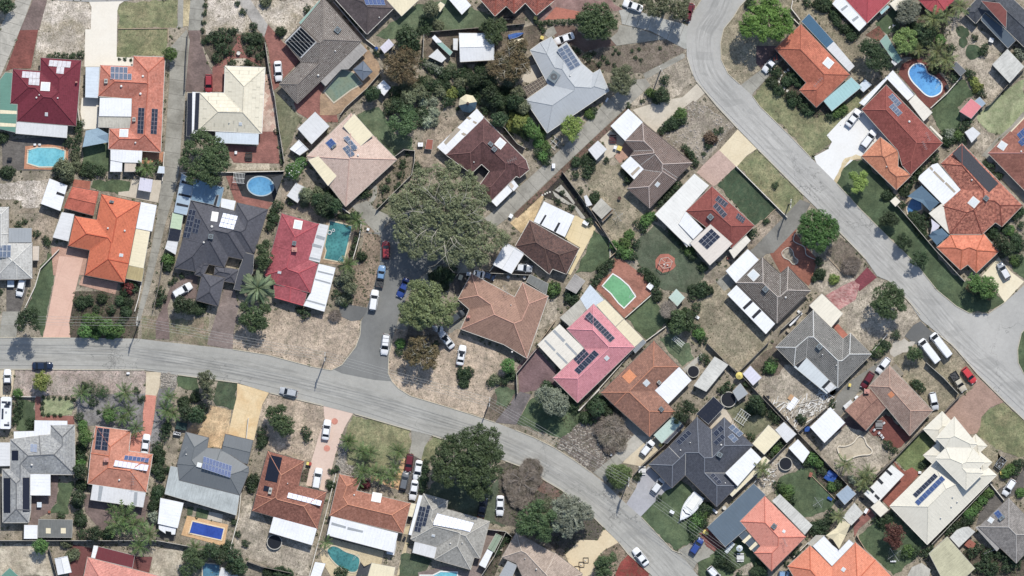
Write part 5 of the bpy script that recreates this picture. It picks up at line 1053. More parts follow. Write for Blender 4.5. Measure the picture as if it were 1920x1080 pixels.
H('white annex','white flat-roofed annex beside the slate hip house',cat='outbuilding');flat('roof','m_white',"1505,350 1720,395 1665,630 1480,590",2.6)
H('patched sail frame','ragged white shade canopy below the white flat annex',cat='canopy');flat('roof','m_white',"1490,600 1650,630 1640,690 1610,690 1605,665 1550,655 1550,680 1490,640",2.2)
gp('pave_dark',"1480,600 1660,640 1640,750 1460,740",2)
H('salmon house','house with a worn salmon-pink tile roof at the bottom edge beside a crimson patio')
roof('tile','salmon',"820,905 1500,1085 1420,1400 740,1300",pitch=22);fp('m_wine',"925,805 1262,890 1240,1003 890,920",2.5);fp('m_white',"880,795 918,800 895,915 855,905",2.4)
T(0,864,5)
H('gable shed','white gabled metal shed on the sandy yard near the bottom left corner',cat='shed');roof('metal',WH,"510,920 630,895 668,1045 540,1070",pitch=10,wh=2.2,gab='0,2')
H('green shed','green sheet metal roof and aluminium rack at the bottom left corner',cat='shed');flat('roof','m_green',"90,1005 170,1080 60,1180 10,1080",2.2)
fe('grey',"0,745 220,745 700,745 1200,745 1480,745 1780,800","pale boundary wall behind the mottled grey shed and palms")
fe('dark',"465,810 540,1080","dark fence beside the gabled white shed at the bottom left");fe('timber',"650,390 660,500","white plank edging beside the green lawn below the ash-grey house")
T(300,670,5)
gl('lawn_dark',"550,220 725,250 720,380 690,490 530,440 500,400",1,1);gd('conc_gold',"725,245 1025,325 960,440 930,560 880,780 640,720 690,490 720,370",2);gy('sand_gold',"460,450 670,490 640,720 580,860 450,840 440,760 240,700 340,600 430,540",1,1)
gv('sand_dry',"1030,335 1530,460 1540,600 1510,700 1430,990 1000,870 1000,650 930,560 960,440",1,1);gd('conc_pink',"1530,450 1810,525 1740,640 1690,760 1620,1000 1570,1260 1370,1200 1420,970 1500,700 1545,600",2)
disc('paver_circle','pave_salmon',1638,600,30);disc('paver_circle','pave_salmon',1565,853,30)
gv('lawn_dry',"1810,550 1950,590 1950,800 1750,760 1770,620",1,1)
pl('olive',"450,210,100 460,340,80 400,180,50");lump("grey-green street tree overhanging the dark lawn below the road")
pl('dark',"220,420,70 260,520,90 340,540,90 330,370,60 400,470,50 380,560,60");pl('bigdark',"1100,560,120 1160,640,120 1200,600,80 1050,500,60 1140,480,60 1220,690,50");lump("round dark tree on the sandy front yard left of the pink patterned drive")
pl('dark',"1365,700,50 1380,760,45 940,700,50 960,780,60 940,830,45");pl('palm',"1770,780,75 1900,900,60")
car('hatch','silver',1205,325,282,None,"silver hatchback with a dark windscreen parked on the road by the golden drive");car('sedan',WH,1560,680,8,None,"white sedan on the upper part of the pink patterned drive");
H('slate house','house with a slate-grey hip roof trimmed in white, solar panels and a big pale patio')
roof('metal','slate',"240,700 455,755 440,850 570,860 830,1030 830,1080 745,1290 180,1150 160,1000",pitch=20)
roof('metal','slate',"612,722 870,780 820,1000 565,935",pitch=7,wh=2.4,gab='1,3')
fp('m_grey2',"180,1150 745,1290 715,1480 45,1280 100,1020 200,1040",2.4)
solar("410,925 675,1015 395,1040",9,2,'blue');fix('skylight',370,1010,44,44,15);xv(245,910,16);antenna(240,860,30,'x')
sb(200,645,100,65,10,'m_green2',"green trampoline-like box trailer beside the slate hip house");sb(160,715,70,26,10,'m_white',"white trailer beside the green box trailer")
T(300,864,5)
pool('rectangular deep blue lap pool in golden paving below the slate hip house','blue',"305,567 600,635 575,742 275,675",deck="255,515 640,600 600,800 200,695",dm='pave_gold')
gl('lawn_green',"258,430 315,435 300,510 255,510",2);gl('lawn_green',"345,440 460,470 440,545 335,525",2);gp('conc_pale',"460,475 590,500 580,580 445,550",3)
gy('sand_dirty',"860,480 960,500 1040,640 1050,700 1440,790 1400,1080 1050,1010 660,830 740,520 800,330 880,300",1,1)
gy('sand_dirty',"870,60 950,70 900,270 840,250",1)
pl('dark',"690,580,35 870,190,75 860,260,50 790,90,40 800,780,40");pl('lime',"730,690,35");pl('palm',"330,810,80");pl('dark',"480,840,90 380,900,80 560,900,80 600,830,60 700,900,100 740,1000,90 680,1000,80 640,790,50 1010,1050,60 1120,1050,70 1200,1060,60");
H('maroon solar house','house with a weathered rust tile roof and a bank of tall navy heating mats')
T(300,670,5)
roof('tile','rust',"1010,880 1350,975 1300,1205 1560,1265 1475,1610 865,1440 900,1290",pitch=22);
T(300,864,5)
fp('m_white',"1065,525 1470,635 1425,790 1025,670",2.5)
fix('mat',1065,75,125,240,12);solar("1205,295 1520,375 1190,345",7,1,'glint');fix('mat',1000,262,60,50,12);fix('aircon',1035,280,30,60,12);xv(1197,212,14);
tank(1073,762,72,"round black water tank with a pale rim beneath the white patio")
car('suv',WH,1475,165,10,None,"white wagon on the lower part of the pink patterned drive");sb(1385,25,70,30,10,'m_yellow',"yellow and red bins beside the pink patterned drive")
g('garden_bed','mulch',"1340,90 1400,60 1375,200 1310,190",2)
H('terracotta fan house','house with a terracotta tile roof and white patio beside the kidney shaped pool')
roof('tile','rust2',"1680,125 1870,165 1880,185 1840,280 2350,400 2280,680 1590,515",pitch=21)
fp('m_white',"1605,520 2230,680 2190,860 1565,695",2.5,strips="1610,575 1745,615 1740,635 1605,600;1760,620 1905,655 1900,675 1755,645",sc='m_grey')
pool('kidney shaped teal swimming pool near the bottom edge','teal',"1600,800 1640,798 1690,820 1730,850 1790,870 1840,885 1875,920 1870,970 1850,1040 1790,1045 1720,1020 1650,970 1590,900 1560,840",deck="1500,840 1520,800 1570,720 2100,850 2050,1080 1600,1080 1510,930",dm='pave_cream')
pl('palm',"1560,760,70 1870,200,70 1880,100,70");pl('dark',"1600,230,45 1600,100,30 1700,1050,80");H('white bathhouse','small white tilted shed roof left of the kidney shaped pool',cat='shed');flat('roof','m_white',"1455,950 1550,965 1500,1100 1410,1085",2.2)
H('corner white shed','white metal shed roof at the bottom edge beside the small blue pool',cat='shed');flat('roof','m_white2',"575,1000 735,1040 715,1150 540,1120",2.3)
pool('small blue plunge pool partly hidden by trees at the bottom edge','blue2',"400,960 560,970 560,1080 400,1090",deck=None)
fe(WH,"830,-400 740,520 660,830","pale fence between the golden pool deck and the sandy yard");fe(WH,"1650,120 1540,560 1400,1080","pale fence between the rust roof and the terracotta roof");fe('dark',"820,940 960,990 1240,1050","dark paling fence across the bottom of the sandy yard")
T(380,0,4.8)
H('speckled brown house','speckled dark brown tiled house with a white-lined black pool heater, above the murky green pool')
roof('tile','speckbrown',"1085,-20 1430,370 850,930 690,755 890,560 735,370 880,225",pitch=20)
fp('m_stone2',"1400,372 1478,455 1310,620 1245,622 1105,772 1058,725",2.4);flat('awning','m_seafoam',"1050,5 1080,28 900,228 868,205",2.3)
solar("732,372 875,232 890,528",7,1,'pool');xv(1193,458,18);fix('aircon',1215,270,50,50,40);xv(1040,677,24)
gd('pave_redbrick',"820,930 1060,740 1180,900 1220,1100 1000,1100 850,1010",1)
T(600,0,5)
pool('murky shallow green covered pool beside the long pale patio of the speckled brown house','murky',"210,650 310,680 395,785 290,840 130,960 40,860",deck="50,800 210,640 320,660 400,560 420,420 550,590 570,680 400,870 230,1040 140,1080 0,1080 0,900",dm='pave_tan2')
H('slate gazebo','grey square pavilion roof at the corner of the murky green pool',cat='pavilion');flat('roof','m_slate',"405,570 490,670 400,755 310,650",2.5,hip=1)
H('white square shed','small white square shed roof right of the murky green pool',cat='shed');flat('roof','m_white',"595,750 662,820 600,895 525,820",2.3)
H('arched white shelter','small curved white garden shelter above the brown-leaved tree',cat='shed');flat('roof','m_lilac',"645,365 695,420 605,500 562,445",2.2)
fe(WH,"130,20 430,370 520,440","white boundary fence right of the speckled brown house");fe('grey',"570,680 440,830 240,1010 190,1080","grey fence below the murky green pool")
H('dusky house','dusky brown hip roofed house with blue solar panels at the top edge')
roof('tile','dusky',"60,-100 440,320 690,75 470,-170",pitch=20);solar("405,-30 590,-30 430,50",5,1,'blue');fp('m_cream',"625,0 765,150 925,0 850,-60 600,-60",2.6);xv(555,162,16)
gl('lawn_green2',"520,330 700,200 900,40 1200,0 1500,100 1650,150 1500,260 1100,290 980,320 800,360 600,370",1,1)
pl('olive',"340,190,50 1040,90,85 990,200,55 1110,230,60");pl('dark',"320,160,40 1010,280,50 940,280,40 820,370,130 760,330,60 880,420,70");pl('bush',"535,490,42");pl('hedge',"200,90,22 240,150,22 290,220,22 380,290,22")
pl('brownleaf',"740,560,120 830,640,120 680,640,100 800,500,90 900,560,80 720,720,90 870,720,90 640,560,60 820,740,70");lump("large rusty brown leaved tree between the murky pool and the bushy grove")
pl('grey',"1050,600,75 960,580,45 1110,660,60");pl('greylight',"1040,640,50 1120,660,50 960,960,60 1060,950,60 960,1050,55 1060,1060,60")
pl('olive',"1230,640,60 1320,780,75 1180,700,55 930,870,80 840,900,90 780,820,60 880,800,60 1000,880,50");pl('lime',"1240,870,75 1230,940,50");pl('dark',"1000,790,70 1180,800,60 1450,760,80 1380,700,70 1300,680,50 1560,740,90 1500,640,60 1600,870,90 1650,940,80 500,880,85");pl('bush',"470,880,55 1420,740,50 1490,820,40 1700,900,50")
pl('dark',"740,1000,90 820,1050,90 1120,790,50 760,930,60 1760,830,60 1830,950,90 1720,1040,70 1480,940,55");pl('olive',"1540,930,70 1580,980,60 1480,890,50")
pl('brownleaf',"1800,480,110 1860,580,110 1760,620,100 1680,560,90 1640,660,90 1900,640,90 1820,700,90 1900,420,70 1600,620,60 1720,720,80");lump("brown-grey branching tree with bare pale limbs right of the white gabled workshop")
pl('lime',"1880,450,50");pl('bigdark',"1600,240,90 1680,290,90 1620,340,90 1560,270,80 1700,220,60 1660,370,70");lump("dark green tree overlapping the corner of the white gabled workshop")
H('white workshop','white gabled workshop roof with a grey skylight beneath a dark tree',cat='shed');roof('metal',WH,"1305,310 1630,312 1630,560 1315,578",pitch=8,wh=2.6,gab='1,3')
H('long white lean-to','narrow white and aqua lean-to roof left of the workshop',cat='shed');flat('roof','m_white',"1075,330 1140,390 1135,400 1090,400 1050,355",2.3);flat('roof','m_seafoam',"1090,400 1138,392 1242,488 1218,520",2.2)
H('pale garden shed','pale sheet metal shed roof among grey-green shrubs left of the workshop',cat='shed');flat('roof','m_white2',"1100,460 1182,548 1140,585 1020,530",2.2)
H('pale side awning','small pale awning on the left wall side of the workshop',cat='awning');flat('roof','m_white2',"1250,362 1292,362 1288,470 1250,465",2.1)
gy('dirt_dark',"980,330 1100,300 1480,270 1760,280 1900,260 1920,420 1600,600 1300,620 1200,500 980,540",1,1)
fe('dark',"1040,300 1470,265 1760,240 1920,225","dark fence behind the white workshop near the top");fe('grey',"975,330 965,540","pale fence left of the aqua lean-to")
H('white top shed','white metal roof corner poking down from the top edge onto green lawn',cat='outbuilding');flat('roof','m_white',"1190,-30 1330,135 1415,50 1300,-80",2.5)
H('cream lean box','small cream roofed box shed on the lawn near the top edge',cat='shed');flat('roof','m_cream',"1130,18 1170,45 1125,110 1085,70",2.1)
H('red mottled house','large mottled red and brown tile house running along the top edge')
roof('tile','redmottle',"1500,-10 1640,150 1745,55 1818,125 1960,-40 1700,-200",pitch=20)
gy('dirt_dark',"1640,155 1750,60 1820,130 1920,60 1920,230 1760,240",1,1)
H('blue tarp boat','blue tarpaulin covered dinghy beside the dark tree near the top',cat='boat');
dinghy(1840,330,150,50,75,"m_tarp");H('cream dinghy','upturned cream dinghy below the blue tarpaulin',cat='boat');dinghy(1845,390,150,50,70,"m_cream")
rotunda(1385,970,88,'round garden rotunda with an eight-sided half cream half blue roof in the bushy grove')
pl(WH,"1290,1020,20")
T(600,200,5)
H('blush house','blush pink hip roofed house between two cream patio roofs, right of the flowering bush')
roof('tile','blush',"290,60 720,495 240,935 -125,465",pitch=18)
fp('m_cream',"320,68 497,268 378,370 218,182",3.6);fp('m_cream',"-15,465 158,650 75,740 -110,500",3.2)
solar("215,290 262,270 310,415",1,3,'pale');solar("262,272 355,380 225,300",3,1,'pale');solar("210,390 262,358 280,480",2,3,'pale');solar("45,340 105,290 100,400",1,1,'blue');xv(357,458,24);fix('aircon',130,372,50,20,-40)
gl('lawn_green2',"340,80 550,0 640,100 700,260 860,290 880,410 780,400 690,470 500,270",1,1);gy('dirt',"560,0 800,0 780,100 640,120",1,1);gy('dirt',"1060,100 1330,80 1160,400 1180,560 900,560 890,380 960,300",1,1)
g('garden_bed','mulch_pale',"700,490 900,400 890,600 520,980 430,900 540,700",1,1);g('garden_path','conc_lane',"500,740 535,740 535,830 480,930 430,920 490,840",2)
gd('conc_lane',"300,930 440,880 520,960 690,1040 610,1110 560,1220 420,1080",2);gl('lawn_olive',"560,980 850,720 840,960 700,1040",1,1)
fe('timber',"500,270 720,495","timber fence along the blush roof's right side");fe('grey',"700,470 790,405 890,415 885,520 860,640 530,970","low wall stepping down around the garden right of the blush roof")
pl('bigdark',"700,160,90 770,220,90 830,180,90 870,120,80 800,60,90");lump("dark tree hanging over the lawn right of the blush roof")
pl('greylight',"950,60,60 1060,40,60 1000,130,70 940,150,50 1060,140,60 980,60,50");pl('bush',"910,560,45 600,770,50 400,830,45 820,440,25");pl('dark',"440,800,50 770,560,30 780,520,30 760,640,40 640,690,30 720,760,30 600,880,22 550,930,22 740,720,22");
H('rust box','small rusty red-roofed hutch in the dirt yard left of the maroon roof',cat='hutch');flat('roof','m_rusty',"1005,305 1060,310 1050,400 985,395",1.4);sb(942,355,45,35,0,'m_white',"small white crate in the dirt yard beside the rusty hutch")
H('maroon house','house with a dark maroon-brown tile roof around a small courtyard, behind the huge gum tree')
roof('tile','maroon',"1535,100 1930,500 1960,590 1870,665 1840,650 1600,890 1480,760 1590,605 1515,537 1420,625 1180,450",pitch=19)
fp('m_white',"1470,20 1540,100 1180,450 1098,380",2.6,strips="1280,190 1320,215 1180,360 1160,335;1390,90 1420,110 1400,125 1370,105;1440,130 1475,150 1460,165 1430,145;1345,240 1375,260 1350,275 1320,255",sc='m_tan');fp('m_white',"1750,730 1802,790 1655,935 1600,880",2.4);fp('m_white',"1815,690 1860,745 1815,790 1760,730",2.3,strips="1785,700 1820,745 1800,770 1765,725",sc='m_beige')
fix('skylight',1690,345,80,90,40);fix('aircon',1600,350,45,35,40);fix('aircon',1635,398,45,40,40);xv(1443,520,16);antenna(1800,500,50,'d')
gp('pave_dark',"1420,625 1515,537 1590,605 1490,710",2)
fe('grey',"1600,140 1730,200 1850,350 1920,390","wire fence behind the maroon roof's upper right side")
pl('dark',"1680,120,90 1720,60,60");pl('lime',"1820,80,70 1870,150,80 1830,200,60 1910,240,60 1880,60,50");pl('dark',"120,930,60 60,850,70 20,960,80 150,860,50 60,790,40 80,1010,60 320,1030,60");pl('cream',"180,1020,22 220,1035,22 260,1045,22")
T(600,200,5)
pl('gum',"1100,620,110 1250,600,110 950,680,110 1400,680,110 850,800,120 1350,780,120 1500,800,100 1000,780,120 1180,740,110 750,900,110 900,930,130 1050,950,120 1200,900,130 1350,930,130 1480,950,110 700,1000,80 820,1060,120 960,1100,130 1120,1080,130 1280,1080,130 1440,1080,120 760,1170,100 860,1240,120 1000,1250,120 1150,1230,130 1300,1220,130 1460,1200,130 1580,1150,100 780,1330,60 900,1370,90 1050,1360,100 1200,1350,120 1350,1360,120 1480,1330,120 1600,1290,110 1700,1230,100 1250,1440,80 1400,1460,80 1520,1430,90 1560,870,60")
lump("enormous grey-green gum tree with bare white limbs covering the end of the cul-de-sac",kind='gum tree')
T(660,400,5)
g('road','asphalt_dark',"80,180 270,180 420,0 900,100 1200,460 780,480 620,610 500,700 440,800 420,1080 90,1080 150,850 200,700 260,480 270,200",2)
gv('leafy',"100,200 150,80 270,180 270,460 210,720 160,870 0,880 0,480 80,480",1,1);gd('asphalt_patch',"-120,830 0,860 170,890 80,1000 -10,1010 -120,960",3)
gd('conc_lane',"620,620 780,490 1060,460 1100,560 960,700 900,740 700,700",1) 
gp('pave_dark',"960,560 1100,560 1060,740 960,760 900,720",2)
gd('pave_dark',"1300,540 1500,560 1700,580 1700,480 1350,480",2)
car('hatch','red',318,345,0,None,"red car parked nose-up at the left kerb of the cul-de-sac");car('ute','blue',270,590,8,None,"light blue ute with a dark tray parked at the left kerb of the cul-de-sac");car('suv',WH,205,815,8,None,"white wagon parked behind the blue ute on the side street");car('sedan','blue2',480,700,205,None,"royal blue car half hidden under the bright green round tree")
pl('euca',"640,720,120 740,760,130 600,850,110 720,900,140 850,860,130 950,840,80 500,900,90 560,960,110 700,1000,110 850,980,120 930,900,80 480,980,60 620,1040,70 560,680,60 800,700,60 900,1010,60")
lump("bright olive-green bushy street tree in front of the light brown tiled roof")
pl('dark',"840,560,80 900,600,70 860,680,60 760,600,60 940,520,50");
car('hatch','gray',990,965,55,None,"dark grey car beside the left wall of the light brown tiled house")
fe('grey',"1025,530 970,600","short grey fence below the gum tree");sb(1095,567,38,30,0,'m_white',"white water tank cube behind the light brown tiled house");car('sedan',WH,1195,575,100,3.0,"white old car in the gap above the light brown tiled roof");car('hatch','navy',1290,590,110,2.6,"small navy car above the light brown tiled roof")
sb(1018,600,32,45,20,'m_cream',"cream box trailer above the light brown roof's left wing")
H('fawn house','house with a light brown tile roof with many hips at the corner of the junction')
roof('tile','fawn',"1120,565 1525,785 1600,648 1840,778 1640,1358 1425,1230 1020,1085 1100,900 992,805",pitch=20)
fix('chimney',1093,970,28);xv(1490,860,12);antenna(1440,720,50,'d');xv(1500,1300,22)
gy('dirt',"1250,600 1630,600 1590,650 1520,780 1300,660",1,1);gy('sand_dirty',"1840,780 1920,800 1920,1000 1780,1080 1640,1300 1700,1080",1,1)
H('white peaked carport','white two-slope carport roof sheltering a silver car by the gum tree',cat='carport');roof('metal',WH,"1440,275 1615,375 1495,565 1322,480",pitch=9,wh=2.4,gab='0,2')
car('sedan','silverdark',1595,510,97,None,"silver car poking out of the white peaked carport");
H('dark peaked house','small dark brown tiled house with white flat patio, right of the white peaked carport')
roof('tile','darkbrown',"1667,65 2130,330 2010,570 1880,520 1850,570 1530,310",pitch=23)
H('grey sleeper rack','grey weathered timber lean-to roof above the light brown tiles',cat='lean-to');flat('roof','m_mottle',"1670,575 1840,660 1820,755 1635,640",1.9)
pl('bush',"1890,710,75");pot(1465,597,14,"small white pot on the dirt yard");pot(1617,605,14,"second small white pot on the dirt yard beside the lean-to")
fe(WH,"1290,545 1330,490","short white fence left of the white peaked carport");fe('grey',"1300,560 1680,580","grey fence below the white peaked carport")
T(640,580,5)
gv('sand_dry',"500,190 640,190 1100,180 1130,230 1470,400 1640,460 1560,560 1420,760 1340,1010 1200,980 940,900 640,810 500,720 435,600 440,440",1,1)
gd('conc_lane',"520,110 1000,150 1150,60 1130,180 1040,220 900,200 640,190 510,190",1,1)
gv('dirt_dark',"1440,760 1500,700 1640,720 1660,760 1440,1060 1330,1020",1,1);gl('lawn_green2',"1450,750 1560,730 1650,770 1550,920 1450,900",2,1)
car('suv',WH,412,330,187,None,"white van-like wagon with a roof rack parked beside the corner verge");car('sedan','white2',985,285,322,None,"silver sedan with a sunroof on the dry verge, beside the white sedan");car('sedan',WH,1125,430,10,None,"white car with a dark sunroof on the dry verge below the light brown roof");car('sedan','silver2',860,180,278,None,"silver car half hidden by the bare twiggy bush")
pl('dry',"740,200,110 820,240,90 680,280,90 700,180,80 840,130,60");pl('bush',"555,320,65");pl('brownleaf',"700,340,100 780,400,100 660,400,80 840,420,90 760,300,80 880,380,60 800,500,80 860,520,60 700,470,80 620,430,60");lump("low brownish spreading tree on the corner verge with pale exposed limbs")
pl('dark',"690,440,70 880,320,40 1150,610,75 1150,690,60 1200,590,50");pl('bush',"540,400,45");pl('bush',"1560,530,80");pl('olive',"1440,660,60 1400,700,45");pl('dark',"1590,620,60 1520,660,50");
pole(1390,870,'w',"power pole at the left edge of the concrete driveway beside the verge")
gd('pave_plum',"1650,540 1830,360 2060,640 1960,770 1800,760 1670,790 1660,640",2);gd('pave_dark2',"1670,770 1780,800 1640,1080 1440,1060",2) ;gl('lawn_green',"1780,830 2000,700 2220,830 2240,1080 2200,1250 1640,1075",1,1)
fe('grey',"1650,790 1640,600 1830,370","curved grey wall left of the plum driveway");fe('timber',"1840,330 2010,100","fence between the light brown roof and the cream striped carport")
pl('grey',"1900,800,110 2000,820,90 2040,900,110 1960,900,90");lump("silvery feathery tree on the lawn beside the plum drive")
T(600,760,5)
gv('lawn_dry',"310,90 850,235 855,360 830,460 640,600 440,640 270,600 250,440 220,290",1,1);gd('conc_lane',"855,235 1045,285 980,390 950,510 840,450 860,340",2)
gd('pave_dark',"820,450 950,510 900,860 740,800 780,640",2);gp('pave_gold',"760,500 810,490 740,800 560,720 480,700 480,660 700,700",1,1)
gv('lawn_dry',"1050,290 1240,320 1100,400 1060,520 950,510 980,390",1,1);gv('rocks',"190,300 260,350 240,560 440,620 420,680 180,650 150,560",2,1)
car('hatch','darkred',835,540,188,None,"dark red car parked on the narrow drive beside the palms");car('hatch','gray2',790,710,12,None,"grey hatchback behind the dark red car");car('sedan',WH,918,610,190,None,"white sedan beside the dark red car, under the huge tree's edge");car('sedan',WH,880,795,190,None,"white sedan nearest the terracotta tiled roof on the narrow drive")
car('sedan','black',1525,960,12,None,"black sedan on the shaded lawn right of the narrow grey house");car('sedan',WH,1688,940,182,None,"white sedan on the grass beside the black sedan")
pl('bigdark',"1500,250,110 1400,290,110 1600,300,120 1300,330,110 1200,340,90 1500,380,130 1640,410,110 1380,420,120 1250,450,120 1150,420,90 1450,520,130 1600,530,120 1300,570,130 1150,560,110 1080,500,60 1200,650,110 1100,650,80 1400,650,120 1550,650,110 1650,620,80 1450,770,110 1350,720,90 1560,760,90 1480,820,80 1200,720,60")
lump("huge dark green tree spreading from the front lawn over the road")
pl('dark',"960,700,70 970,600,60 960,780,50 990,540,40 90,740,45 150,600,35");pl('palm',"260,340,85 400,430,85 470,440,80 740,430,90 400,620,100 520,630,90 590,650,90 680,660,90 700,590,80");pl('redleaf',"420,740,60")
gl('lawn_shade',"960,860 1080,700 1600,780 1750,520 1800,560 1900,620 1920,900 1780,1080 1700,1140 1300,1000 1190,960 1180,890",1,1) 
pl('dry',"1850,750,110 1880,850,100 1800,680,70 1960,700,100 1980,600,90");lump("bare twiggy grey-mauve shrub mass beside the road bend")
T(640,864,5)

use('terracotta fan house');fix('skylight',330,345,90,90,10);xv(120,320,20);fp('m_white',"215,610 445,675 410,835 180,780",2.45,strips="262,630 290,637 275,710 247,702;350,655 378,662 360,730 335,722;235,715 260,722 245,795 218,787;325,740 352,748 335,820 310,812",sc='m_grey');flat('carport_roof','m_cream',"645,398 700,405 665,525 610,515",2.3)
gp('pave_cream',"450,680 620,690 560,900 520,1080 280,960 170,800 0,760 0,850 200,1080 560,1080 660,600 560,640",1)
H('ski boat','white ski boat with a maroon cockpit on the cream paving',cat='boat');dinghy(478,785,190,80,12,"m_white",cockpit=1)
sail('charcoal shade sail beside the kidney shaped pool','sail_dark',"180,950 215,990 280,960 250,1070 140,1070",2.6);H('cream flat pavilion','white flat pavilion roof right of the kidney shaped pool',cat='pavilion');flat('roof','m_cream',"285,960 505,1000 480,1120 250,1080",2.6)
H('pebble house','pale grey tiled house with a long row of glinting solar panels, bottom centre')
roof('tile','pebble',"770,310 1000,375 985,455 1390,570 1300,915 1245,905 1210,1020 875,925 900,805 690,755 650,735",pitch=20)
fp('m_white2',"690,755 900,812 870,915 668,860",2.4);flat('gutter_strip','m_white',"730,322 760,328 665,700 632,690",2.5)
solar("735,422 795,435 680,660",2,5,'dark');solar("805,412 840,420 755,608",1,5,'dark');solar("900,490 1245,580 860,580",9,1,'glint');solar("880,545 1225,610 860,600",9,1,'glint');fix('skylight',862,700,34,24,10);xv(1133,770,16);xv(1023,775,18)
H('green shipping container','narrow green gabled garden shed right of the pale grey tiled roof',cat='shed');roof('metal','sage',"1450,685 1505,710 1430,855 1375,820",pitch=10,wh=2.2,gab='0,2')
H('white narrow shed','narrow white shed roof below the green gabled shed',cat='shed');flat('roof','m_white',"1370,830 1420,855 1350,1005 1290,975",2.2)
gl('lawn_dark',"560,880 680,860 860,930 740,1080 540,1080",1,1);pool('white edged pool with lounging steps at the bottom edge','aqua',"740,1075 860,1075 930,1040 1085,1045 1090,1140 740,1140",deck="720,1045 980,990 1250,1050 1250,1140 720,1140",dm='pave_brown2')
gy('pave_brown2',"1250,920 1400,640 1480,640 1360,1080 1000,1080 1220,1020",1)
fe('grey',"1540,670 1430,900 1310,1080","fence right of the narrow white shed");fe('grey',"1370,640 1540,660 1600,710","fence above the green gabled shed")
H('almond house','house with an almond brown tile roof below the bare twiggy shrub, bottom edge')
roof('tile','almond',"1640,675 1980,860 2010,870 2260,1060 2180,1330 1800,1300 1640,960 1505,905",pitch=20);fp('m_grey',"1560,940 1645,980 1580,1140 1470,1100",2.4,);xv(1828,1015,20);xv(1722,915,12)
g('garden_bed','mulch',"1550,700 1640,680 1500,900 1440,1080 1330,1080 1450,860",1);pl('olive',"1480,800,45 1460,860,40 1500,760,40 1550,740,35");
pl('bigdark',"1750,480,110 1850,420,100 1850,560,110 1760,620,100 1900,640,100 1680,560,80 1900,700,80 1950,520,90 1690,640,60");lump("dark green dense tree above the almond brown roof");pl('grey',"2060,420,110 2120,520,110 2030,560,100 2160,440,90 2190,560,90 2100,640,80 2000,480,70");lump("dull grey-green round tree left of the sandy drive, near the road bend")

T(600,0,5)
pl('olive',"1010,760,70 1120,860,75 1180,960,55 900,800,70 700,860,55 1260,700,50 1350,640,40 640,980,60 700,930,50 1600,760,70 1520,860,60 1780,760,80 1850,880,80 1900,1000,80 1640,1040,60 1800,980,60 1540,1040,50");pl('dark',"1070,800,70 1160,720,60 960,760,60 1320,860,60 1440,860,70 1560,800,70 1680,860,70 1760,920,60 1860,1040,70 820,960,70 900,1060,60 640,1040,50");pl('bush',"1330,720,45 1480,800,45 960,900,45 1700,960,45")
T(900,0,5)
use('red mottled house');
roof('tile','redmottle',"220,30 320,125 425,25 530,140 700,0 600,-140 100,-140",pitch=20)
gy('pave_rosy',"560,160 720,-20 900,-20 1200,0 1340,90 1100,130 870,170 580,190",1,1);gp('pave_pink2',"600,185 710,65 940,110 900,175",2)
pl('hedge',"550,215,32 600,215,30 660,210,32 720,205,30 780,205,32 840,200,32 900,195,32 520,200,28 570,250,28 590,290,25");sb(520,168,28,28,20,'m_yellow',"yellow-lidded bin beside the clipped hedge below the red mottled roof");sb(582,352,28,28,20,'m_yellow',"yellow-lidded bin left of the pale grey metal roof")
pl('bigdark',"1050,120,110 1150,120,110 1000,200,110 1100,220,130 1200,200,100 1050,300,110 1150,310,90 980,270,80 1230,240,70 950,180,70");lump("round dark green street tree beside the ribbed concrete lane at the top")
pl('olive',"1550,40,90 1650,100,100 1760,60,100 1850,120,100 1700,0,100 1880,20,90 1900,150,60 1600,130,60");lump("dark olive tree at the top edge beside the maroon car")
car('sedan',WH,1433,55,290,None,"white sedan on the concrete lane beside the round dark tree, top edge");car('hatch','darkred',1955,115,190,None,"dark red car by the road at the top edge")
car('sedan',WH,790,362,250,None,"white sedan in front of the pale grey metal roof")
gd('conc_ribbed',"1300,100 1380,80 1500,110 1700,170 1900,220 1960,250 1980,440 1920,460 1740,365 1600,290 1330,225 1320,150",2,seam=1);gd('conc_lane',"1310,230 1500,270 1740,365 1280,428 1220,360 1290,300",3)
gd('pave_mulchbrown',"680,240 880,240 1000,380 1220,360 1280,425 1040,470 980,490 900,430 820,400 700,340",1);gp('conc_lane',"605,290 690,240 720,310 650,360 610,330",2)
gv('dirt_scrub',"1050,470 1740,370 1920,470 1700,600 1540,680 1380,660 1200,680 1080,600",1,1);gv('sand_dirty',"1560,690 1920,560 1980,560 1980,780 1780,950 1640,970 1380,1000 1500,830",1,1)
g('footpath','conc_lane',"1530,690 1900,500 1920,510 1920,540 1720,650 1600,720 1550,740",2)
H('silver grey house','house with a large pale grey metal roof carrying twelve solar panels and a roof aviary')
roof('metal','silver',"565,400 670,345 735,450 810,395 955,595 1060,685 1125,650 1210,850 630,1245 425,940 640,790 470,470",pitch=16)
solar("718,468 818,410 845,665",2,6,'pale');fix('aircon',692,720,85,100,35);xv(845,710,18);pergola_quad("390,830 590,715 640,790 445,915","m_tan",'slatted timber pergola attached to the pale grey metal roof')
gp('conc_pale',"430,640 560,580 590,715 460,780 390,760",1)
pl('olive',"1350,690,90 1400,760,80 1300,750,90 1250,820,70 1350,830,80 1280,680,60");lump("dark olive rounded tree right of the pale grey metal roof")
pl('bush',"1010,535,48");pl('dark',"900,470,30 930,490,25 1070,500,25 1120,600,28 1160,540,25 1200,580,25 1260,610,22 1270,470,16 1250,505,14 1305,495,18 1430,475,18 1490,460,18 1690,450,18 1460,540,20 1510,560,18 1735,750,50 1700,890,80 1660,930,60 1740,920,50");pl('bush',"1600,870,60");pl('lime',"1525,950,24 1390,990,30")
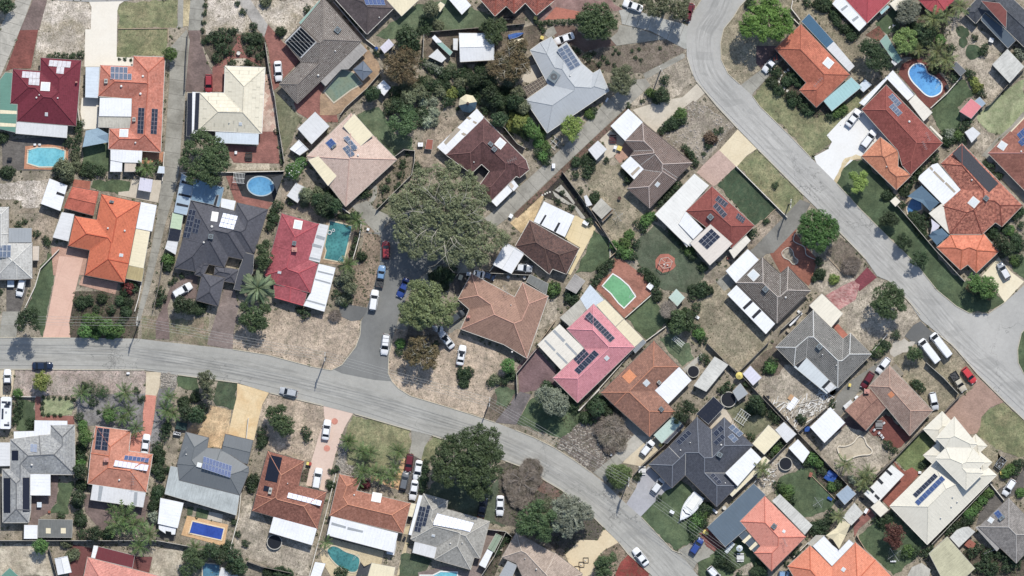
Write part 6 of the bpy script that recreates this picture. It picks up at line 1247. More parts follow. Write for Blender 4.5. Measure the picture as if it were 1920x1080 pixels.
gp('mulch',"960,600 1060,560 1120,650 1060,690 1010,650",1)
gy('dirt_dark',"270,250 560,240 620,330 560,410 460,470 240,450",1,1);pole(1700,655,'d',"dark timber power pole leaning over the path below the scrubby verge");sb(1190,935,14,40,30,'m_white',"small white box beside the grey lane")
sb(265,170,100,35,0,'m_dark',"dark parked trailer below the red mottled roof")
T(940,190,5)
g('service_lane','conc_dark',"0,960 180,790 370,620 500,500 640,370 800,190 980,0 1150,-130 1240,-200 1350,-215 1400,-150 1180,50 1040,180 900,310 700,500 560,630 340,840 120,1050 -60,1180 -160,1100",3,seam=1)
g('garden_strip','leafy_red',"1190,50 900,315 560,635 340,850 110,1065 150,1095 375,885 595,665 930,350 1215,85",4)
pl('lime',"110,100,60 190,130,75 100,230,65 60,280,40 220,180,60");pl('bush',"250,220,80 300,290,80 370,310,60 350,390,60 410,420,60 390,510,65 440,490,50 340,480,50 420,560,50");pl('dark',"200,280,60 250,330,50 40,120,60 20,40,60");pl('lime2',"640,200,75 700,250,75 620,270,70 670,330,65 730,200,55 590,230,40");lump("round yellow-green tree between the pale grey metal roof and the lane")
pl('bush',"830,120,60 870,90,40");pergola(500,390,90,90,40,"fallen white washing line frame beside the lane")
gd('conc_pale2',"1240,90 1740,0 1800,-10 1700,70 1560,180 1460,300 1330,190",2);gd('conc_pale2',"1480,0 1700,-40 1980,-300 2060,-220 1760,60 1300,150 1230,80",1);gv('rocks_small',"1700,50 1800,0 2200,200 1980,480 1900,600 1700,500 1540,380 1460,300 1560,180",1,1)
pl('bush',"1680,120,70");pl('dark',"1620,200,75 1560,230,60 1500,280,40 1710,180,50 1820,570,45 1780,510,40");pl('lime',"1715,430,35 1760,470,40 1780,500,35")
sb(490,605,26,40,0,'m_white',"small white box on the long diagonal lane")
H('burl house','mottled brown many-hipped house with a white flat garage roof at its top corner')
roof('tile','burl',"1325,200 1790,575 1650,715 1640,740 1390,1000 1180,815 1330,640 1310,595 1210,510 1245,465 1160,370",pitch=22)
flat('garage_roof','m_white',"1190,72 1325,195 1160,368 1025,232",2.6);fp('m_white',"1210,515 1335,635 1245,730 1120,605",2.5,strips="1285,610 1305,625 1230,700 1210,680",sc='m_tan');fix('skylight',1463,778,38,45,40)
H('pale patio shed','grey-white square shed beside the outdoor table, left of the mottled brown roof',cat='shed');flat('roof','m_white2',"905,370 988,450 890,548 815,455",2.2)
gp('conc_pale',"1000,250 1160,370 1060,520 900,560 860,520 980,440 920,370",1,1);gp('pave_pink',"1060,520 1160,380 1245,465 1210,510 1110,580",2)
table_set(1045,355,"dark red outdoor table beside the square patio shed");sb(1108,440,40,40,20,'m_yellow',"yellow plastic playhouse box on the patio");sb(1068,432,24,28,20,'m_white',"small white box beside the yellow playhouse box")
gy('dirt_grass',"640,560 1120,600 1250,730 1180,820 1380,1000 1450,1060 1440,1140 1240,1300 1080,1360 940,1160 1040,1000 870,860 740,700",1,1)
pl('dark',"700,570,60 800,540,60 850,580,50 690,690,40 800,690,45 985,555,32 870,910,60 890,870,40");pl('olive',"800,630,55 840,640,45");pl('dark',"1160,660,50 1190,730,50 1560,890,60 1620,820,50 1500,960,50 1660,780,40");pl('bush',"740,840,40")
g('garden_bed','mulch_black',"570,650 840,1080 800,1130 700,1000 400,900 350,880",1);g('garden_path','conc_grey',"480,840 540,880 640,950 700,980 780,1080 790,1100 750,1100 680,990 580,950 500,890",2);g('garden_path','conc_grey',"500,830 560,780 620,850 690,950 680,970 620,900",2)
steps("385,880 410,868 430,858 455,850","m_conc",15,"pale square stepping stones curving through the black garden bed")
pl('grey',"660,1000,35 530,940,30 570,860,28")
fe('dark',"570,660 850,1040 1080,1400","dark fence between the black garden bed and the dry yard")
H('weathered shed','weathered pale square shed roof on the dry yard beside the black garden bed',cat='shed');flat('roof','m_stone',"935,910 1035,1010 940,1100 850,1010",2.3);H('scrap lean-to','small ragged white lean-to on the fence beside the weathered square shed',cat='lean-to');flat('roof','m_white2',"775,890 800,880 850,970 800,985",1.8);flat('roof','m_wood',"1040,1010 1060,1015 950,1130 940,1105",1.6)
pot(1107,908,16,"small dark round pot on the dry yard left of the mottled brown roof");washline(1095,1080,55,"rotary clothes line on the dry yard")
T(940,380,5)
use('dark peaked house');fp('m_white',"400,-10 685,125 595,320 305,175",2.6,strips="410,112 425,120 370,215 355,205;535,185 555,190 505,290 485,275",sc='m_dark')
gp('tile_gold',"640,130 700,120 890,230 650,680 600,650 740,420 590,330",2);gy('sand_gold2',"340,-100 400,-60 300,180 270,165 190,290 80,190 160,120 300,-30",2);gl('lawn_green',"870,260 1000,330 1020,520 900,640 690,660 780,480",2,1)
pl('dark',"830,180,42");fe('timber',"880,180 1090,450 1010,520","timber fence curving right of the green lawn beside the gold paving");fe(WH,"1015,340 1020,520","white edging right of the green lawn")
pl('dark',"500,800,70 480,860,50");pl('dark',"660,860,75 680,920,60 630,900,50");pl('dark',"950,630,60 1000,580,50 910,700,50 870,760,50 1030,560,40");pl('bush',"1060,400,60 1160,380,70 1200,300,60 1120,440,60 1180,480,70 1230,500,50 1350,180,70 1400,130,60 1290,200,50 1100,470,50");pl('dark',"1260,380,50 1330,250,40 1390,700,60 1440,740,50 1320,640,40 1460,880,60")
H('grey lean roof','grey flat shed roof beside the pool with bright green water',cat='shed');flat('roof','m_stone2',"690,670 785,735 700,850 600,800",2.4)
pool('bright green swimming pool with a white rim in brick-red paving','green',"1045,670 1110,710 1190,780 1255,880 1150,985 1100,940 1030,850 950,780",deck="1060,520 1140,540 1380,720 1400,860 1150,1080 1000,920 880,800 960,700 1030,660",dm='pave_brick')
gl('lawn_shade',"1240,400 1440,200 1600,300 1780,420 1900,580 1900,720 1780,860 1600,830 1440,780 1380,700 1300,580",1,1)
playframe(1538,565,90,"hexagonal timber climbing frame on a red rubber pad on the lawn")
pl('lime',"1450,830,50 1375,640,30");pl('bush',"1760,450,60 1790,500,50 1700,440,30 1880,600,45");pl('dark',"1580,270,40 1620,320,35 1680,370,30")
H('cream cubby','cream and seafoam square cubby roof at the lawn\'s lower corner',cat='cubby house');flat('roof','m_seafoam2',"1640,810 1720,890 1650,970 1570,890",2.3);sb(1395,785,50,50,40,'m_white',"white pump box beside the bright green pool")
gl('lawn_green',"1160,1080 1400,870 1500,980 1560,1100 1440,1260 1360,1280",1,1);pl('bare',"1560,1000,80");fe(WH,"1400,870 1160,1080","pale fence below the bright green pool")
pl('bigdark',"1660,1070,90 1740,1060,70 1650,1150,100 1740,1140,80 1600,1120,70");pl('bush',"1860,1230,60 1830,1180,50");
gy('dirt',"1780,860 2000,700 2120,900 2080,1000 2000,1240 1900,1100 1820,1040",1,1)
T(940,560,5)
H('pink house','house with a bright pink tile roof, two solar arrays and a cream striped carport')
roof('tile','pink',"865,50 1250,455 715,975 485,745 780,465 615,285",pitch=20)
flat('carport_roof','m_creamwhite',"545,240 775,465 700,540 560,665 340,430",2.3,strips="500,290 600,390 580,410 480,305;415,385 510,480 495,495 400,395;610,410 715,520 700,535 595,425;525,500 625,600 610,612 510,512",sc='m_grey');fp('m_bluewhite',"832,-130 960,10 880,90 800,100 740,0",2.5);fp('m_stone',"740,10 800,95 730,170 640,255 550,180",2.4)
fp('m_cream',"970,10 1145,190 1070,260 890,60",2.6);fp('m_cream',"1148,192 1330,380 1250,450 1072,262",2.4);fp('m_glassgrey',"1330,382 1355,410 1255,510 1235,480",2.3)
solar("780,165 828,122 1020,412",1,10,'dark');solar("775,465 825,520 675,565",2,4,'dark');solar("680,668 870,478 730,712",6,1,'dark')
fix('skylight',988,557,42,42,45);
H('copper house','house with a copper-brown tile roof, an orange patch and a white side patio')
roof('tile','copper',"1430,395 1665,640 1445,865 1630,1060 1390,1295 1060,1000 935,880",pitch=20)
fp('m_white',"1665,640 1782,765 1565,985 1440,860",2.5);fix('skylight',1360,790,55,55,45);fix('aircon',1480,785,35,30,45);fix('aircon',1500,1035,42,38,45);fix('patch',1200,730,100,100,45)
gy('leafy_dark',"560,180 930,850 760,1050 720,980 500,750",0);fe(WH,"1540,260 1240,480 900,860 730,1050","pale fence between the pink roof and the copper-brown roof")
tank(1800,683,58,"round black water tank right of the copper-brown house's white patio")
gl('lawn_green2',"1480,380 1600,330 1760,420 1800,560 1700,640 1560,480",1,1);pergola(1660,400,120,45,40,"white garden swing set on the lawn above the copper-brown roof")
gp('conc_grey',"1700,660 1880,510 1900,540 1740,700",2)
H('stained long shed','long stained white shed roof right of the copper-brown house',cat='shed');flat('roof','m_white3',"2000,545 2125,620 1920,870 1805,815",2.4)
pl('dark',"420,830,70 460,880,60 680,1000,45");pl('grey',"500,900,80 560,960,90 480,960,70 580,1020,70 500,1030,60");pl('bush',"690,1010,50");pl('dark',"900,960,75 940,1010,70 850,1040,50 1000,1060,60");pl('dark',"1720,1010,80 1780,1040,70 1660,1060,70 1700,1100,60 1640,1130,50");lump("dark leafy tree at the corner below the white patio of the copper-brown house")
T(1000,700,5)
gv('rocks_dark',"300,570 450,440 560,400 830,420 940,570 860,680 770,760 650,860 570,930 500,910 400,800 210,690",1,1);gv('leafy_dark',"300,570 260,430 440,280 640,200 880,420 700,440 560,400",0,1)
pl('dry',"750,500,110 700,600,100 800,600,80 640,520,80 820,680,60 720,700,60");pl('dark',"480,420,70 560,440,50 600,340,80 640,290,70 540,300,60");pl('lime',"385,365,28 340,330,30")
gd('conc_cream2',"1030,600 1200,590 1210,680 1000,870 840,840 930,700",1);gd('conc_grey',"945,575 1100,595 840,830 770,760",2);gd('conc_lane',"770,760 840,830 680,1020 560,930 650,860",2,seam=1)
gp('conc_dark',"835,455 900,400 1090,590 1010,620 945,575",1)
car('hatch',WH,1070,700,38,None,"white hatchback on the cream drive below the copper-brown house");sb(1192,672,26,28,45,'m_yellow',"orange-lidded bin beside the white hatchback");sb(730,762,16,18,0,'m_white',"small white letterbox by the concrete driveway")

use('copper house');fp('m_seafoam2',"1310,405 1390,470 1205,655 1130,580",2.3);flat('awning','m_char',"1395,480 1410,495 1255,655 1220,650",2.2)
H('navy gable house','large charcoal-blue hip roofed house with many solar panels and a dark navy flat patio')
roof('tile','bluechar',"1085,855 1270,690 1535,410 1670,530 1790,415 2060,675 1800,935 1915,1055 1720,1250 1425,955 1300,1075",pitch=20)
fp('m_navy',"1690,220 1790,315 1640,475 1530,380",2.5);flat('garage_roof','m_white',"2040,700 2140,800 1915,1055 1800,935",3.6)
solar("1335,640 1450,530 1375,675",4,1,'dark');
solar("1680,560 1760,485 1715,600",2,1,'dark');solar("1685,645 1770,565 1720,680",3,1,'dark') ;solar("1825,510 1870,475 1930,600",1,3,'pale');solar("1820,595 1865,560 1880,655",1,2,'pale');solar("1655,955 1685,930 1740,1045",1,3,'dark')
fix('aircon',1745,762,50,45,30);xv(1380,720,18);xv(1760,670,22);xv(1470,650,14);xv(1800,1028,16)
gp('conc_pale',"1640,475 1790,315 1830,400 1680,530",2);gd('conc_blue',"1080,870 1300,1075 1240,1100 1000,1350 860,1240 960,1080 1000,960",2)
pl('hedgeball',"800,960,130");lump("large clipped round hedge-like tree at the road edge between two driveways");pole(895,1020,'w',"power pole with four crossarms beside the big round hedge tree")
car('hatch','white2',1170,1050,37,None,"white car with a black roof rear beside the charcoal-blue roof's front wing");table_set(1020,910,"white outdoor table among plants beside the blue-grey driveway");pl('dark',"970,980,35 1000,940,30")
fe('dark',"1250,650 1000,880 940,950","dark fence between the cream drive and the charcoal-blue roof");fe(WH,"620,150 420,350","pale fence below the pink roof's bottom corner")
T(940,864,5)
g('garden_bed','gravel_red',"330,140 560,280 640,350 560,360 470,340 340,270",2,1);gv('leafy_dark',"330,140 560,280 960,630 900,740 740,740 620,860 500,800 300,700 -50,560 -20,40 60,20",1,1);gd('conc_gold2',"965,635 1100,765 960,840 880,930 850,1080 700,1120 640,980 600,880 740,740 905,745",2)
pl('olive',"380,440,90 440,380,60 420,520,80 360,560,80 400,640,80 280,640,60");lump("bright green leafed tree between the bare mauve shrub and the grey-green round tree")
pl('greyround',"600,350,80 560,420,90 680,400,100 620,480,110 720,480,110 560,540,80 680,580,110 620,640,90 780,440,80 800,500,70 580,620,70");lump("grey-green dome-shaped tree overhanging the road on the bend")
gv('leafy',"880,930 960,840 1100,770 1190,870 1060,1080 850,1100",1,1);g('garden_bed','gravel_crimson',"1190,880 1240,890 1390,1030 1380,1080 1060,1080 1120,950",2)
pl('bigdark',"960,940,90 1000,1000,90 930,1040,80 1040,900,60 900,960,50");lump("dark bushy shrub mass beside the crimson gravel bed at the bottom edge");
frames("792,932 752,972 712,1012",24,"row of three linked square timber frames on the golden drive")
gl('lawn_green',"1310,530 1440,330 1560,250 1680,180 1840,310 1920,420 1900,640 1780,750 1640,850 1500,720",1,1)
gd('conc_lane',"1640,850 1780,770 1920,830 1960,900 1800,960 1780,1060",1);g('garden_bed','pave_red',"1850,680 1960,660 2000,800 1900,760",1)
H('power boat','large white moulded power boat on a trailer standing on the front lawn',cat='boat');dinghy(1765,440,300,135,217,"m_white",cockpit=2)
car('hatch','blue2',1830,800,33,None,"blue hatchback with black roof at the lawn edge near the bottom");car('sedan',WH,1305,900,322,None,"white sedan parked on the road beside the crimson gravel bed")
pl('bush',"1840,560,75 1800,620,60 1890,500,60 1810,720,50 1900,580,50");pl('dark',"1800,640,60 1880,450,50 1480,350,30");sb(1905,668,22,30,30,'m_yellow',"yellow-lidded bin at the lawn corner beside the big white boat")

H('white verandah','white metal roof corner at the bottom edge beside the golden drive',cat='outbuilding');flat('roof','m_white',"615,990 750,1080 700,1160 560,1080",2.5)
T(1220,0,5)
car('hatch','darkred',360,110,20,None,"small maroon car parked at the kerb near the top of the curved road") 
pl('bigbush',"1000,80,110 1120,60,110 1200,150,110 950,170,110 1080,180,120 1250,250,100 900,250,100 1000,280,110 1150,300,110 1050,350,80 1180,350,70 880,320,70 1120,20,60 1270,200,70");lump("round bright green tree at the top beside the curved road and orange-red roof")
gv('dirt_grass',"900,0 1320,0 1300,100 1400,220 1160,450 1000,440 990,600 1040,640 850,775 800,760 720,680 650,560 650,420 700,260 800,120",1,1);gp('pave_plumdark',"990,430 1180,430 1230,540 1080,700 1030,640 990,590",2);gd('conc_lane',"840,800 1040,650 1120,700 970,860 940,910",2,seam=1)
pl('dark',"930,30,60 1300,170,50");gv('lawn_dry',"960,900 1110,720 1400,830 1540,1010 1700,1050 1960,860 1960,1000 1700,1340 1500,1470 1300,1240 1100,1080",1,1)
car('ute',WH,1130,595,222,None,"white ute with an open tray of red gear on the plum brick drive")
H('rusty orange house','rusty orange tiled house with a blue glass patio roof, right of the curved road')
roof('tile','orangerust',"1410,225 1870,700 1555,1005 1395,845 1460,775 1165,455",pitch=20)
fp('m_glassblue2',"1485,130 1715,390 1650,450 1415,200",2.4);fp('m_white2',"1715,390 1910,620 1860,670 1650,450",2.4);flat('carport_roof','m_aqua',"1880,725 1975,815 1700,1040 1620,945",2.4);fix('skylight',1665,590,85,85,40);antenna(1570,770,60,'x')
pl('dark',"1150,650,50 1190,680,50 1140,770,60 1200,850,60 1280,760,60 1350,720,70 1390,770,60 1320,900,60 1330,960,60 1400,930,55 1440,1010,55 1480,1040,60 1580,40,70 1650,60,60 1480,20,50 1690,40,40 1720,140,60 1760,200,60 1820,260,60 1880,340,60");steps("1290,655 1260,677 1225,703 1208,735 1200,768 1218,805 1250,830 1282,852","m_conc",22,"curving row of square white stepping stones in the dark garden below the rusty orange roof")
g('garden_bed','mulch',"1130,720 1230,560 1460,780 1395,850 1540,1010 1620,960 1700,1050 1560,1100 1380,1050 1220,900",1,1)
gy('dirt_grass',"1330,20 1700,0 1700,100 1920,300 1920,600 1500,130 1420,190 1340,100",1,1);fe(WH,"1275,120 1390,230","white fence at the top corner of the rusty orange roof");fe(WH,"1330,10 1315,80 1400,190","curving low white wall beside the rusty orange roof, top right")
pl('bush',"1740,1060,60 1800,1030,60 1690,1090,50");
T(1220,200,5)
gv('dirt_scrub2',"240,-60 620,0 810,210 700,360 480,560 420,600 300,500 200,380 80,260 300,0",0,1);pl('brown',"560,300,70 600,260,50 540,360,45");pl('dark',"655,220,35 498,445,22")
gd('conc_gold3',"815,215 995,395 900,460 800,570 640,410",2);gd('pave_salmonpale',"640,405 800,560 640,710 590,750 430,620 480,560",2);
gl('lawn_deep',"800,570 1180,950 1010,1090 960,1110 900,1030 760,880 630,730",2,1);gv('lawn_dry',"1000,400 1430,830 1430,880 1290,1040 810,560 900,460",1,1);pl('bush',"1170,740,35")
fe(WH,"800,560 1280,1040","white wall between the dark lawn and the roadside verge");fe('timber',"1180,950 990,1130","brick-red edging at the end of the dark lawn")
pole(1315,910,'w',"power pole on the verge by the dark green lawn");
H('sienna house','house with a red-brown tile roof, three solar arrays and long white patio roofs')
roof('tile','sienna',"575,745 975,1115 760,1325 725,1290 330,980",pitch=20)
fp('m_white4',"410,630 545,740 330,980 490,1150 370,1310 300,1260 40,1010",2.5);fp('m_white',"330,985 490,1150 400,1240 265,1100",2.75)
T(1220,390,5)
flat('garage_roof','m_sandwhite',"560,155 765,335 670,430 555,535 370,330",2.9);fp('m_white2',"200,190 240,160 370,310 340,365 280,290",2.2)
solar("635,-120 730,-45 600,-75",4,1,'dark');solar("620,-55 720,60 580,-15",4,1,'dark');solar("820,45 890,100 795,90",4,2,'dark') ;solar("570,190 655,270 445,310",3,4,'dark');fix('aircon',560,85,50,50,45);
fp('m_creamwhite',"895,260 935,305 780,470 735,400",2.2);
gd('conc_dark2',"1250,80 1400,-80 1500,-40 1380,180 1150,420 1080,430 1040,480 900,410 960,380",2);gv('dirt',"940,260 1180,0 1270,80 960,400 900,400",1,1);gp('pave_redgravel',"1370,180 1360,240 1440,340 1560,480 1500,700 1480,730 1280,560 1220,610 1120,430 1300,230",1);g('sand_pit','sand_dirty',"1240,400 1290,370 1330,400 1345,455 1380,490 1370,520 1330,525 1300,480 1250,460",3,1)
edge('path_edging','m_conc',"1240,400 1290,370 1330,400 1345,455 1380,490 1370,520 1330,525 1300,490 1250,465 1230,430 1240,400","pale keyhole shaped kerb ring in the red gravel yard");edge('path_edging','m_conc',"1355,240 1340,310 1440,365 1460,440 1550,485","wavy pale kerb line in the red gravel yard")
pl('bigbush2',"1500,100,110 1600,100,110 1680,180,100 1450,200,100 1550,220,120 1650,290,100 1480,310,90 1580,340,90 1700,240,70 1430,140,60");lump("round dense green tree beside the red gravel yard and the road")
pl('bush',"960,240,55 1080,130,30");pl('dark',"1100,120,25 1580,500,45 1590,620,65 1540,660,40");pl('lime',"1720,670,60");
H('cocoa house','house with a dark brown speckled roof and white flat roofs, below the red gravel yard')
roof('tile','cocoa',"1050,465 1215,615 1290,550 1500,775 1185,1080 800,700",pitch=20)
flat('garage_roof','m_white',"910,388 1012,485 800,700 705,590",2.6);fp('m_white',"805,725 1165,1085 1080,1180 720,810",2.5,strips="940,860 960,880 880,955 860,935;1020,945 1042,965 965,1040 945,1020",sc='m_dark');fix('skylight',965,630,90,85,45);fix('aircon',1075,762,48,48,45);xv(1265,838,24)
gd('pave_redwhite',"1640,820 1780,740 1900,680 1960,720 1920,860 1760,960",2);gv('sand_dirty',"1600,500 1650,430 1750,560 1960,700 1900,690 1780,740 1640,830 1500,740",1,1);gv('dirt_scrub',"1780,270 1920,400 1920,680 1640,440 1740,300",1,1);fe('timber',"1640,440 1840,660","low timber edging on the verge below the round dense tree")
flat2('cream garage','cream flat garage roof between the dark brown speckled roof and the grey speckled roof','garage','m_cream2',"1605,805 1800,990 1690,1120 1490,915",2.5)
gy('dirt_grass',"440,830 700,640 1000,1150 1150,1300 880,1480 640,1480 420,1300 300,1180 360,1000",1,1);pl('dark',"400,760,60 480,740,70 540,770,60 470,800,60 390,830,40");pl('brown',"430,930,45 420,1000,30");gp('conc_lane',"610,690 760,580 800,700 690,780",2)
pl('bush',"500,560,45")
T(1280,560,5)
gy('dirt_grass',"60,60 450,20 810,390 500,690 240,420 200,300 100,200",1,1);pl('bush',"150,330,65 190,390,50");pl('dark',"40,200,80 30,130,60")
H('grey speckled house','house with a dark grey speckled tile roof and a glass-panelled pergola, right of centre')
roof('tile','greyspeck',"1225,110 1505,380 1575,325 1770,520 1455,835 1160,545 1045,630 875,455",pitch=20)
fp('m_frost',"1150,530 1450,830 1350,890 1040,635",2.4,strips="1370,760 1390,780 1330,850 1300,830;1140,540 1160,555 1080,650 1055,625",sc='m_dark');fp('m_white2',"1385,785 1425,820 1370,880 1330,845",2.6);fix('aircon',1280,450,50,45,45);xv(1310,525,16);xv(1440,625,16)
gy('sand_dirty',"960,600 1040,640 1350,900 1450,860 1500,700 1380,1000 1160,1270 1050,1230 900,1090 700,860 640,700",1,1);gy('dirt_dark',"800,420 900,440 1040,640 960,620 900,720 740,720 620,640 700,540",1,1)
sb(1030,985,130,50,125,'m_white',"white dumped mattress among building debris on the sandy yard");debris("1100,1050 1150,990 1060,1080 1250,1000 1300,960 1340,930 1270,1030 1120,1020 1180,1010 1000,1030 1320,1000 1220,1060 1360,900 1160,1090 1080,1140 1290,1050 1340,960 1300,890","scattered pile of white planks and building debris on the sandy yard")
pl('bush',"820,590,50 830,640,70 790,660,50 860,600,45");pl('dark',"680,970,80 730,1030,70 640,1030,60 440,820,50 380,860,50 610,800,45 200,560,50 240,600,35");H('round yellow umbrella','round yellow garden umbrella between fence lines',cat='umbrella');rotsolid(532,722,36,'m_yellow')
H('lilac shed','pale lilac square shed roof beside the yellow umbrella',cat='shed');flat('roof','m_lilac',"635,630 738,740 660,812 565,705",2.3)
tramp(430,945,75,"large black round trampoline beside the grey shed");H('grey lean shed','plain grey shed roof beside the black trampoline',cat='shed');flat('roof','m_grey',"540,795 612,890 520,955 470,870",2.2)
fe('dark',"810,400 520,690 370,570","dark fence at the bottom of the dry scrubby back yard");fe('dark',"230,420 500,690","dark fence at the lower left of the dry scrubby back yard");fe(WH,"1920,330 1770,500","white fence right of the grey speckled roof");fe('dark',"520,690 1040,1240","dark fence left of the debris yard");fe('grey',"1120,110 920,290","pale wall between the dark brown speckled roof and the grey speckled roof")
pl('bush',"1860,430,50 1840,490,60 1800,510,40");gp('pave_pink2',"1400,250 1460,240 1550,340 1505,380",2)
gv('sand_dirty',"1400,60 1620,0 1960,0 1960,300 1780,500 1580,320 1450,240 1490,160",1,1);
H('long white skiff','slim white upturned canoe between the two speckled roofs',cat='canoe');dinghy(1055,200,150,22,45,'m_white')
gd('conc_dark2',"1960,560 1900,700 1640,880 1480,1100 1400,1060 1440,920 1560,780 1800,620 1880,560",2);car('hatch','darkred',1732,765,212,None,"dark red hatchback on the grey drive beside the chestnut roofs");car('hatch',WH,1880,625,218,None,"white car behind the dark red hatchback on the grey drive")
g('rubble','rocks',"1180,720 1330,900 1400,930 1360,1010 1240,1050 1160,1120 1020,1090 1100,1000 1180,960 1230,870",2,1);debris("990,1130 1060,1180 940,1060 1300,880 1250,800 1200,760 1390,980 1210,1000 1310,1050 870,960 1140,930","pale planks and broken sheets around the dark grey speckled house")
T(1280,740,5)
gp('conc_pale',"395,120 520,330 640,420 600,400 390,220 270,330 230,290",1);gl('lawn_olive',"400,120 600,60 900,270 800,290 660,420 600,390 480,260",1,1);pergola(557,210,115,115,35,"white square metal-framed garden cage on the lawn beside the navy roof")
pl('dark',"700,100,80 740,150,60 660,150,60 830,180,50 880,230,50 1120,230,50 1100,220,40 1400,80,40");pl('bush',"640,400,45 870,510,60 920,470,50 830,560,40");
flat2('butter carport','large butter-cream flat roofed carport beside the charcoal-blue roof','carport','m_cream',"805,285 920,395 765,560 655,460",2.6);use('navy gable house');fp('m_cream',"740,600 770,580 815,620 465,955 445,935",2.45)
flat2('ribbed white shed','white corrugated square shed with a dark streak, between two fences','shed','m_white2',"950,258 1065,370 975,450 870,330",2.4);flat2('battered white shed','battered white shed roof above the black round tank','shed','m_white',"1080,420 1190,540 1125,640 995,500",2.4);tank(965,648,64,"large black round trampoline or tank with a sandy ring above the green back lawn")
flat2('big white garage','large plain white rectangular garage roof beside the empty pool yard','garage','m_white',"1385,120 1522,262 1330,450 1195,305",2.7)
gy('sand_dirty',"1320,450 1540,290 1720,340 1920,540 1920,650 1780,800 1500,760 1290,580",1,1);pool('empty drained kidney-shaped concrete swimming pool in the dry yard','drained',"1440,480 1520,490 1600,460 1640,400 1670,385 1705,410 1720,470 1780,520 1760,560 1680,560 1600,580 1540,615 1490,600",deck=None)
pl('palm2',"1520,650,100 1700,780,100 1740,720,80 1690,830,90");pl('grey',"1600,800,60");pl('palm2',"740,690,90");
gl('lawn_green',"900,780 1020,720 1220,650 1280,820 1440,990 1380,1080 1000,1200 860,900",1,1);gy('sand_dirty',"860,560 1000,560 1120,640 1020,720 900,780 860,900 760,960 680,830 800,620",1,1);debris("780,740 820,700 850,650 800,780 760,790 830,760 860,720 840,810 800,820 720,800","heap of white rubbish beside the black tank")
pl('bush',"1220,600,70 1280,650,60 1310,720,50 1240,580,50 1160,640,50 1400,860,60 1460,840,50");pl('bush',"940,880,60 1000,900,60 980,960,60 1030,990,45 900,850,50");tarpbox(1388,768,100,95,35,'m_blue',"bright blue tarpaulin covered trampoline by the fence of the empty pool yard");sb(1168,322,45,45,0,'m_blue',"small blue tarpaulin heap left of the large white garage")
flat2('blue grey ribbed shed','blue-grey corrugated shed roof at the corner of the green back lawn','shed','m_greyblue',"1545,850 1625,930 1520,1030 1440,940",2.3);washline(1270,1010,60,"white clothes line frame on the green back lawn")
fe('dark',"1080,360 1330,620 1540,840","dark fence between the green back lawn and the empty pool yard");fe('dark',"1060,370 800,640","dark fence above the green back lawn");fe('timber',"1210,760 1440,990","low timber garden edging on the green back lawn");fe('dark',"760,0 1080,350","dark fence right of the cage lawn");fe('dark',"1080,350 1370,100","dark fence left of the large white garage");fe('dark',"1920,650 1640,900","dark fence at the right of the empty pool yard")
g('garden_bed','mulch',"1100,640 1180,540 1330,620 1540,840 1440,990 1200,740",0,1);gp('pave_plumdark',"1500,250 1560,200 1720,340 1920,540 1540,290 1330,480 1290,470 1330,450",0)
T(1240,864,5)
H('coral house','house with a coral-orange tile roof joined to a long slate-blue gabled carport')
roof('tile','coral',"970,330 1355,715 1035,1035 870,865 930,800 735,570",pitch=19)
flat('carport_roof','m_slateblue',"865,215 975,320 735,565 795,635 600,805 430,625",2.7);fp('m_slateblue2',"775,645 935,795 870,855 725,700",2.3,strips="825,690 850,710 780,775 755,755;885,755 912,775 840,840 820,820",sc='m_cream');fp('m_white3',"1110,315 1415,605 1345,690 1040,375",2.4);fix('aircon',1055,612,42,48,40);fix('skylight',1148,662,28,28,30);antenna(1160,765,45,'x')
gd('pave_red',"380,690 430,630 600,805 500,850 420,800 400,740",2);gl('lawn_green',"330,960 450,840 600,860 720,720 900,880 1000,1080 360,1080",1,1);sb(418,672,48,28,40,'m_yellow',"yellow-lidded bins beside the slate-blue carport");sb(640,815,120,40,130,'m_white2',"narrow glass cold frame beside the slate-blue carport")
H('round white table','round white outdoor table umbrella on the lawn below the slate-blue carport',cat='umbrella');rotsolid(733,822,32,'m_bluewhite');pl('dark',"560,900,65 600,950,70 650,1000,60 530,960,50 560,860,50 420,460,70 360,520,60 300,600,60 340,570,60 440,440,50");pl('dark',"920,980,60 950,1030,60 880,1050,60 740,1070,40");pl('bush',"1270,860,50 1180,970,30")
g('garden_bed','sand_dirty',"700,1020 850,960 900,1080 680,1080",2,1);fe(WH,"1240,900 1380,760","pale fence right of the coral-orange roof");table_set(740,905,"white and red garden chairs on the lawn below the coral-orange roof")
H('apricot house','house with a bright apricot-orange tile roof and a white angled patio at the bottom edge');roof('tile','apricot',"1395,795 1605,985 1820,765 2010,930 2250,1180 2050,1350 1400,1350 1185,990",pitch=20);fp('m_white',"1525,705 1600,790 1665,840 1760,740 1805,775 1600,985 1420,800",2.8);fix('skylight',1708,1020,38,38,35);fp('m_stone',"1450,700 1530,700 1420,800 1370,780",2.3)
sail('cream shade sail stretched beside the white angled patio at the bottom','sail_cream',"1695,540 1770,600 1730,700 1665,825 1610,740 1540,700 1640,630",3);flat2('off-white pavilion','off-white flat pavilion roof beside the cream shade sail','pavilion','m_white3',"1810,395 1890,490 1780,605 1700,530",2.5)
pl('dark',"1440,620,60 1500,600,60 1560,560,60 1500,680,50 1600,490,50 1540,650,50 1420,680,40");pl('palm2',"1660,520,80");car('hatch',WH,500,1065,140,None,"white car half cut by the bottom edge beside the lawn");pot(590,440,18,"round white lid beside the charcoal-blue roof's corner")
car('hatch','blue3',1150,1070,90,2.6,"small pale blue vehicle at the bottom edge below the coral-orange roof");gd('conc_lane',"130,860 250,800 400,780 500,860 330,960 270,1080 200,1080",1)
T(1536,0,5)
H('coral red house','coral-red metal roofed house with a white striped side patio at the top right')
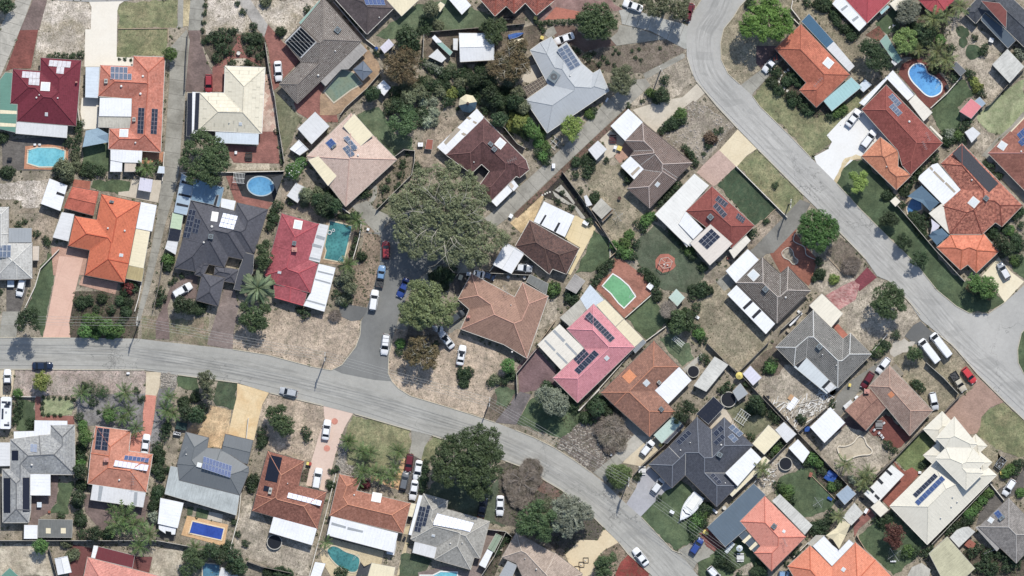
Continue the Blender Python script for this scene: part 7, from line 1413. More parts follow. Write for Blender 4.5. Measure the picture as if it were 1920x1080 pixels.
roof('metal','coralred',"235,-20 450,215 690,-20 460,-260",pitch=18);fp('m_white',"160,-10 240,-15 450,215 375,290 125,35",2.4,strips="260,45 270,60 215,105 200,85;360,145 372,165 320,205 305,185",sc='m_grey');flat('awning','m_aqua',"640,50 660,65 585,135 570,115",2.2)
flat2('cream corner roof','cream roof corner at the top edge between the two coral-red roofs','outbuilding','m_cream2',"660,35 790,-60 860,0 720,102",2.5)
H('second coral house','smaller coral-red hip roof poking down from the top edge beside palms');roof('metal','coralred',"935,0 1010,80 1100,135 1180,90 1290,-20 1100,-180",pitch=18)
gy('dirt_grass',"0,100 120,100 200,300 330,360 420,560 500,680 480,760 370,800 300,640 130,380 0,240",1,1);gl('lawn_green',"520,220 700,70 760,130 740,300 640,330 600,300",1,1)
pl('dark',"150,130,60 200,190,60 240,240,50 40,60,70 60,20,60");pl('dry',"240,210,60 340,320,50 300,270,45");pl('greyround',"800,100,90 780,170,80 860,160,80 840,60,80 880,110,70");lump("drooping grey-green tree between the coral-red roofs")
pl('bush2',"780,330,90 830,400,90 740,380,80 800,460,70 760,450,70 850,340,60");lump("round mottled green bush tree beside the blue kidney shaped pool, upper side")
pl('dark',"480,430,90 520,500,100 440,480,90 560,560,90 480,600,80 600,620,70 420,420,60 520,640,60");lump("dark evergreen tree between the rusty orange roof and the seafoam shed")
pl('palm2',"1060,180,120 1180,150,90 930,470,80 1100,480,110 1180,560,110 1060,570,90 1200,640,70 1310,60,100");pl('dark',"960,300,90 1050,300,80 1000,380,80 1080,650,60 880,240,60 900,520,40");pl('bush',"1140,370,60 1240,450,50");pl('bush',"1260,730,55")
pl('lime',"1420,700,50 1450,760,60 1490,820,60 1520,870,50 1390,670,35");
flat2('seafoam shed','long narrow seafoam green shed roof with a pale end beside the mottled bush','shed','m_seafoam',"630,322 770,560 740,590 690,560 570,385",2.3);flat2('pale shed end','pale metal shed end at the foot of the seafoam shed','shed','m_white2',"720,510 775,560 710,615 675,580",2.1)
flat2('little pale shed','little pale blue shed between the rusty orange roof and the brick-red roof','shed','m_bluewhite',"430,745 490,795 415,862 362,812",2.2)
gy('sand_dirty',"1200,140 1320,130 1540,300 1740,440 1700,560 1620,620 1700,700 1790,780 1640,920 1560,900 1400,700 1260,580 1180,380",1,1);disc('dark_grass_patch','lawn_deep',1450,490,70);disc('dark_grass_patch','lawn_deep',1340,300,55);disc('dark_grass_patch','lawn_deep',1350,400,45)
H('ink house','house with a large dark slate roof and mottled red mossy patches, top right corner')
roof('tile','inkslate',"1360,115 1640,-180 2150,300 2050,420 1925,440 1760,280 1560,110 1470,220",pitch=16)
flat('tile_panel','m_redmoss',"1520,8 1690,30 1758,105 1752,262",5.2)
flat('carport_roof','m_slateblue2',"1535,120 1760,290 1840,380 1770,450 1520,190",2.4)
flat2('big pale square','large pale square shed roof on the dry yard at the right edge','shed','m_white3',"1765,462 1920,625 1785,775 1625,605",2.5);flat2('small grey solar shed','small dark grey shed roof at the corner of the blue pool paving','shed','m_grey3',"1285,580 1375,665 1325,712 1245,625",2.2)
pool('bright blue kidney-shaped swimming pool with a white rim in dark red paving','brightblue',"940,595 980,610 1000,650 1010,690 1080,720 1140,770 1150,820 1140,870 1060,910 1000,890 940,830 870,760 835,690 850,640 890,605",deck="900,540 960,545 1110,670 1190,760 1210,830 1040,1015 960,960 900,870 740,690 780,600",dm='pave_maroon')
pl('grey',"1880,500,70 1850,530,50");fe(WH,"780,560 700,620","short white fence at the pool's upper left");fe(WH,"1330,720 1190,880 1040,1015","pale fence between the blue pool and the green lawn")
gl('lawn_green',"1340,740 1460,880 1400,920 1300,1010 1330,1050 1300,1250 1180,1300 1040,1060 1060,1010 1200,880",1,1);flat2('pink shed','pink square shed roof with a small blue shed beside it','shed','m_pink',"1425,925 1520,1000 1425,1110 1315,1045",2.3);flat2('small blue shed','small pale blue shed roof touching the pink shed','shed','m_greyblue',"1505,910 1560,970 1520,1005 1460,945",2.2)
gy('lawn_pale',"1580,1000 1760,850 1920,740 1920,1100 1700,1260 1580,1240 1480,1100",1,1);fe('dark',"1920,640 1750,810 1600,980 1560,1000","dark fence along the dry yard at the right edge");
g('garden_bed','mulch',"700,60 1300,0 1260,200 1200,400 1280,600 1200,720 1100,660 960,540 780,540 700,400",0,1);gy('mulch_red',"430,330 560,240 620,330 560,390",1)
debris("700,220 690,260 685,290 720,240","broken garden umbrella on the green lawn sliver at the top right");sb(1615,375,40,40,20,'m_white2',"small pale board on the dry yard below the slate roof");pl('lime',"1540,480,50 1560,440,40 1460,350,35")
T(1536,200,5)
H('brick red house','brick-red tiled house with an orange-tiled garage wing and white patio beside the blue pool')
roof('tile','brickred',"630,-205 1160,340 860,640 780,550 740,410 400,25",pitch=20)
roof('tile','orangemottle',"575,285 745,410 740,560 870,640 725,780 400,465",pitch=20,wh=2.3)
fp('m_white',"690,-340 895,-115 830,-60 640,-260 420,-10 375,-35 590,-240",2.4);fp('m_creamwhite',"900,-110 1060,55 980,135 840,-50",2.3);flat('awning','m_cream2',"1045,180 1155,290 1150,310 1035,190",2.2)
solar("645,-92 690,-128 732,2",1,4,'pale');solar("650,3 695,-35 738,95",1,4,'pale')
xv(845,140,28);antenna(1020,280,45,'x');antenna(985,365,45,'x');xv(632,562,16)
gd('conc_white',"340,10 400,30 740,400 570,290 390,470 330,490 200,600 155,720 0,590 -50,470 80,400 120,330 70,270 200,130",2);gd('dirt_yellow2',"340,440 395,465 390,495 290,505 215,590 160,720 140,690 200,560 240,480",3,1)
car('sedan',WH,322,105,37,None,"white sedan at the upper side of the wide white driveway");car('suv',WH,465,300,37,None,"white wagon beside the orange garage wing on the wide white driveway")
gl('lawn_green',"160,720 215,590 290,505 390,495 560,640 720,830 720,930 860,1080 1090,1350 1180,1500 1360,1650 1470,1620 1740,1830 1580,1930 1400,1930 1270,1860 1100,1710 900,1460 640,1220 370,940",1,1)
pl('lime2',"310,650,55 350,720,60 400,650,55 330,780,50 410,720,60 380,760,50");lump("small lime-green street tree on the lawn below the wide white driveway");pl('dark',"640,1040,85 600,1080,60 680,1080,70");lump("dark round verge tree, first of three along the lawn strip")
pl('dark',"780,1240,70 820,1280,60 760,1290,50");lump("dark round verge tree, middle of three along the lawn strip");pl('dark',"930,1400,80 960,1440,70 900,1450,60");lump("dark round verge tree, lowest of three along the lawn strip")
pl('dark',"640,830,60 800,800,60 830,750,50 1080,490,55 920,620,50 960,600,50 1200,330,60 1180,260,50");pl('grey',"1220,260,65 1250,310,50");pl('bush',"1310,270,60 1340,310,50 890,680,45 1610,570,50");pl('dark',"1390,160,55 1340,190,50 1690,650,40 1560,530,40 1910,980,30")
H('terracotta mottled house','house with a rough mottled terracotta roof, long dark heater panel and white patios, right side')
roof('tile','terramottle',"1340,345 1910,925 1715,1125 1655,1085 1530,1195 1225,1195 1160,930 1320,770 1140,535",pitch=20)
T(1536,390,5)
roof('tile','apricot2',"1235,250 1545,240 1685,410 1475,608 1395,530 1325,580 1105,370",pitch=20,wh=2.35)
T(1536,200,5)
fp('m_white',"1110,530 1325,780 1165,920 930,680 940,650 1060,545",2.6,strips="1045,560 1070,585 1060,605 1030,575;1080,600 1180,700 1165,715 1065,615;1190,705 1280,795 1265,810 1175,720",sc='m_tan');fp('m_creamwhite',"1155,905 1335,1085 1225,1195 1030,1000",2.5);fix('mat',1465,580,130,500,-43);fix('skylight',1447,897,85,85,40);fix('aircon',1560,860,45,45,40);xv(1430,688,20)
sail('blue grey triangular shade sail over the small round pool','sail_steel',"960,740 1125,900 1040,980 960,900 830,840",2.8);sail('steel blue curved shade sail by the orange roof corner','sail_steel',"1030,1210 1060,1170 1150,1140 1215,1205 1105,1300",2.8)
pool('small blue round pool partly under the blue-grey shade sail','blue3',"860,870 900,860 960,900 960,960 900,990 830,1000 820,950",deck="820,850 900,840 1000,920 960,1000 840,1010 800,960",dm='pave_tan')
pl('dark',"880,1040,60 940,1060,60 1000,1020,40 920,1110,60 960,1160,60 1000,1100,50 990,1210,40");pl('redleaf',"770,920,45 910,1010,40");flat2('cream pump shed','small cream shed roof beside the lawn and dark hedge','shed','m_cream2',"715,845 760,890 715,935 668,885",2.0)
fe('grey',"730,930 860,1080 1080,1340 1360,1640","grey fence along the inner side of the long green verge lawn");T(1536,390,5);flat2('lilac awning','pale lilac awning between the cream patio and the steel blue sail','awning','m_lilac',"1050,105 1130,165 1115,190 1045,240 1060,170",2.2)
T(1536,200,5)
flat2('white metal lean','white metal shed roof beside a scruffy patch right of the dark bush','shed','m_white2',"1440,190 1510,250 1430,335 1365,240",2.2);gy('sand_dirty',"1460,160 1620,290 1660,300 1530,460 1400,330 1500,250",1,1);gd('conc_lane',"1920,40 1920,100 1660,330 1590,430 1590,480 1520,460 1650,310 1800,180",2)
H('rosewood house','house with a rose-brown tile roof and blue solar panels cut by the right edge')
roof('tile','rosewood',"1790,230 1990,20 2300,400 2000,860 1585,435",pitch=20);fp('m_cream',"1920,100 2050,-20 1980,120 1830,270 1795,230",2.6) ;solar("1850,260 1935,180 1885,310",3,1,'blue');solar("1860,330 1940,260 1900,375",3,1,'blue');fix('skylight',1720,365,75,75,35);xv(1890,420,22)
gp('conc_dark',"1560,480 1590,440 2000,870 1960,920 1640,600",1)
T(1536,390,5)
gd('conc_cream3',"1520,640 1640,510 1680,460 1800,600 1920,690 1740,885 1650,760",2);car('hatch','silverdark',1730,590,330,None,"silver car with dark bonnet edges on the cream drive at the far right");gl('lawn_green',"1780,400 1960,480 1960,660 1820,600 1780,500",1,1)
pl('dark',"1640,240,70 1700,320,80 1760,380,80 1850,290,70 1860,370,60 1760,200,60 1720,430,50 1900,330,50 1840,80,50 1880,30,60");pl('bush',"1630,220,50 1840,500,60 1790,210,60 1880,470,50");pl('redleaf',"1895,160,40")
pl('bush',"1430,670,80 1500,720,90 1560,700,80 1600,780,80 1540,800,70 1440,740,70 1620,720,50");lump("mixed green and brown flowering bush tree at the cream drive's corner");pl('brownleaf',"1450,750,70 1590,800,70 1520,820,50")
gd('pave_crimson',"450,555 540,650 380,780 300,715",2);pl('bigdark',"630,760,100 560,820,100 700,820,100 560,920,90 640,930,100 730,900,90 660,1000,70 600,980,70 510,890,60 750,840,60");lump("round dark green tree by the road between the crimson drive and the corner")
gv('sand_dirty',"550,650 620,680 820,870 930,1000 930,1040 800,1200 640,1250 360,1300 200,1150 220,980 380,800",1,1);pl('dry',"300,540,85 270,570,60 340,520,60");
T(1536,580,5)
gd('asphalt_patch',"950,110 1030,190 1160,280 960,320 900,330 800,250 880,150",2);gd('conc_pale3',"790,260 900,310 820,400 700,440 660,420 700,320",2,1);gv('dirt_grass',"900,340 1180,290 1280,420 1480,620 1440,740 1310,800 1160,960 1040,950 980,840 820,720 700,520 720,430",1,1)
car('van',WH,1030,390,322,6.6,"long white van, the left one of the pair parked nose-up on the verge");car('van',WH,1140,335,322,6.6,"long white van, the right one of the pair nearest the road");car('hatch','brightred',1405,620,142,None,"bright red hatchback at the road edge beside the beige ute");car('ute','beige',1305,680,147,None,"beige ute with a white roof and dark tray beside the bright red hatchback")

car('hatch','silverwhite',1075,860,168,None,"black and silver small hatchback on the grass right of the chestnut roofs");sb(735,575,55,120,-40,'m_rocks',"open box trailer full of branches beside the chestnut roof")
pl('bush',"720,240,50 600,330,40");pl('olive',"560,400,60 600,370,50 640,340,45 520,420,50");pl('bigdark',"890,400,75 930,430,60 860,440,60");lump("dark round tree touching the left white van");pl('bush',"920,710,55 950,740,50 890,690,40")
H('chestnut house','house with chestnut-brown tile roofs around a maroon paved court, right side')
roof('tile','chestnut',"660,525 1065,950 850,1185 470,720",pitch=20)
roof('tile','chestnut2',"475,745 625,925 440,1135 245,945 410,785",pitch=16,wh=2.3,gab='0,2');fix('chimney',448,768,45);fix('patch',675,800,50,50,-40)
sb(275,895,90,45,-40,'m_white2',"white caravan-like trailer beside the chestnut roof's garage");sb(352,828,32,28,-40,'m_white',"small white tank beside the white trailer");sb(287,710,30,30,10,'m_yellow',"yellow bin beside the dark red hatchback on the grey drive")
fe('grey',"1000,500 1160,640 1300,790","fence between the dry front yard and the beige ute");fe('dark',"1320,800 1170,960 960,1140","dark fence between the chestnut roof and the pink-brown drive");gd('pave_pinkbrown',"1480,630 1730,870 1600,920 1520,1010 1510,1100 1480,1160 1380,1180 1230,1040 1160,980 1310,840 1440,740",2);gv('lawn_dry',"1725,870 1960,1080 1960,1400 1840,1380 1600,1280 1480,1160 1530,1010 1600,930",1,1)
T(1536,740,5)
H('ivory house','large two-storey house with many-stepped ivory metal roofs and two rows of solar panels, lower right')
roof('metal','ivory',"1075,640 1500,610 1665,755 1015,1405 665,1045",pitch=18)
roof('metal','ivory',"1155,160 1290,300 1120,470 980,325",pitch=11);roof('metal','ivory',"1130,440 1260,560 1110,690 980,570",pitch=11,wh=2.6);roof('metal','ivory',"1470,375 1575,480 1490,555 1390,470",pitch=11,wh=2.7);roof('metal','ivory',"1500,530 1620,635 1540,720 1400,610",pitch=11,wh=2.8)
roof('metal','ivory',"1270,210 1480,465 1430,510 1185,500 1100,408",pitch=12,wh=4.9);roof('metal','ivory',"1190,500 1440,505 1550,635 1500,690 1540,735 1380,895 1090,600",pitch=12,wh=5.0)
solar("875,935 1080,735 910,968",8,1,'dark');solar("893,1005 1145,757 930,1042",8,1,'blue');xv(1250,960,18);xv(1295,1005,18);xv(1240,1050,18);xv(1140,1155,18)
gp('pave_maroon',"460,340 620,170 660,210 860,390 770,490 700,510 600,420",1,1);pl('olive',"640,470,50 700,520,35");T(1536,740,5);steps("515,330 560,358 580,380 595,402 605,265","m_white2",24,"white outdoor chairs lined up on the maroon paved court");table_set(560,280,"grey outdoor table on the maroon paved court")
gl('lawn_bright',"720,590 980,340 1090,450 980,570 1060,650 900,740 820,720",1,1);gp('pave_brick2',"680,610 800,720 870,680 945,740 660,1060 580,980 780,760",2);pl('dark',"970,660,40 1010,640,35")
flat2('long ivory carport','long white carport roof with four dark skylights beside the ivory roofs','carport','m_white4',"680,660 795,750 570,990 520,1020 420,930 500,850",2.4,strips="640,700 690,745 670,762 620,715;560,780 605,825 585,845 540,800;480,870 520,910 500,930 462,890;530,930 572,970 555,990 515,950",sc='m_dark');flat2('cream carport end','cream flat roof at the foot of the long white carport','carport','m_cream2',"560,990 650,1080 575,1145 485,1055",2.4)
gy('dirt_grass',"1560,420 1700,560 1640,640 1920,560 1920,700 1700,760 1600,620 1500,500",1,1);sb(1700,640,110,65,-52,'m_grey',"silver cage trailer right of the ivory roofs");car('hatch',WH,1780,870,213,None,"white hatchback on the dark drive at the right edge");gd('pave_dark',"1920,690 1920,900 1780,960 1540,1200 1470,1230 1500,1120 1660,900 1850,780",1)
sb(1710,735,28,40,-10,'m_yellow',"yellow bin right of the ivory roofs");fe(WH,"1600,830 1730,990","white gate across the dark drive at the right");fe('grey',"1580,850 1400,1040 1050,1400","grey fence along the lower right side of the ivory roof");fe('dark',"960,330 700,600 420,880","dark fence between the empty pool yard and the ivory house's lawn")
pl('bush',"1590,930,60 1530,990,60 1480,1050,60 1400,1130,60 1440,1100,60 1890,920,60 1750,740,60 1800,700,60 1860,650,50");pl('dark',"1370,1190,60 1300,1240,60 1230,1280,60 1420,1170,50 1850,720,50 1900,650,50")
T(1536,864,5)
H('ridge house','grey ribbed tiled house with solar hot water at the right edge near the bottom');roof('tile','ridgegrey',"1780,350 2100,690 1850,960 1500,620",pitch=20)
fp('m_stone2',"1470,625 1510,605 1705,800 1665,845",2.3);fix('skylight',1612,558,50,50,35);solar("1635,490 1680,455 1690,560",1,1,'blue');fix('aircon',1710,535,60,30,-40)
flat2('yellowed flat','pale yellowish ribbed flat roof with white skylight below the ivory roofs','outbuilding','m_yellowed',"1200,712 1460,1010 1330,1130 1170,1140 1030,870",2.6);flat2('ragged white shed','ragged stepped white shed roof beside the yellowish flat roof','shed','m_white3',"1350,625 1400,620 1460,665 1310,810 1225,720 1290,650",2.2);sb(1418,785,85,70,35,'m_rusty',"rusty open box trailer beside the ragged white shed")
gl('lawn_green',"360,700 500,590 680,470 1010,790 930,830 900,920 700,1080 620,1000 430,830",1,1);pl('darkred',"680,660,80 730,700,80 640,700,70 700,770,70 660,620,60 740,640,50");lump("round dark maroon leafed tree on the lawn beside the ivory roof");pl('bush',"570,560,60 640,550,60 600,600,50 840,850,65 900,850,60 800,880,50 1040,820,50 990,880,50");washline(705,880,75,"rotary clothes line with thin pale arms on the lawn near the bottom right");sb(695,944,55,14,0,'m_white',"white bench on the lawn near the bottom right")
T(1536,864,5);
gp('pave_redbrick',"320,590 470,440 520,510 370,640 330,720",2);flat2('sand awning','pale sandy pergola roof at the bottom edge right of the maroon leafed tree','pergola','m_stone',"870,1000 960,960 1040,1020 1020,1140 800,1140",2.3);pl('dark',"1440,860,60 1580,880,60 1750,900,60 1850,960,60 1760,1000,60 1640,1000,60 1880,880,50 1500,1000,60 1560,960,60");pl('bush',"1500,810,50 1680,880,50 1830,890,50 1600,1040,60");gy('mulch',"1440,760 1700,860 1960,900 1960,1100 1480,1100 1300,900",0)
fe(WH,"1540,870 1800,770","pale fence near the bottom right corner");fe('timber',"350,700 430,830 690,1080","timber fence between the apricot roof and the green lawn");
T(1,0,1)
g('road','asphalt',"-40,633 130,633 260,635 300,640 436,655 500,665 586,688 620,694 640,684 666,650 674,628 676,602 684,588 694,570 702,544 712,500 714,436 742,404 800,380 860,420 900,470 816,496 784,522 760,560 748,590 738,624 728,668 727,700 734,715 746,728 768,742 828,760 880,776 928,792 1000,820 1040,840 1080,866 1108,886 1140,912 1166,938 1202,970 1260,1032 1284,1050 1340,1120 1260,1120 1216,1074 1176,1038 1160,1018 1132,990 1106,964 1052,919 1006,892 984,878 946,864 900,846 810,817 770,807 664,776 606,761 506,737 445,718 333,703 270,694 -40,692",4)
g('road','asphalt2',"1330,-40 1314,0 1300,20 1290,40 1287,60 1286,85 1287,108 1294,130 1304,152 1324,176 1344,200 1382,241 1420,280 1506,366 1540,400 1572,434 1622,486 1644,518 1664,526 1700,562 1726,600 1786,648 1832,702 1884,754 1960,826 1960,500 1920,534 1884,566 1852,588 1830,590 1816,587 1792,574 1756,544 1716,494 1664,444 1610,390 1568,344 1518,294 1480,254 1424,200 1410,180 1386,158 1364,138 1351,112 1350,80 1356,54 1374,32 1386,12 1398,0 1430,-40",4)
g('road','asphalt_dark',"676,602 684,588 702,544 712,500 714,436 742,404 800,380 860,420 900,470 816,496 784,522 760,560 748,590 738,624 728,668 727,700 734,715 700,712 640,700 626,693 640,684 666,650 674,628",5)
lane('asphalt_lane',"-40,662 200,663 290,670 430,686 560,714 680,747 800,786 900,817 990,853 1060,890 1120,935 1180,992 1240,1050 1290,1110",46)
lane('asphalt2_lane',"1366,-40 1345,20 1322,60 1319,105 1332,145 1374,192 1411,229 1537,355 1643,465 1720,543 1806,640 1880,705 1960,780",42)
for q in "340,690 905,822 1150,958 1345,170 1600,420 1780,600 708,560".split(): disc('manhole_cover','m_grey3',*map(float,q.split(',')),5.2)
g('traffic_island','lawn_green',"1960,590 1930,605 1914,625 1907,655 1908,680 1918,700 1935,716 1960,725",6)
kerb("-40,633 130,633");kerb("640,684 666,650 674,628 676,602");kerb("436,655 500,665 586,688 620,694 640,684");kerb("738,624 728,668 727,700 734,715 746,728 768,742 828,760 880,776 928,792");kerb("965,806 1000,820 1040,840 1080,866 1108,886");kerb("1202,970 1260,1032 1278,1038");kerb("-40,692 270,694");kerb("333,703 445,718");kerb("506,737 606,761");kerb("664,776 770,807");kerb("810,817 850,830");kerb("946,864 984,878 1006,892 1052,919 1106,964 1132,990");kerb("1160,1018 1176,1038 1216,1074")
kerb("1304,152 1324,176 1344,200 1382,241");kerb("1287,108 1294,130 1298,140");kerb("1420,280 1506,366");kerb("1572,434 1622,486");kerb("1664,526 1700,562 1724,590");kerb("1762,630 1786,648 1832,702 1884,754 1960,826");kerb("1314,0 1300,20 1290,40");kerb("1398,0 1386,12 1374,32 1356,54 1350,80 1351,112 1364,138 1386,158");kerb("1410,180 1424,200 1480,254 1518,294");kerb("1568,344 1610,390 1664,444 1716,494 1756,544 1792,574 1816,587 1852,588 1884,566");kerb("1960,590 1930,605 1914,625 1907,655 1908,680 1918,700 1935,716 1960,725")
wire("-60,600 257,603 609,668 917,754 1179,904 1420,1080")
import numpy as np
LC = dict(dark=('34452f', '485a3c', '283426'), bigdark=('475a3b', '5d704a', '33432d'), bush=('526f3c', '68854a', '3d5431'), bigbush=('5d7a38', '749048', '435c2d'), bigbush2=('446334', '587842', '324a28'), bush2=('6d7f48', '859a5c', '4e6238'), lime=('7e8d48', '949e58', '566b39'), lime2=('80944a', '97a85a', '5f763c'), olive=('636b50', '777d60', '4a513b'), grey=('7b8372', '909884', '565f4e'), greylight=('8e9a82', 'a5ae96', '67735c'), greyround=('74796a', '8a8d7c', '555b4c'), brown=('6a5746', '7d6a58', '4c4236'), brownleaf=('63553f', '76664e', '464c36'), redleaf=('6b343a', '7f4448', '4a3030'), darkred=('5d3a36', '6f4a42', '45302e'), hedge=('3f5833', '4e6a3e', '33462a'), hedgeball=('5a683e', '6c7a4a', '434f30'), flower=('567a45', '6a8f54', '3f5c35'), cream=('c2bd92', 'd6cfa6', '8d9468'), yellow=('d3c84f', 'e3d866', '9aa040'), white=('d9d9d0', 'e9e9e2', '9aa08c'), dry=('7f7367', 'a99e94', '575141'), bare=('948a80', 'a89e92', '746c62'), palm=('4a5f35', '637543', '34462b'), palm2=('586540', '757a4b', '3f4e31'), date=('6c7c5c', '84936f', '4f6044'), gum=('747d5c', '888e6c', '4e593e'), euca=('77865a', '8d9b6c', '596a45'))
def LM(k):
 n = 'leaf_' + k
 if n not in MATS: MATS[n] = leaf_mat(n, *LC[k])
 return MATS[n]
RG = np.random.default_rng(5)
def npmesh(name, V, mat, extra=None):
 me = D.meshes.new(name); n = len(V); me.vertices.add(n * 4); me.vertices.foreach_set('co', V.reshape(-1).astype(np.float32)); me.loops.add(n * 4); me.loops.foreach_set('vertex_index', np.arange(n * 4, dtype=np.int32)); me.polygons.add(n)
 me.polygons.foreach_set('loop_start', np.arange(0, n * 4, 4, dtype=np.int32)); me.polygons.foreach_set('loop_total', np.full(n, 4, dtype=np.int32)); me.materials.append(mat)
 if extra is not None: me.materials.append(extra[0]); me.polygons.foreach_set('material_index', extra[1].astype(np.int32))
 me.update(calc_edges=True); return me
def quads(c, nrm, size, asp=1.0):
 n = len(c); nrm = nrm / np.maximum(np.linalg.norm(nrm, axis=1, keepdims=True), 1e-6); a = RG.normal(size=(n, 3)); u = np.cross(nrm, a); u /= np.maximum(np.linalg.norm(u, axis=1, keepdims=True), 1e-6); v = np.cross(nrm, u); s = size.reshape(-1, 1) / 2
 return np.stack([c - u * s - v * s * .5 * asp, c + u * s * .1 - v * s * asp, c + u * s + v * s * .35 * asp, c - u * s * .2 + v * s * asp], axis=1)
def blob(cx, cy, cz, r, flat_=.72, dens=1.0, lsz=1.0, tuft=1.0):
 rho = min(.56, max(.15, .12 + .17 * r)) * tuft; nt = int(2.0 * dens * (r / rho) ** 2) + 6
 th = RG.uniform(0, 2 * np.pi, nt); cz_ = RG.uniform(-.35, 1, nt) ** 1.0; rad = r * RG.uniform(.72, 1.0, nt) * (1 + .12 * np.sin(th * 3 + cx) ); sn = np.sqrt(1 - cz_ ** 2)
 tc = np.stack([cx + rad * sn * np.cos(th), cy + rad * sn * np.sin(th), cz + rad * cz_ * flat_], 1)
 k = max(5, int(nt * .35)); th2 = RG.uniform(0, 2 * np.pi, k); rr = r * .62 * np.sqrt(RG.uniform(0, 1, k)); tc = np.concatenate([tc, np.stack([cx + rr * np.cos(th2), cy + rr * np.sin(th2), cz + r * flat_ * RG.uniform(.1, .6, k)], 1)])
 nl = 11; n = len(tc) * nl; d = RG.normal(size=(n, 3)); d[:, 2] = np.abs(d[:, 2]) * .9 + .1 * RG.normal(size=n); d /= np.linalg.norm(d, axis=1, keepdims=True); T_ = np.repeat(tc, nl, 0); tr = np.repeat(RG.uniform(.75, 1.25, len(tc)), nl)
 c = T_ + d * (rho * tr * RG.uniform(.55, 1.0, n))[:, None] * np.array([1, 1, .8]); out = T_ - np.array([cx, cy, cz - r * .3]); out /= np.linalg.norm(out, axis=1, keepdims=True)
 return quads(c, d + out * .5 + RG.normal(size=(n, 3)) * .35, rho * .62 * lsz * RG.uniform(.7, 1.25, n))
def twigs(cx, cy, cz, r, n):
 th = RG.uniform(0, 2 * np.pi, n); rr = r * np.sqrt(RG.uniform(0, .8, n)); c = np.stack([cx + rr * np.cos(th), cy + rr * np.sin(th), cz + r * .6 * np.sqrt(np.maximum(0, 1 - (rr / r) ** 2)) * RG.uniform(.5, 1.1, n)], 1)
 d = np.stack([np.cos(th), np.sin(th), RG.uniform(.1, 1.2, n)], 1) + RG.normal(size=(n, 3)) * .8; d /= np.linalg.norm(d, axis=1, keepdims=True); L = r * RG.uniform(.12, .35, n)[:, None]; s = np.cross(d, np.array([0, 0, 1.0]) + RG.normal(size=(n, 3)) * .2); s /= np.linalg.norm(s, axis=1, keepdims=True); s *= RG.uniform(.014, .05, n)[:, None]
 return np.stack([c - d * L - s, c + d * L - s * .3, c + d * L + s * .3, c - d * L + s], 1)
PROTO = {}
TWIGGY = ('dry', 'bare')
def crownmesh(kind, r, var):
 key = (kind, r, var)
 if key in PROTO: return PROTO[key]
 if kind in TWIGGY: V = np.concatenate([twigs(0, 0, r * .2, r, int(260 * r * r) + 120)] + ([blob(0, 0, r * .1, r * .8, .6, .35, .6)] if kind == 'dry' else [twigs(0, 0, 0, r * .7, 60)]))
 elif kind in ('hedge', 'hedgeball'): V = blob(0, 0, r * .5, r * .95, .7, 1.6, .6, .6)
 elif kind in ('cream', 'yellow', 'white'): V = blob(0, 0, r * .2, r, .6, 1.0, .8, .8)
 else:
  V = [blob(0, 0, r * .35, r * .78, .8)]
  for k in range(5 if r > .7 else 3): a = k * 1.25 + var + RG.uniform(0, .5); V.append(blob(r * .45 * math.cos(a), r * .45 * math.sin(a), r * RG.uniform(.05, .45), r * RG.uniform(.4, .58), .75))
  V = np.concatenate(V)
 ex = None
 if kind == 'flower': ex = (PM('petals', 'f0efe8', .7), (RG.uniform(0, 1, len(V)) < .07))
 if kind == 'brownleaf' and False: ex = None
 PROTO[key] = npmesh('crown', V, LM(kind), ex); return PROTO[key]
TRK = {}
def trunkmesh():
 if 't' not in TRK:
  m = MB(); m.tube([(0, 0, 0), (.03, .02, .4), (0, 0, .8), (.02, 0, 1)], .16, 8, 0, .09)
  for k in range(4): a = k * 1.6; m.tube([(0, 0, .65), (.5 * math.cos(a), .5 * math.sin(a), 1.15)], .07, 5, 0, .03)
  TRK['t'] = m.mesh('trunk', PM('bark', '6d6052', .95, 0, .25))
 return TRK['t']
def frondmesh(kind, n=12):
 if (kind, 'f') in TRK: return TRK[(kind, 'f')]
 m = MB(); L = 1.0; n = n if kind == 'date' else 7
 f = lambda t: Vector((t * L, 0, .34 * t - .62 * t * t))
 m.tube([f(t / 6) for t in range(7)], .018, 3, 0, .006)
 for i in range(n):
  t = .12 + .86 * i / n; p = f(t); w_ = (.15 if kind != 'date' else .13) * math.sin(math.pi * min(1, t * .8 + .2)) + .04
  for s_ in (-1, 1):
   e = p + Vector((w_ * 1.0, s_ * w_ * .95, -.06 - .05 * (i % 2))); q = p + Vector((.055, 0, 0)); b4 = f(min(1, t + (.11 if kind != 'date' else .05))); m.face([p, b4, e] if s_ < 0 else [p, e, b4])
 TRK[(kind, 'f')] = m.mesh('frond', LM(kind)); return TRK[(kind, 'f')]
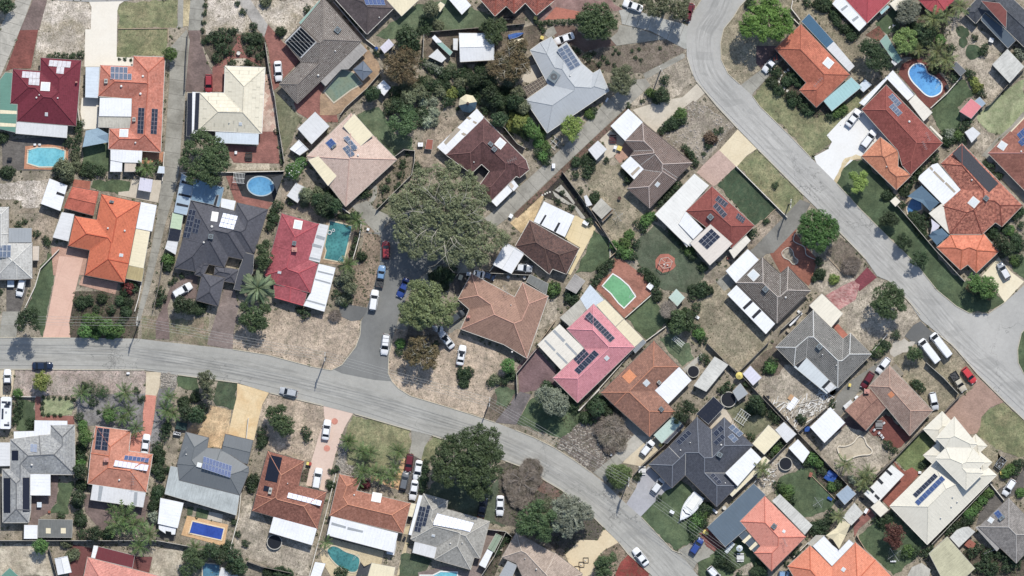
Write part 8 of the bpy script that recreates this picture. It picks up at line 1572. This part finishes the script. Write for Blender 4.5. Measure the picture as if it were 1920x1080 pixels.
PH = {'crimson house': 'the crimson roof at top left', 'orange panel house': 'the orange roof with three solar arrays', 'cream house': 'the L-shaped cream roof', 'tangerine house': 'the bright orange roof by the lane', 'long grey house': 'the pale grey roof, left edge', 'charcoal house': 'the charcoal many-hipped roof', 'red house': 'the red roof beside the rectangular pool', 'ash house': 'the ash-grey roof at lower left', 'awning house': 'the orange roof with white awning', 'salmon house': 'the salmon-pink roof, bottom edge', 'slate house': 'the slate roof trimmed in white', 'maroon solar house': 'the rust roof with navy heating mats', 'terracotta fan house': 'the terracotta roof by the kidney pool', 'speckled brown house': 'the speckled brown roof near the top', 'dusky house': 'the dusky roof at the top edge', 'red mottled house': 'the mottled red roof, top edge', 'blush house': 'the blush pink roof', 'maroon house': 'the maroon-brown roof by the huge gum', 'fawn house': 'the light brown roof at the junction', 'dark peaked house': 'the small dark brown peaked roof', 'pebble house': 'the pale grey roof with glinting panels', 'almond house': 'the almond brown roof, bottom edge', 'silver grey house': 'the large pale grey metal roof', 'burl house': 'the mottled brown many-hipped roof', 'pink house': 'the bright pink roof', 'copper house': 'the copper-brown roof with orange patch', 'navy gable house': 'the charcoal-blue roof with navy patio', 'rusty orange house': 'the rusty orange roof with blue glass', 'sienna house': 'the red-brown roof with three arrays', 'cocoa house': 'the dark speckled roof with white flats', 'grey speckled house': 'the dark grey speckled roof', 'coral house': 'the coral roof by the slate-blue carport', 'apricot house': 'the apricot roof at the bottom edge', 'coral red house': 'the coral-red roof, top right', 'second coral house': 'the smaller coral-red roof, top edge', 'ink house': 'the dark slate roof, top right corner', 'brick red house': 'the brick-red roof by the blue pool', 'terracotta mottled house': 'the mottled terracotta roof, right side', 'rosewood house': 'the rose-brown roof, right edge', 'chestnut house': 'the chestnut-brown roofs', 'ivory house': 'the ivory stepped roofs', 'ridge house': 'the grey ribbed roof, right edge'}
USED = {}
def where(x, y):
 best = None
 for k, ph in PH.items():
  h = HS.get(k)
  if h is None or h.c is None: continue
  d = math.hypot(h.c[0] - x, h.c[1] - y)
  if best is None or d < best[0]: best = (d, h, ph)
 d, h, ph = best; a = math.degrees(math.atan2(y - h.c[1], x - h.c[0])) % 360; dr = ['right of', 'above right of', 'above', 'above left of', 'left of', 'below left of', 'below', 'below right of'][int((a + 22.5) // 45) % 8]
 return d, dr, ph
CW = dict(dark='dark green', bigdark='dark green', bush='mid green', bigbush='bright green', bigbush2='green', bush2='mottled green', lime='yellow-green', lime2='lime green', olive='olive green', grey='grey-green', greylight='pale silvery', greyround='grey-green', brown='brownish', brownleaf='rusty brown', redleaf='dark red-leaved', darkred='maroon', hedge='clipped green', hedgeball='clipped', flower='white-flowered', cream='pale strappy', yellow='bright yellow', white='white-flowered', dry='twiggy grey', bare='bare-branched', palm='feathery green', palm2='yellowish feathery')
EN = [n for n in PL if n['lump'] is None and n['r'] > 0]
for e in EN:
 px, py, r = e['px'], e['py'], e['r'] / S; e['rm'] = r; e['type'] = 'palm' if e['kind'] in ('palm', 'palm2', 'date') else ('tree' if r >= 1.9 and e['kind'] not in ('hedge', 'cream', 'dry') else 'shrub'); x, y = W(px, py, 1.5); e['x'], e['y'] = x, y; e['vis'] = -15 < px < 1935 and -15 < py < 1095
def oq(k): return ' (%s nearest)' % ['', 'second', 'third', 'fourth', 'fifth', 'sixth', 'seventh', 'eighth', 'ninth', 'tenth', 'eleventh', 'twelfth'][min(k, 11)]
for tp in ('shrub', 'tree', 'palm'):
 L = sorted([e for e in EN if e['type'] == tp and e['vis']], key=lambda e: -e['r'])
 for i, e in enumerate(L): e['single'] = i < 298
print('plants', {tp: sum(1 for e in EN if e['type'] == tp and e['vis']) for tp in ('shrub', 'tree', 'palm')})
grp = {}
for e in EN:
 if not e.get('single'): continue
 d, dr, ph = where(e['x'], e['y']); e['d'] = d; r = e['rm']; sz = 'tiny' if r < .55 else 'small' if r < .95 else 'medium' if r < 1.5 else 'large'
 noun = {'shrub': 'shrub', 'tree': 'tree', 'palm': 'palm'}[e['type']]
 if e['kind'] == 'hedge': noun = 'hedge'
 e['base'] = '%s %s %s %s %s' % (sz, CW[e['kind']], noun, dr, ph) if e['type'] != 'palm' else '%s %s palm %s %s' % (sz, CW.get(e['kind'], 'green').replace('feathery', '').strip(), dr, ph); grp.setdefault(e['base'], []).append(e)
for b, L in grp.items():
 L.sort(key=lambda e: e['d'])
 for i, e in enumerate(L): e['label'] = b + (oq(i) if len(L) > 1 else '') if i else b + (' (nearest)' if len(L) > 1 else '')
GN = {'shrub': 'garden shrubs of the suburb', 'tree': 'garden trees of the suburb', 'palm': 'garden palms of the suburb'}
rest = {}
for e in EN:
 if not e['vis']: continue
 x, y, r, kind = e['x'], e['y'], e['rm'], e['kind']
 if not e['single']: rest.setdefault(e['type'], []).append(e); continue
 z0 = gz(x, y)
 if e['type'] == 'palm':
  h = max(1.5, min(3.6, r * 1.3)); o = thing('palm', e['label'], 'palm', (x, y, z0), RG.uniform(0, 6), GN['palm']); t = MB(); t.cyl((0, 0, 0), .14, h, 8, 0, .1); t.build('trunk', PM('palm_bark', '7d705f', .95, 0, .2), o); fm = frondmesh(kind); n = 11 if r > 1.8 else 8
  for k in range(n):
   f = link('frond', fm, o, (0, 0, h - .1)); f.rotation_euler = (0, -.15 + .55 * (k % 3) / 2 * -1, k * 2 * math.pi / n + RG.uniform(-.2, .2)); sc = r * 1.08 * RG.uniform(.85, 1.1); f.scale = (sc, sc * RG.uniform(1.0, 1.3), sc)
  continue
 pr = .45 if r < .65 else .85 if r < 1.15 else 1.5 if r < 1.9 else 2.2; me = crownmesh(kind, pr, int(RG.integers(0, 2))); sc = r * 1.02 / pr; rz = float(RG.uniform(0, 6.28)); zs = sc * RG.uniform(.85, 1.15)
 if e['type'] == 'shrub':
  o = link('shrub', me, None, (x, y, z0), rz); o.scale = (sc, sc * RG.uniform(.88, 1.12), zs); tag(o, e['label'], 'shrub', GN['shrub'])
 else:
  h = 1.2 + r * .5; o = thing('tree', e['label'], 'tree', (x, y, z0), rz, GN['tree']); c = link('crown', me, o, (0, 0, h)); c.scale = (sc, sc * RG.uniform(.9, 1.1), zs); t = link('trunk', trunkmesh(), o); t.scale = (r * .55, r * .55, h + r * .3)
for tp, L in rest.items():
 if not L: continue
 V = []
 for e in L: r = max(e['rm'], .35); V.append(blob(e['x'], e['y'], r * .4, r, .8))
 o = link('small_' + tp + 's', npmesh('leaves', np.concatenate(V), LM('dark'))); tag(o, kind='stuff')
def limbs(m, c, Rr, top, n, gum):
 for k in range(n):
  a = k * 2 * math.pi / n + RG.uniform(-.3, .3); L = Rr * RG.uniform(.35, .62) if gum else Rr * RG.uniform(.3, .55); z1 = top * (.99 if gum else .92); pa = [Vector((0, 0, top * .45))]
  for t in (.3, .6, .85, 1): pa.append(Vector((L * t * math.cos(a + .25 * t), L * t * math.sin(a + .25 * t), top * .45 + (z1 - top * .45) * min(1, t * 1.25) + (.25 if t < 1 else .0))))
  m.tube(pa, .13 if gum else .09, 5, 0, .04)
  for t in (2, 3):
   for s_ in (-1, 1):
    b = pa[t]; a2 = a + s_ * RG.uniform(.5, .9); l2 = L * RG.uniform(.25, .45); e = b + Vector((l2 * math.cos(a2), l2 * math.sin(a2), .25)); m.tube([b, (b + e) / 2 + Vector((0, 0, .15)), e], .055, 4, 0, .02); e2 = e + Vector((l2 * .5 * math.cos(a2 + s_ * .5), l2 * .5 * math.sin(a2 + s_ * .5), -.1)); m.tube([e, e2], .03, 3, 0, .015)
for lb in LUMPS:
 it = lb['items']; kind = it[0]['kind']; xs = [W(e['px'], e['py']) for e in it]; c = (sum(q[0] for q in xs) / len(xs), sum(q[1] for q in xs) / len(xs)); Rr = max(math.hypot(q[0] - c[0], q[1] - c[1]) + e['r'] / S for q, e in zip(xs, it))
 top = min(11.0, 1.5 + 1.05 * Rr) if kind != 'gum' else 11.5
 if kind == 'dry': top = 2.6
 if kind == 'hedgeball': top = 5.2
 if kind in ('brownleaf',): top = min(top, 7)
 c = tuple(v * (1 - top * .8 / CAMH) for v in c); z0 = gz(*c); V = []; nm = {'date palm': 'palm'}.get(lb['kind'], 'tree')
 if kind == 'date':
  o = thing('date_palm', lb['label'], 'palm', (c[0], c[1], 0)); t = MB(); t.cyl((0, 0, 0), .45, 4.2, 12, 0, .35); t.build('trunk', PM('palm_bark', '7d705f', .95, 0, .2), o); fm = frondmesh('date', 26); L = it[0]['r'] / S
  for k in range(54):
   tier = k % 3; f = link('frond', fm, o, (0, 0, 4.2)); f.rotation_euler = (0, (-.75, -.25, .12)[tier] , k * 2.399 + RG.uniform(-.1, .1)); sc = L * (.72, .95, 1.08)[tier] * RG.uniform(.92, 1.05); f.scale = (sc, sc * .75, sc)
  continue
 o = thing('gum_tree' if kind == 'gum' else 'tree', lb['label'], 'tree', (c[0], c[1], z0))
 for q, e in zip(xs, it):
  r = e['r'] / S * .97; d = math.hypot(q[0] - c[0], q[1] - c[1]) / Rr; hz = top * (1 - .38 * d * d) - r * .72 + float(RG.uniform(-.35, .35)); hz = max(hz, r * .3)
  if kind == 'dry': V += [twigs(q[0] - c[0] + r * .7 * math.cos(k), q[1] - c[1] + r * .7 * math.sin(k), .3 + .5 * (k % 2), r * .62, int(190 * r * r)) for k in range(6)]; V.append(blob(q[0] - c[0], q[1] - c[1], .1, r * .8, .4, .12, .5)); continue
  if kind == 'hedgeball': V += [blob(0, 0, 2.2, r * .95, .8, 2.6, .8, .7), blob(0, 0, 1.6, r * .9, .6, 1.6, .9, .8)]; continue
  dn = .8 if kind in ('gum', 'brownleaf') else 1.0
  V.append(blob(q[0] - c[0], q[1] - c[1], hz, r * .8, .75, dn * .8))
  for k in range(int(3 + r)):
   a = RG.uniform(0, 6.28); rr = r * RG.uniform(.35, .62); V.append(blob(q[0] - c[0] + rr * math.cos(a), q[1] - c[1] + rr * math.sin(a), hz + r * RG.uniform(-.1, .35), r * RG.uniform(.32, .5), .8, dn))
 link('crown', npmesh('crown', np.concatenate(V), LM(kind if kind in LC else 'dark')), o)
 t = MB(); t.tube([(0, 0, 0), (.2, .1, top * .25), (0, 0, top * .5)], .12 + Rr * .045, 9, 0, .08 + Rr * .02); pale = kind in ('gum', 'brownleaf')
 t.build('trunk', PM('bark_pale', 'b3a897', .9, 0, .15) if pale else PM('bark', '6d6052', .95, 0, .25), o)
 if kind == 'gum' or 'limbs' in lb['label'] or kind == 'dry':
  m = MB(); limbs(m, c, Rr, top if kind != 'dry' else 2.4, 12 if kind == 'gum' else 6, kind == 'gum'); m.build('limb', PM('bark_white', 'aea897', .85, 0, .1) if kind != 'dry' else PM('bark_grey', '8f857d', .9), o)
def scatter():
 A, B, Cc, Dd = [], [], [], []
 for z, p, nm, mt in GP:
  ar = area(p); dens = dict(mulch=5, mulch_pale=2.5, leafy=2.5, leafy_dark=4, leafy_red=3, mulch_black=.8, mulch_red=1.5, dirt_dark=2.2, dirt=1.2, dirt_scrub=1.8, dirt_scrub2=1.6, dirt_grass=1.2, sand_dirty=.9, sand_dry=.9, sand_speckle=.8, rocks=7, rocks_dark=5, rocks_small=3, verge_mix=1.2, lawn_dry=.5, gravel_grey=.6, sand_pink=.9, sand_white=.6, lawn_olive=.6).get(mt, 0)
  if not dens: continue
  n = int(ar * dens * 1.15); xs = [q[0] for q in p]; ys = [q[1] for q in p]; bw = (max(xs) - min(xs)) * (max(ys) - min(ys)); k = int(n * bw / max(ar, 1)); k = min(k, 9000); X = RG.uniform(min(xs), max(xs), k); Y = RG.uniform(min(ys), max(ys), k)
  for x, y in zip(X, Y):
   if noise.noise(Vector((x * .3, y * .3, 7))) + RG.uniform(-.5, .5) < 0 or not inside(x, y, p): continue
   if mt.startswith('rocks'): Dd.append((x, y, z, RG.uniform(.14, .34)))
   elif mt.startswith('mulch') or mt.startswith('leafy'): A.append((x, y, z, RG.uniform(.15, .42)))
   else: (B if RG.uniform() < .55 else A).append((x, y, z, RG.uniform(.08, .24)))
 for _ in range(15000):
  x, y = float(RG.uniform(-121, 121)), float(RG.uniform(-68, 68))
  if gz(x, y) == 0: A.append((x, y, 0, RG.uniform(.15, .65)))
 for nm, L, kd, nl in (('low_ground_plants', A, 'dark', 7), ('dry_weeds', B, 'brown', 4)):
  a = np.array(L); n = len(a); d = RG.normal(size=(n * nl, 3)); d[:, 2] = np.abs(d[:, 2]); d /= np.linalg.norm(d, axis=1, keepdims=True); s = np.repeat(a[:, 3], nl); c = np.repeat(a[:, :3], nl, 0) + d * (s * .6)[:, None] * np.array([1, 1, .6]); tag(link(nm, npmesh(nm, quads(c, d + RG.normal(size=d.shape) * .3, s * RG.uniform(.5, .95, len(s))), LM({'dark': 'olive', 'brown': 'brown'}[kd]))), kind='stuff')
 m = MB()
 for x, y, z, r in Dd:
  n = 6; b = len(m.v); a0 = RG.uniform(0, 6)
  for k in range(n): a = a0 + k * 2 * math.pi / n; q = r * RG.uniform(.7, 1.1); m.v.append((x + q * math.cos(a), y + q * math.sin(a), z - .02))
  m.v.append((x, y, z + r * .6))
  for k in range(n): m.f.append((b + k, b + (k + 1) % n, b + n)); m.m.append(0)
 if m.f: tag(m.build('loose_rocks', PM('rock', 'a59c90', .9, 0, .35)), kind='stuff')
scatter()
print('FAILS', FAILS); print('objects', len(D.objects), 'GP', len(GP))
CL = {}
def clutter(s):  # lidded boxes that stand in for assorted small yard items
 for t in s.split():
  x, y, a, b, r, m = t.split(','); c = W(float(x), float(y), 1); d, dr, ph = where(*c); cw = {'white': 'white', 'white2': 'pale', 'dark': 'dark', 'bluewhite': 'pale blue', 'green3': 'green', 'tan': 'tan', 'blue': 'blue', 'rusty': 'rusty'}[m]; bs = 'small %s boxy item %s %s' % (cw, dr, ph); k = CL[bs] = CL.get(bs, -1) + 1; T(0, 0, 1); sb(float(x), float(y), float(a), float(b), float(r), 'm_' + m, bs + (oq(k) if k else ''))
clutter("65,271,4,3,0,white 74,271,4,3,0,white2 98,182,3,8,0,dark 152,230,4,6,0,white 142,300,5,3,30,dark 18,298,8,5,0,dark 535,162,6,8,30,white 549,178,6,6,30,white 442,286,4,5,0,white 705,92,5,8,30,blue 626,395,4,4,0,green3 690,430,4,4,20,white 958,405,6,7,30,white 1050,420,5,4,0,tan 1098,418,10,6,30,white 1118,285,4,8,60,white 1180,340,5,3,0,dark 1308,595,6,4,30,white 1338,470,9,4,40,white2 1366,484,5,4,0,rusty 1440,745,5,6,0,dark 1500,586,10,4,40,white2 1478,620,6,5,45,tan 1490,604,8,4,45,dark 1556,935,9,4,30,blue 1616,935,7,4,30,dark 1624,958,5,9,30,white 1546,980,5,5,0,dark 1702,235,5,4,0,white 1718,292,7,4,30,dark 1836,205,6,4,30,dark 1842,190,9,5,45,tan 1776,163,8,5,60,dark 1725,886,5,4,0,white 1738,872,4,4,0,dark 1260,960,8,5,30,white 1340,958,12,4,40,white 1398,905,5,7,0,bluewhite 1520,890,5,8,20,rusty 92,960,4,4,0,rusty 110,865,3,9,0,white2 240,700,5,3,0,white 427,890,5,7,0,dark 500,905,5,4,0,dark 625,905,3,6,20,white2 758,1010,4,7,30,dark 728,985,5,4,0,dark 940,1030,4,5,0,tan 1245,760,7,3,30,white2 1256,738,5,5,0,dark 1322,716,5,4,45,rusty")
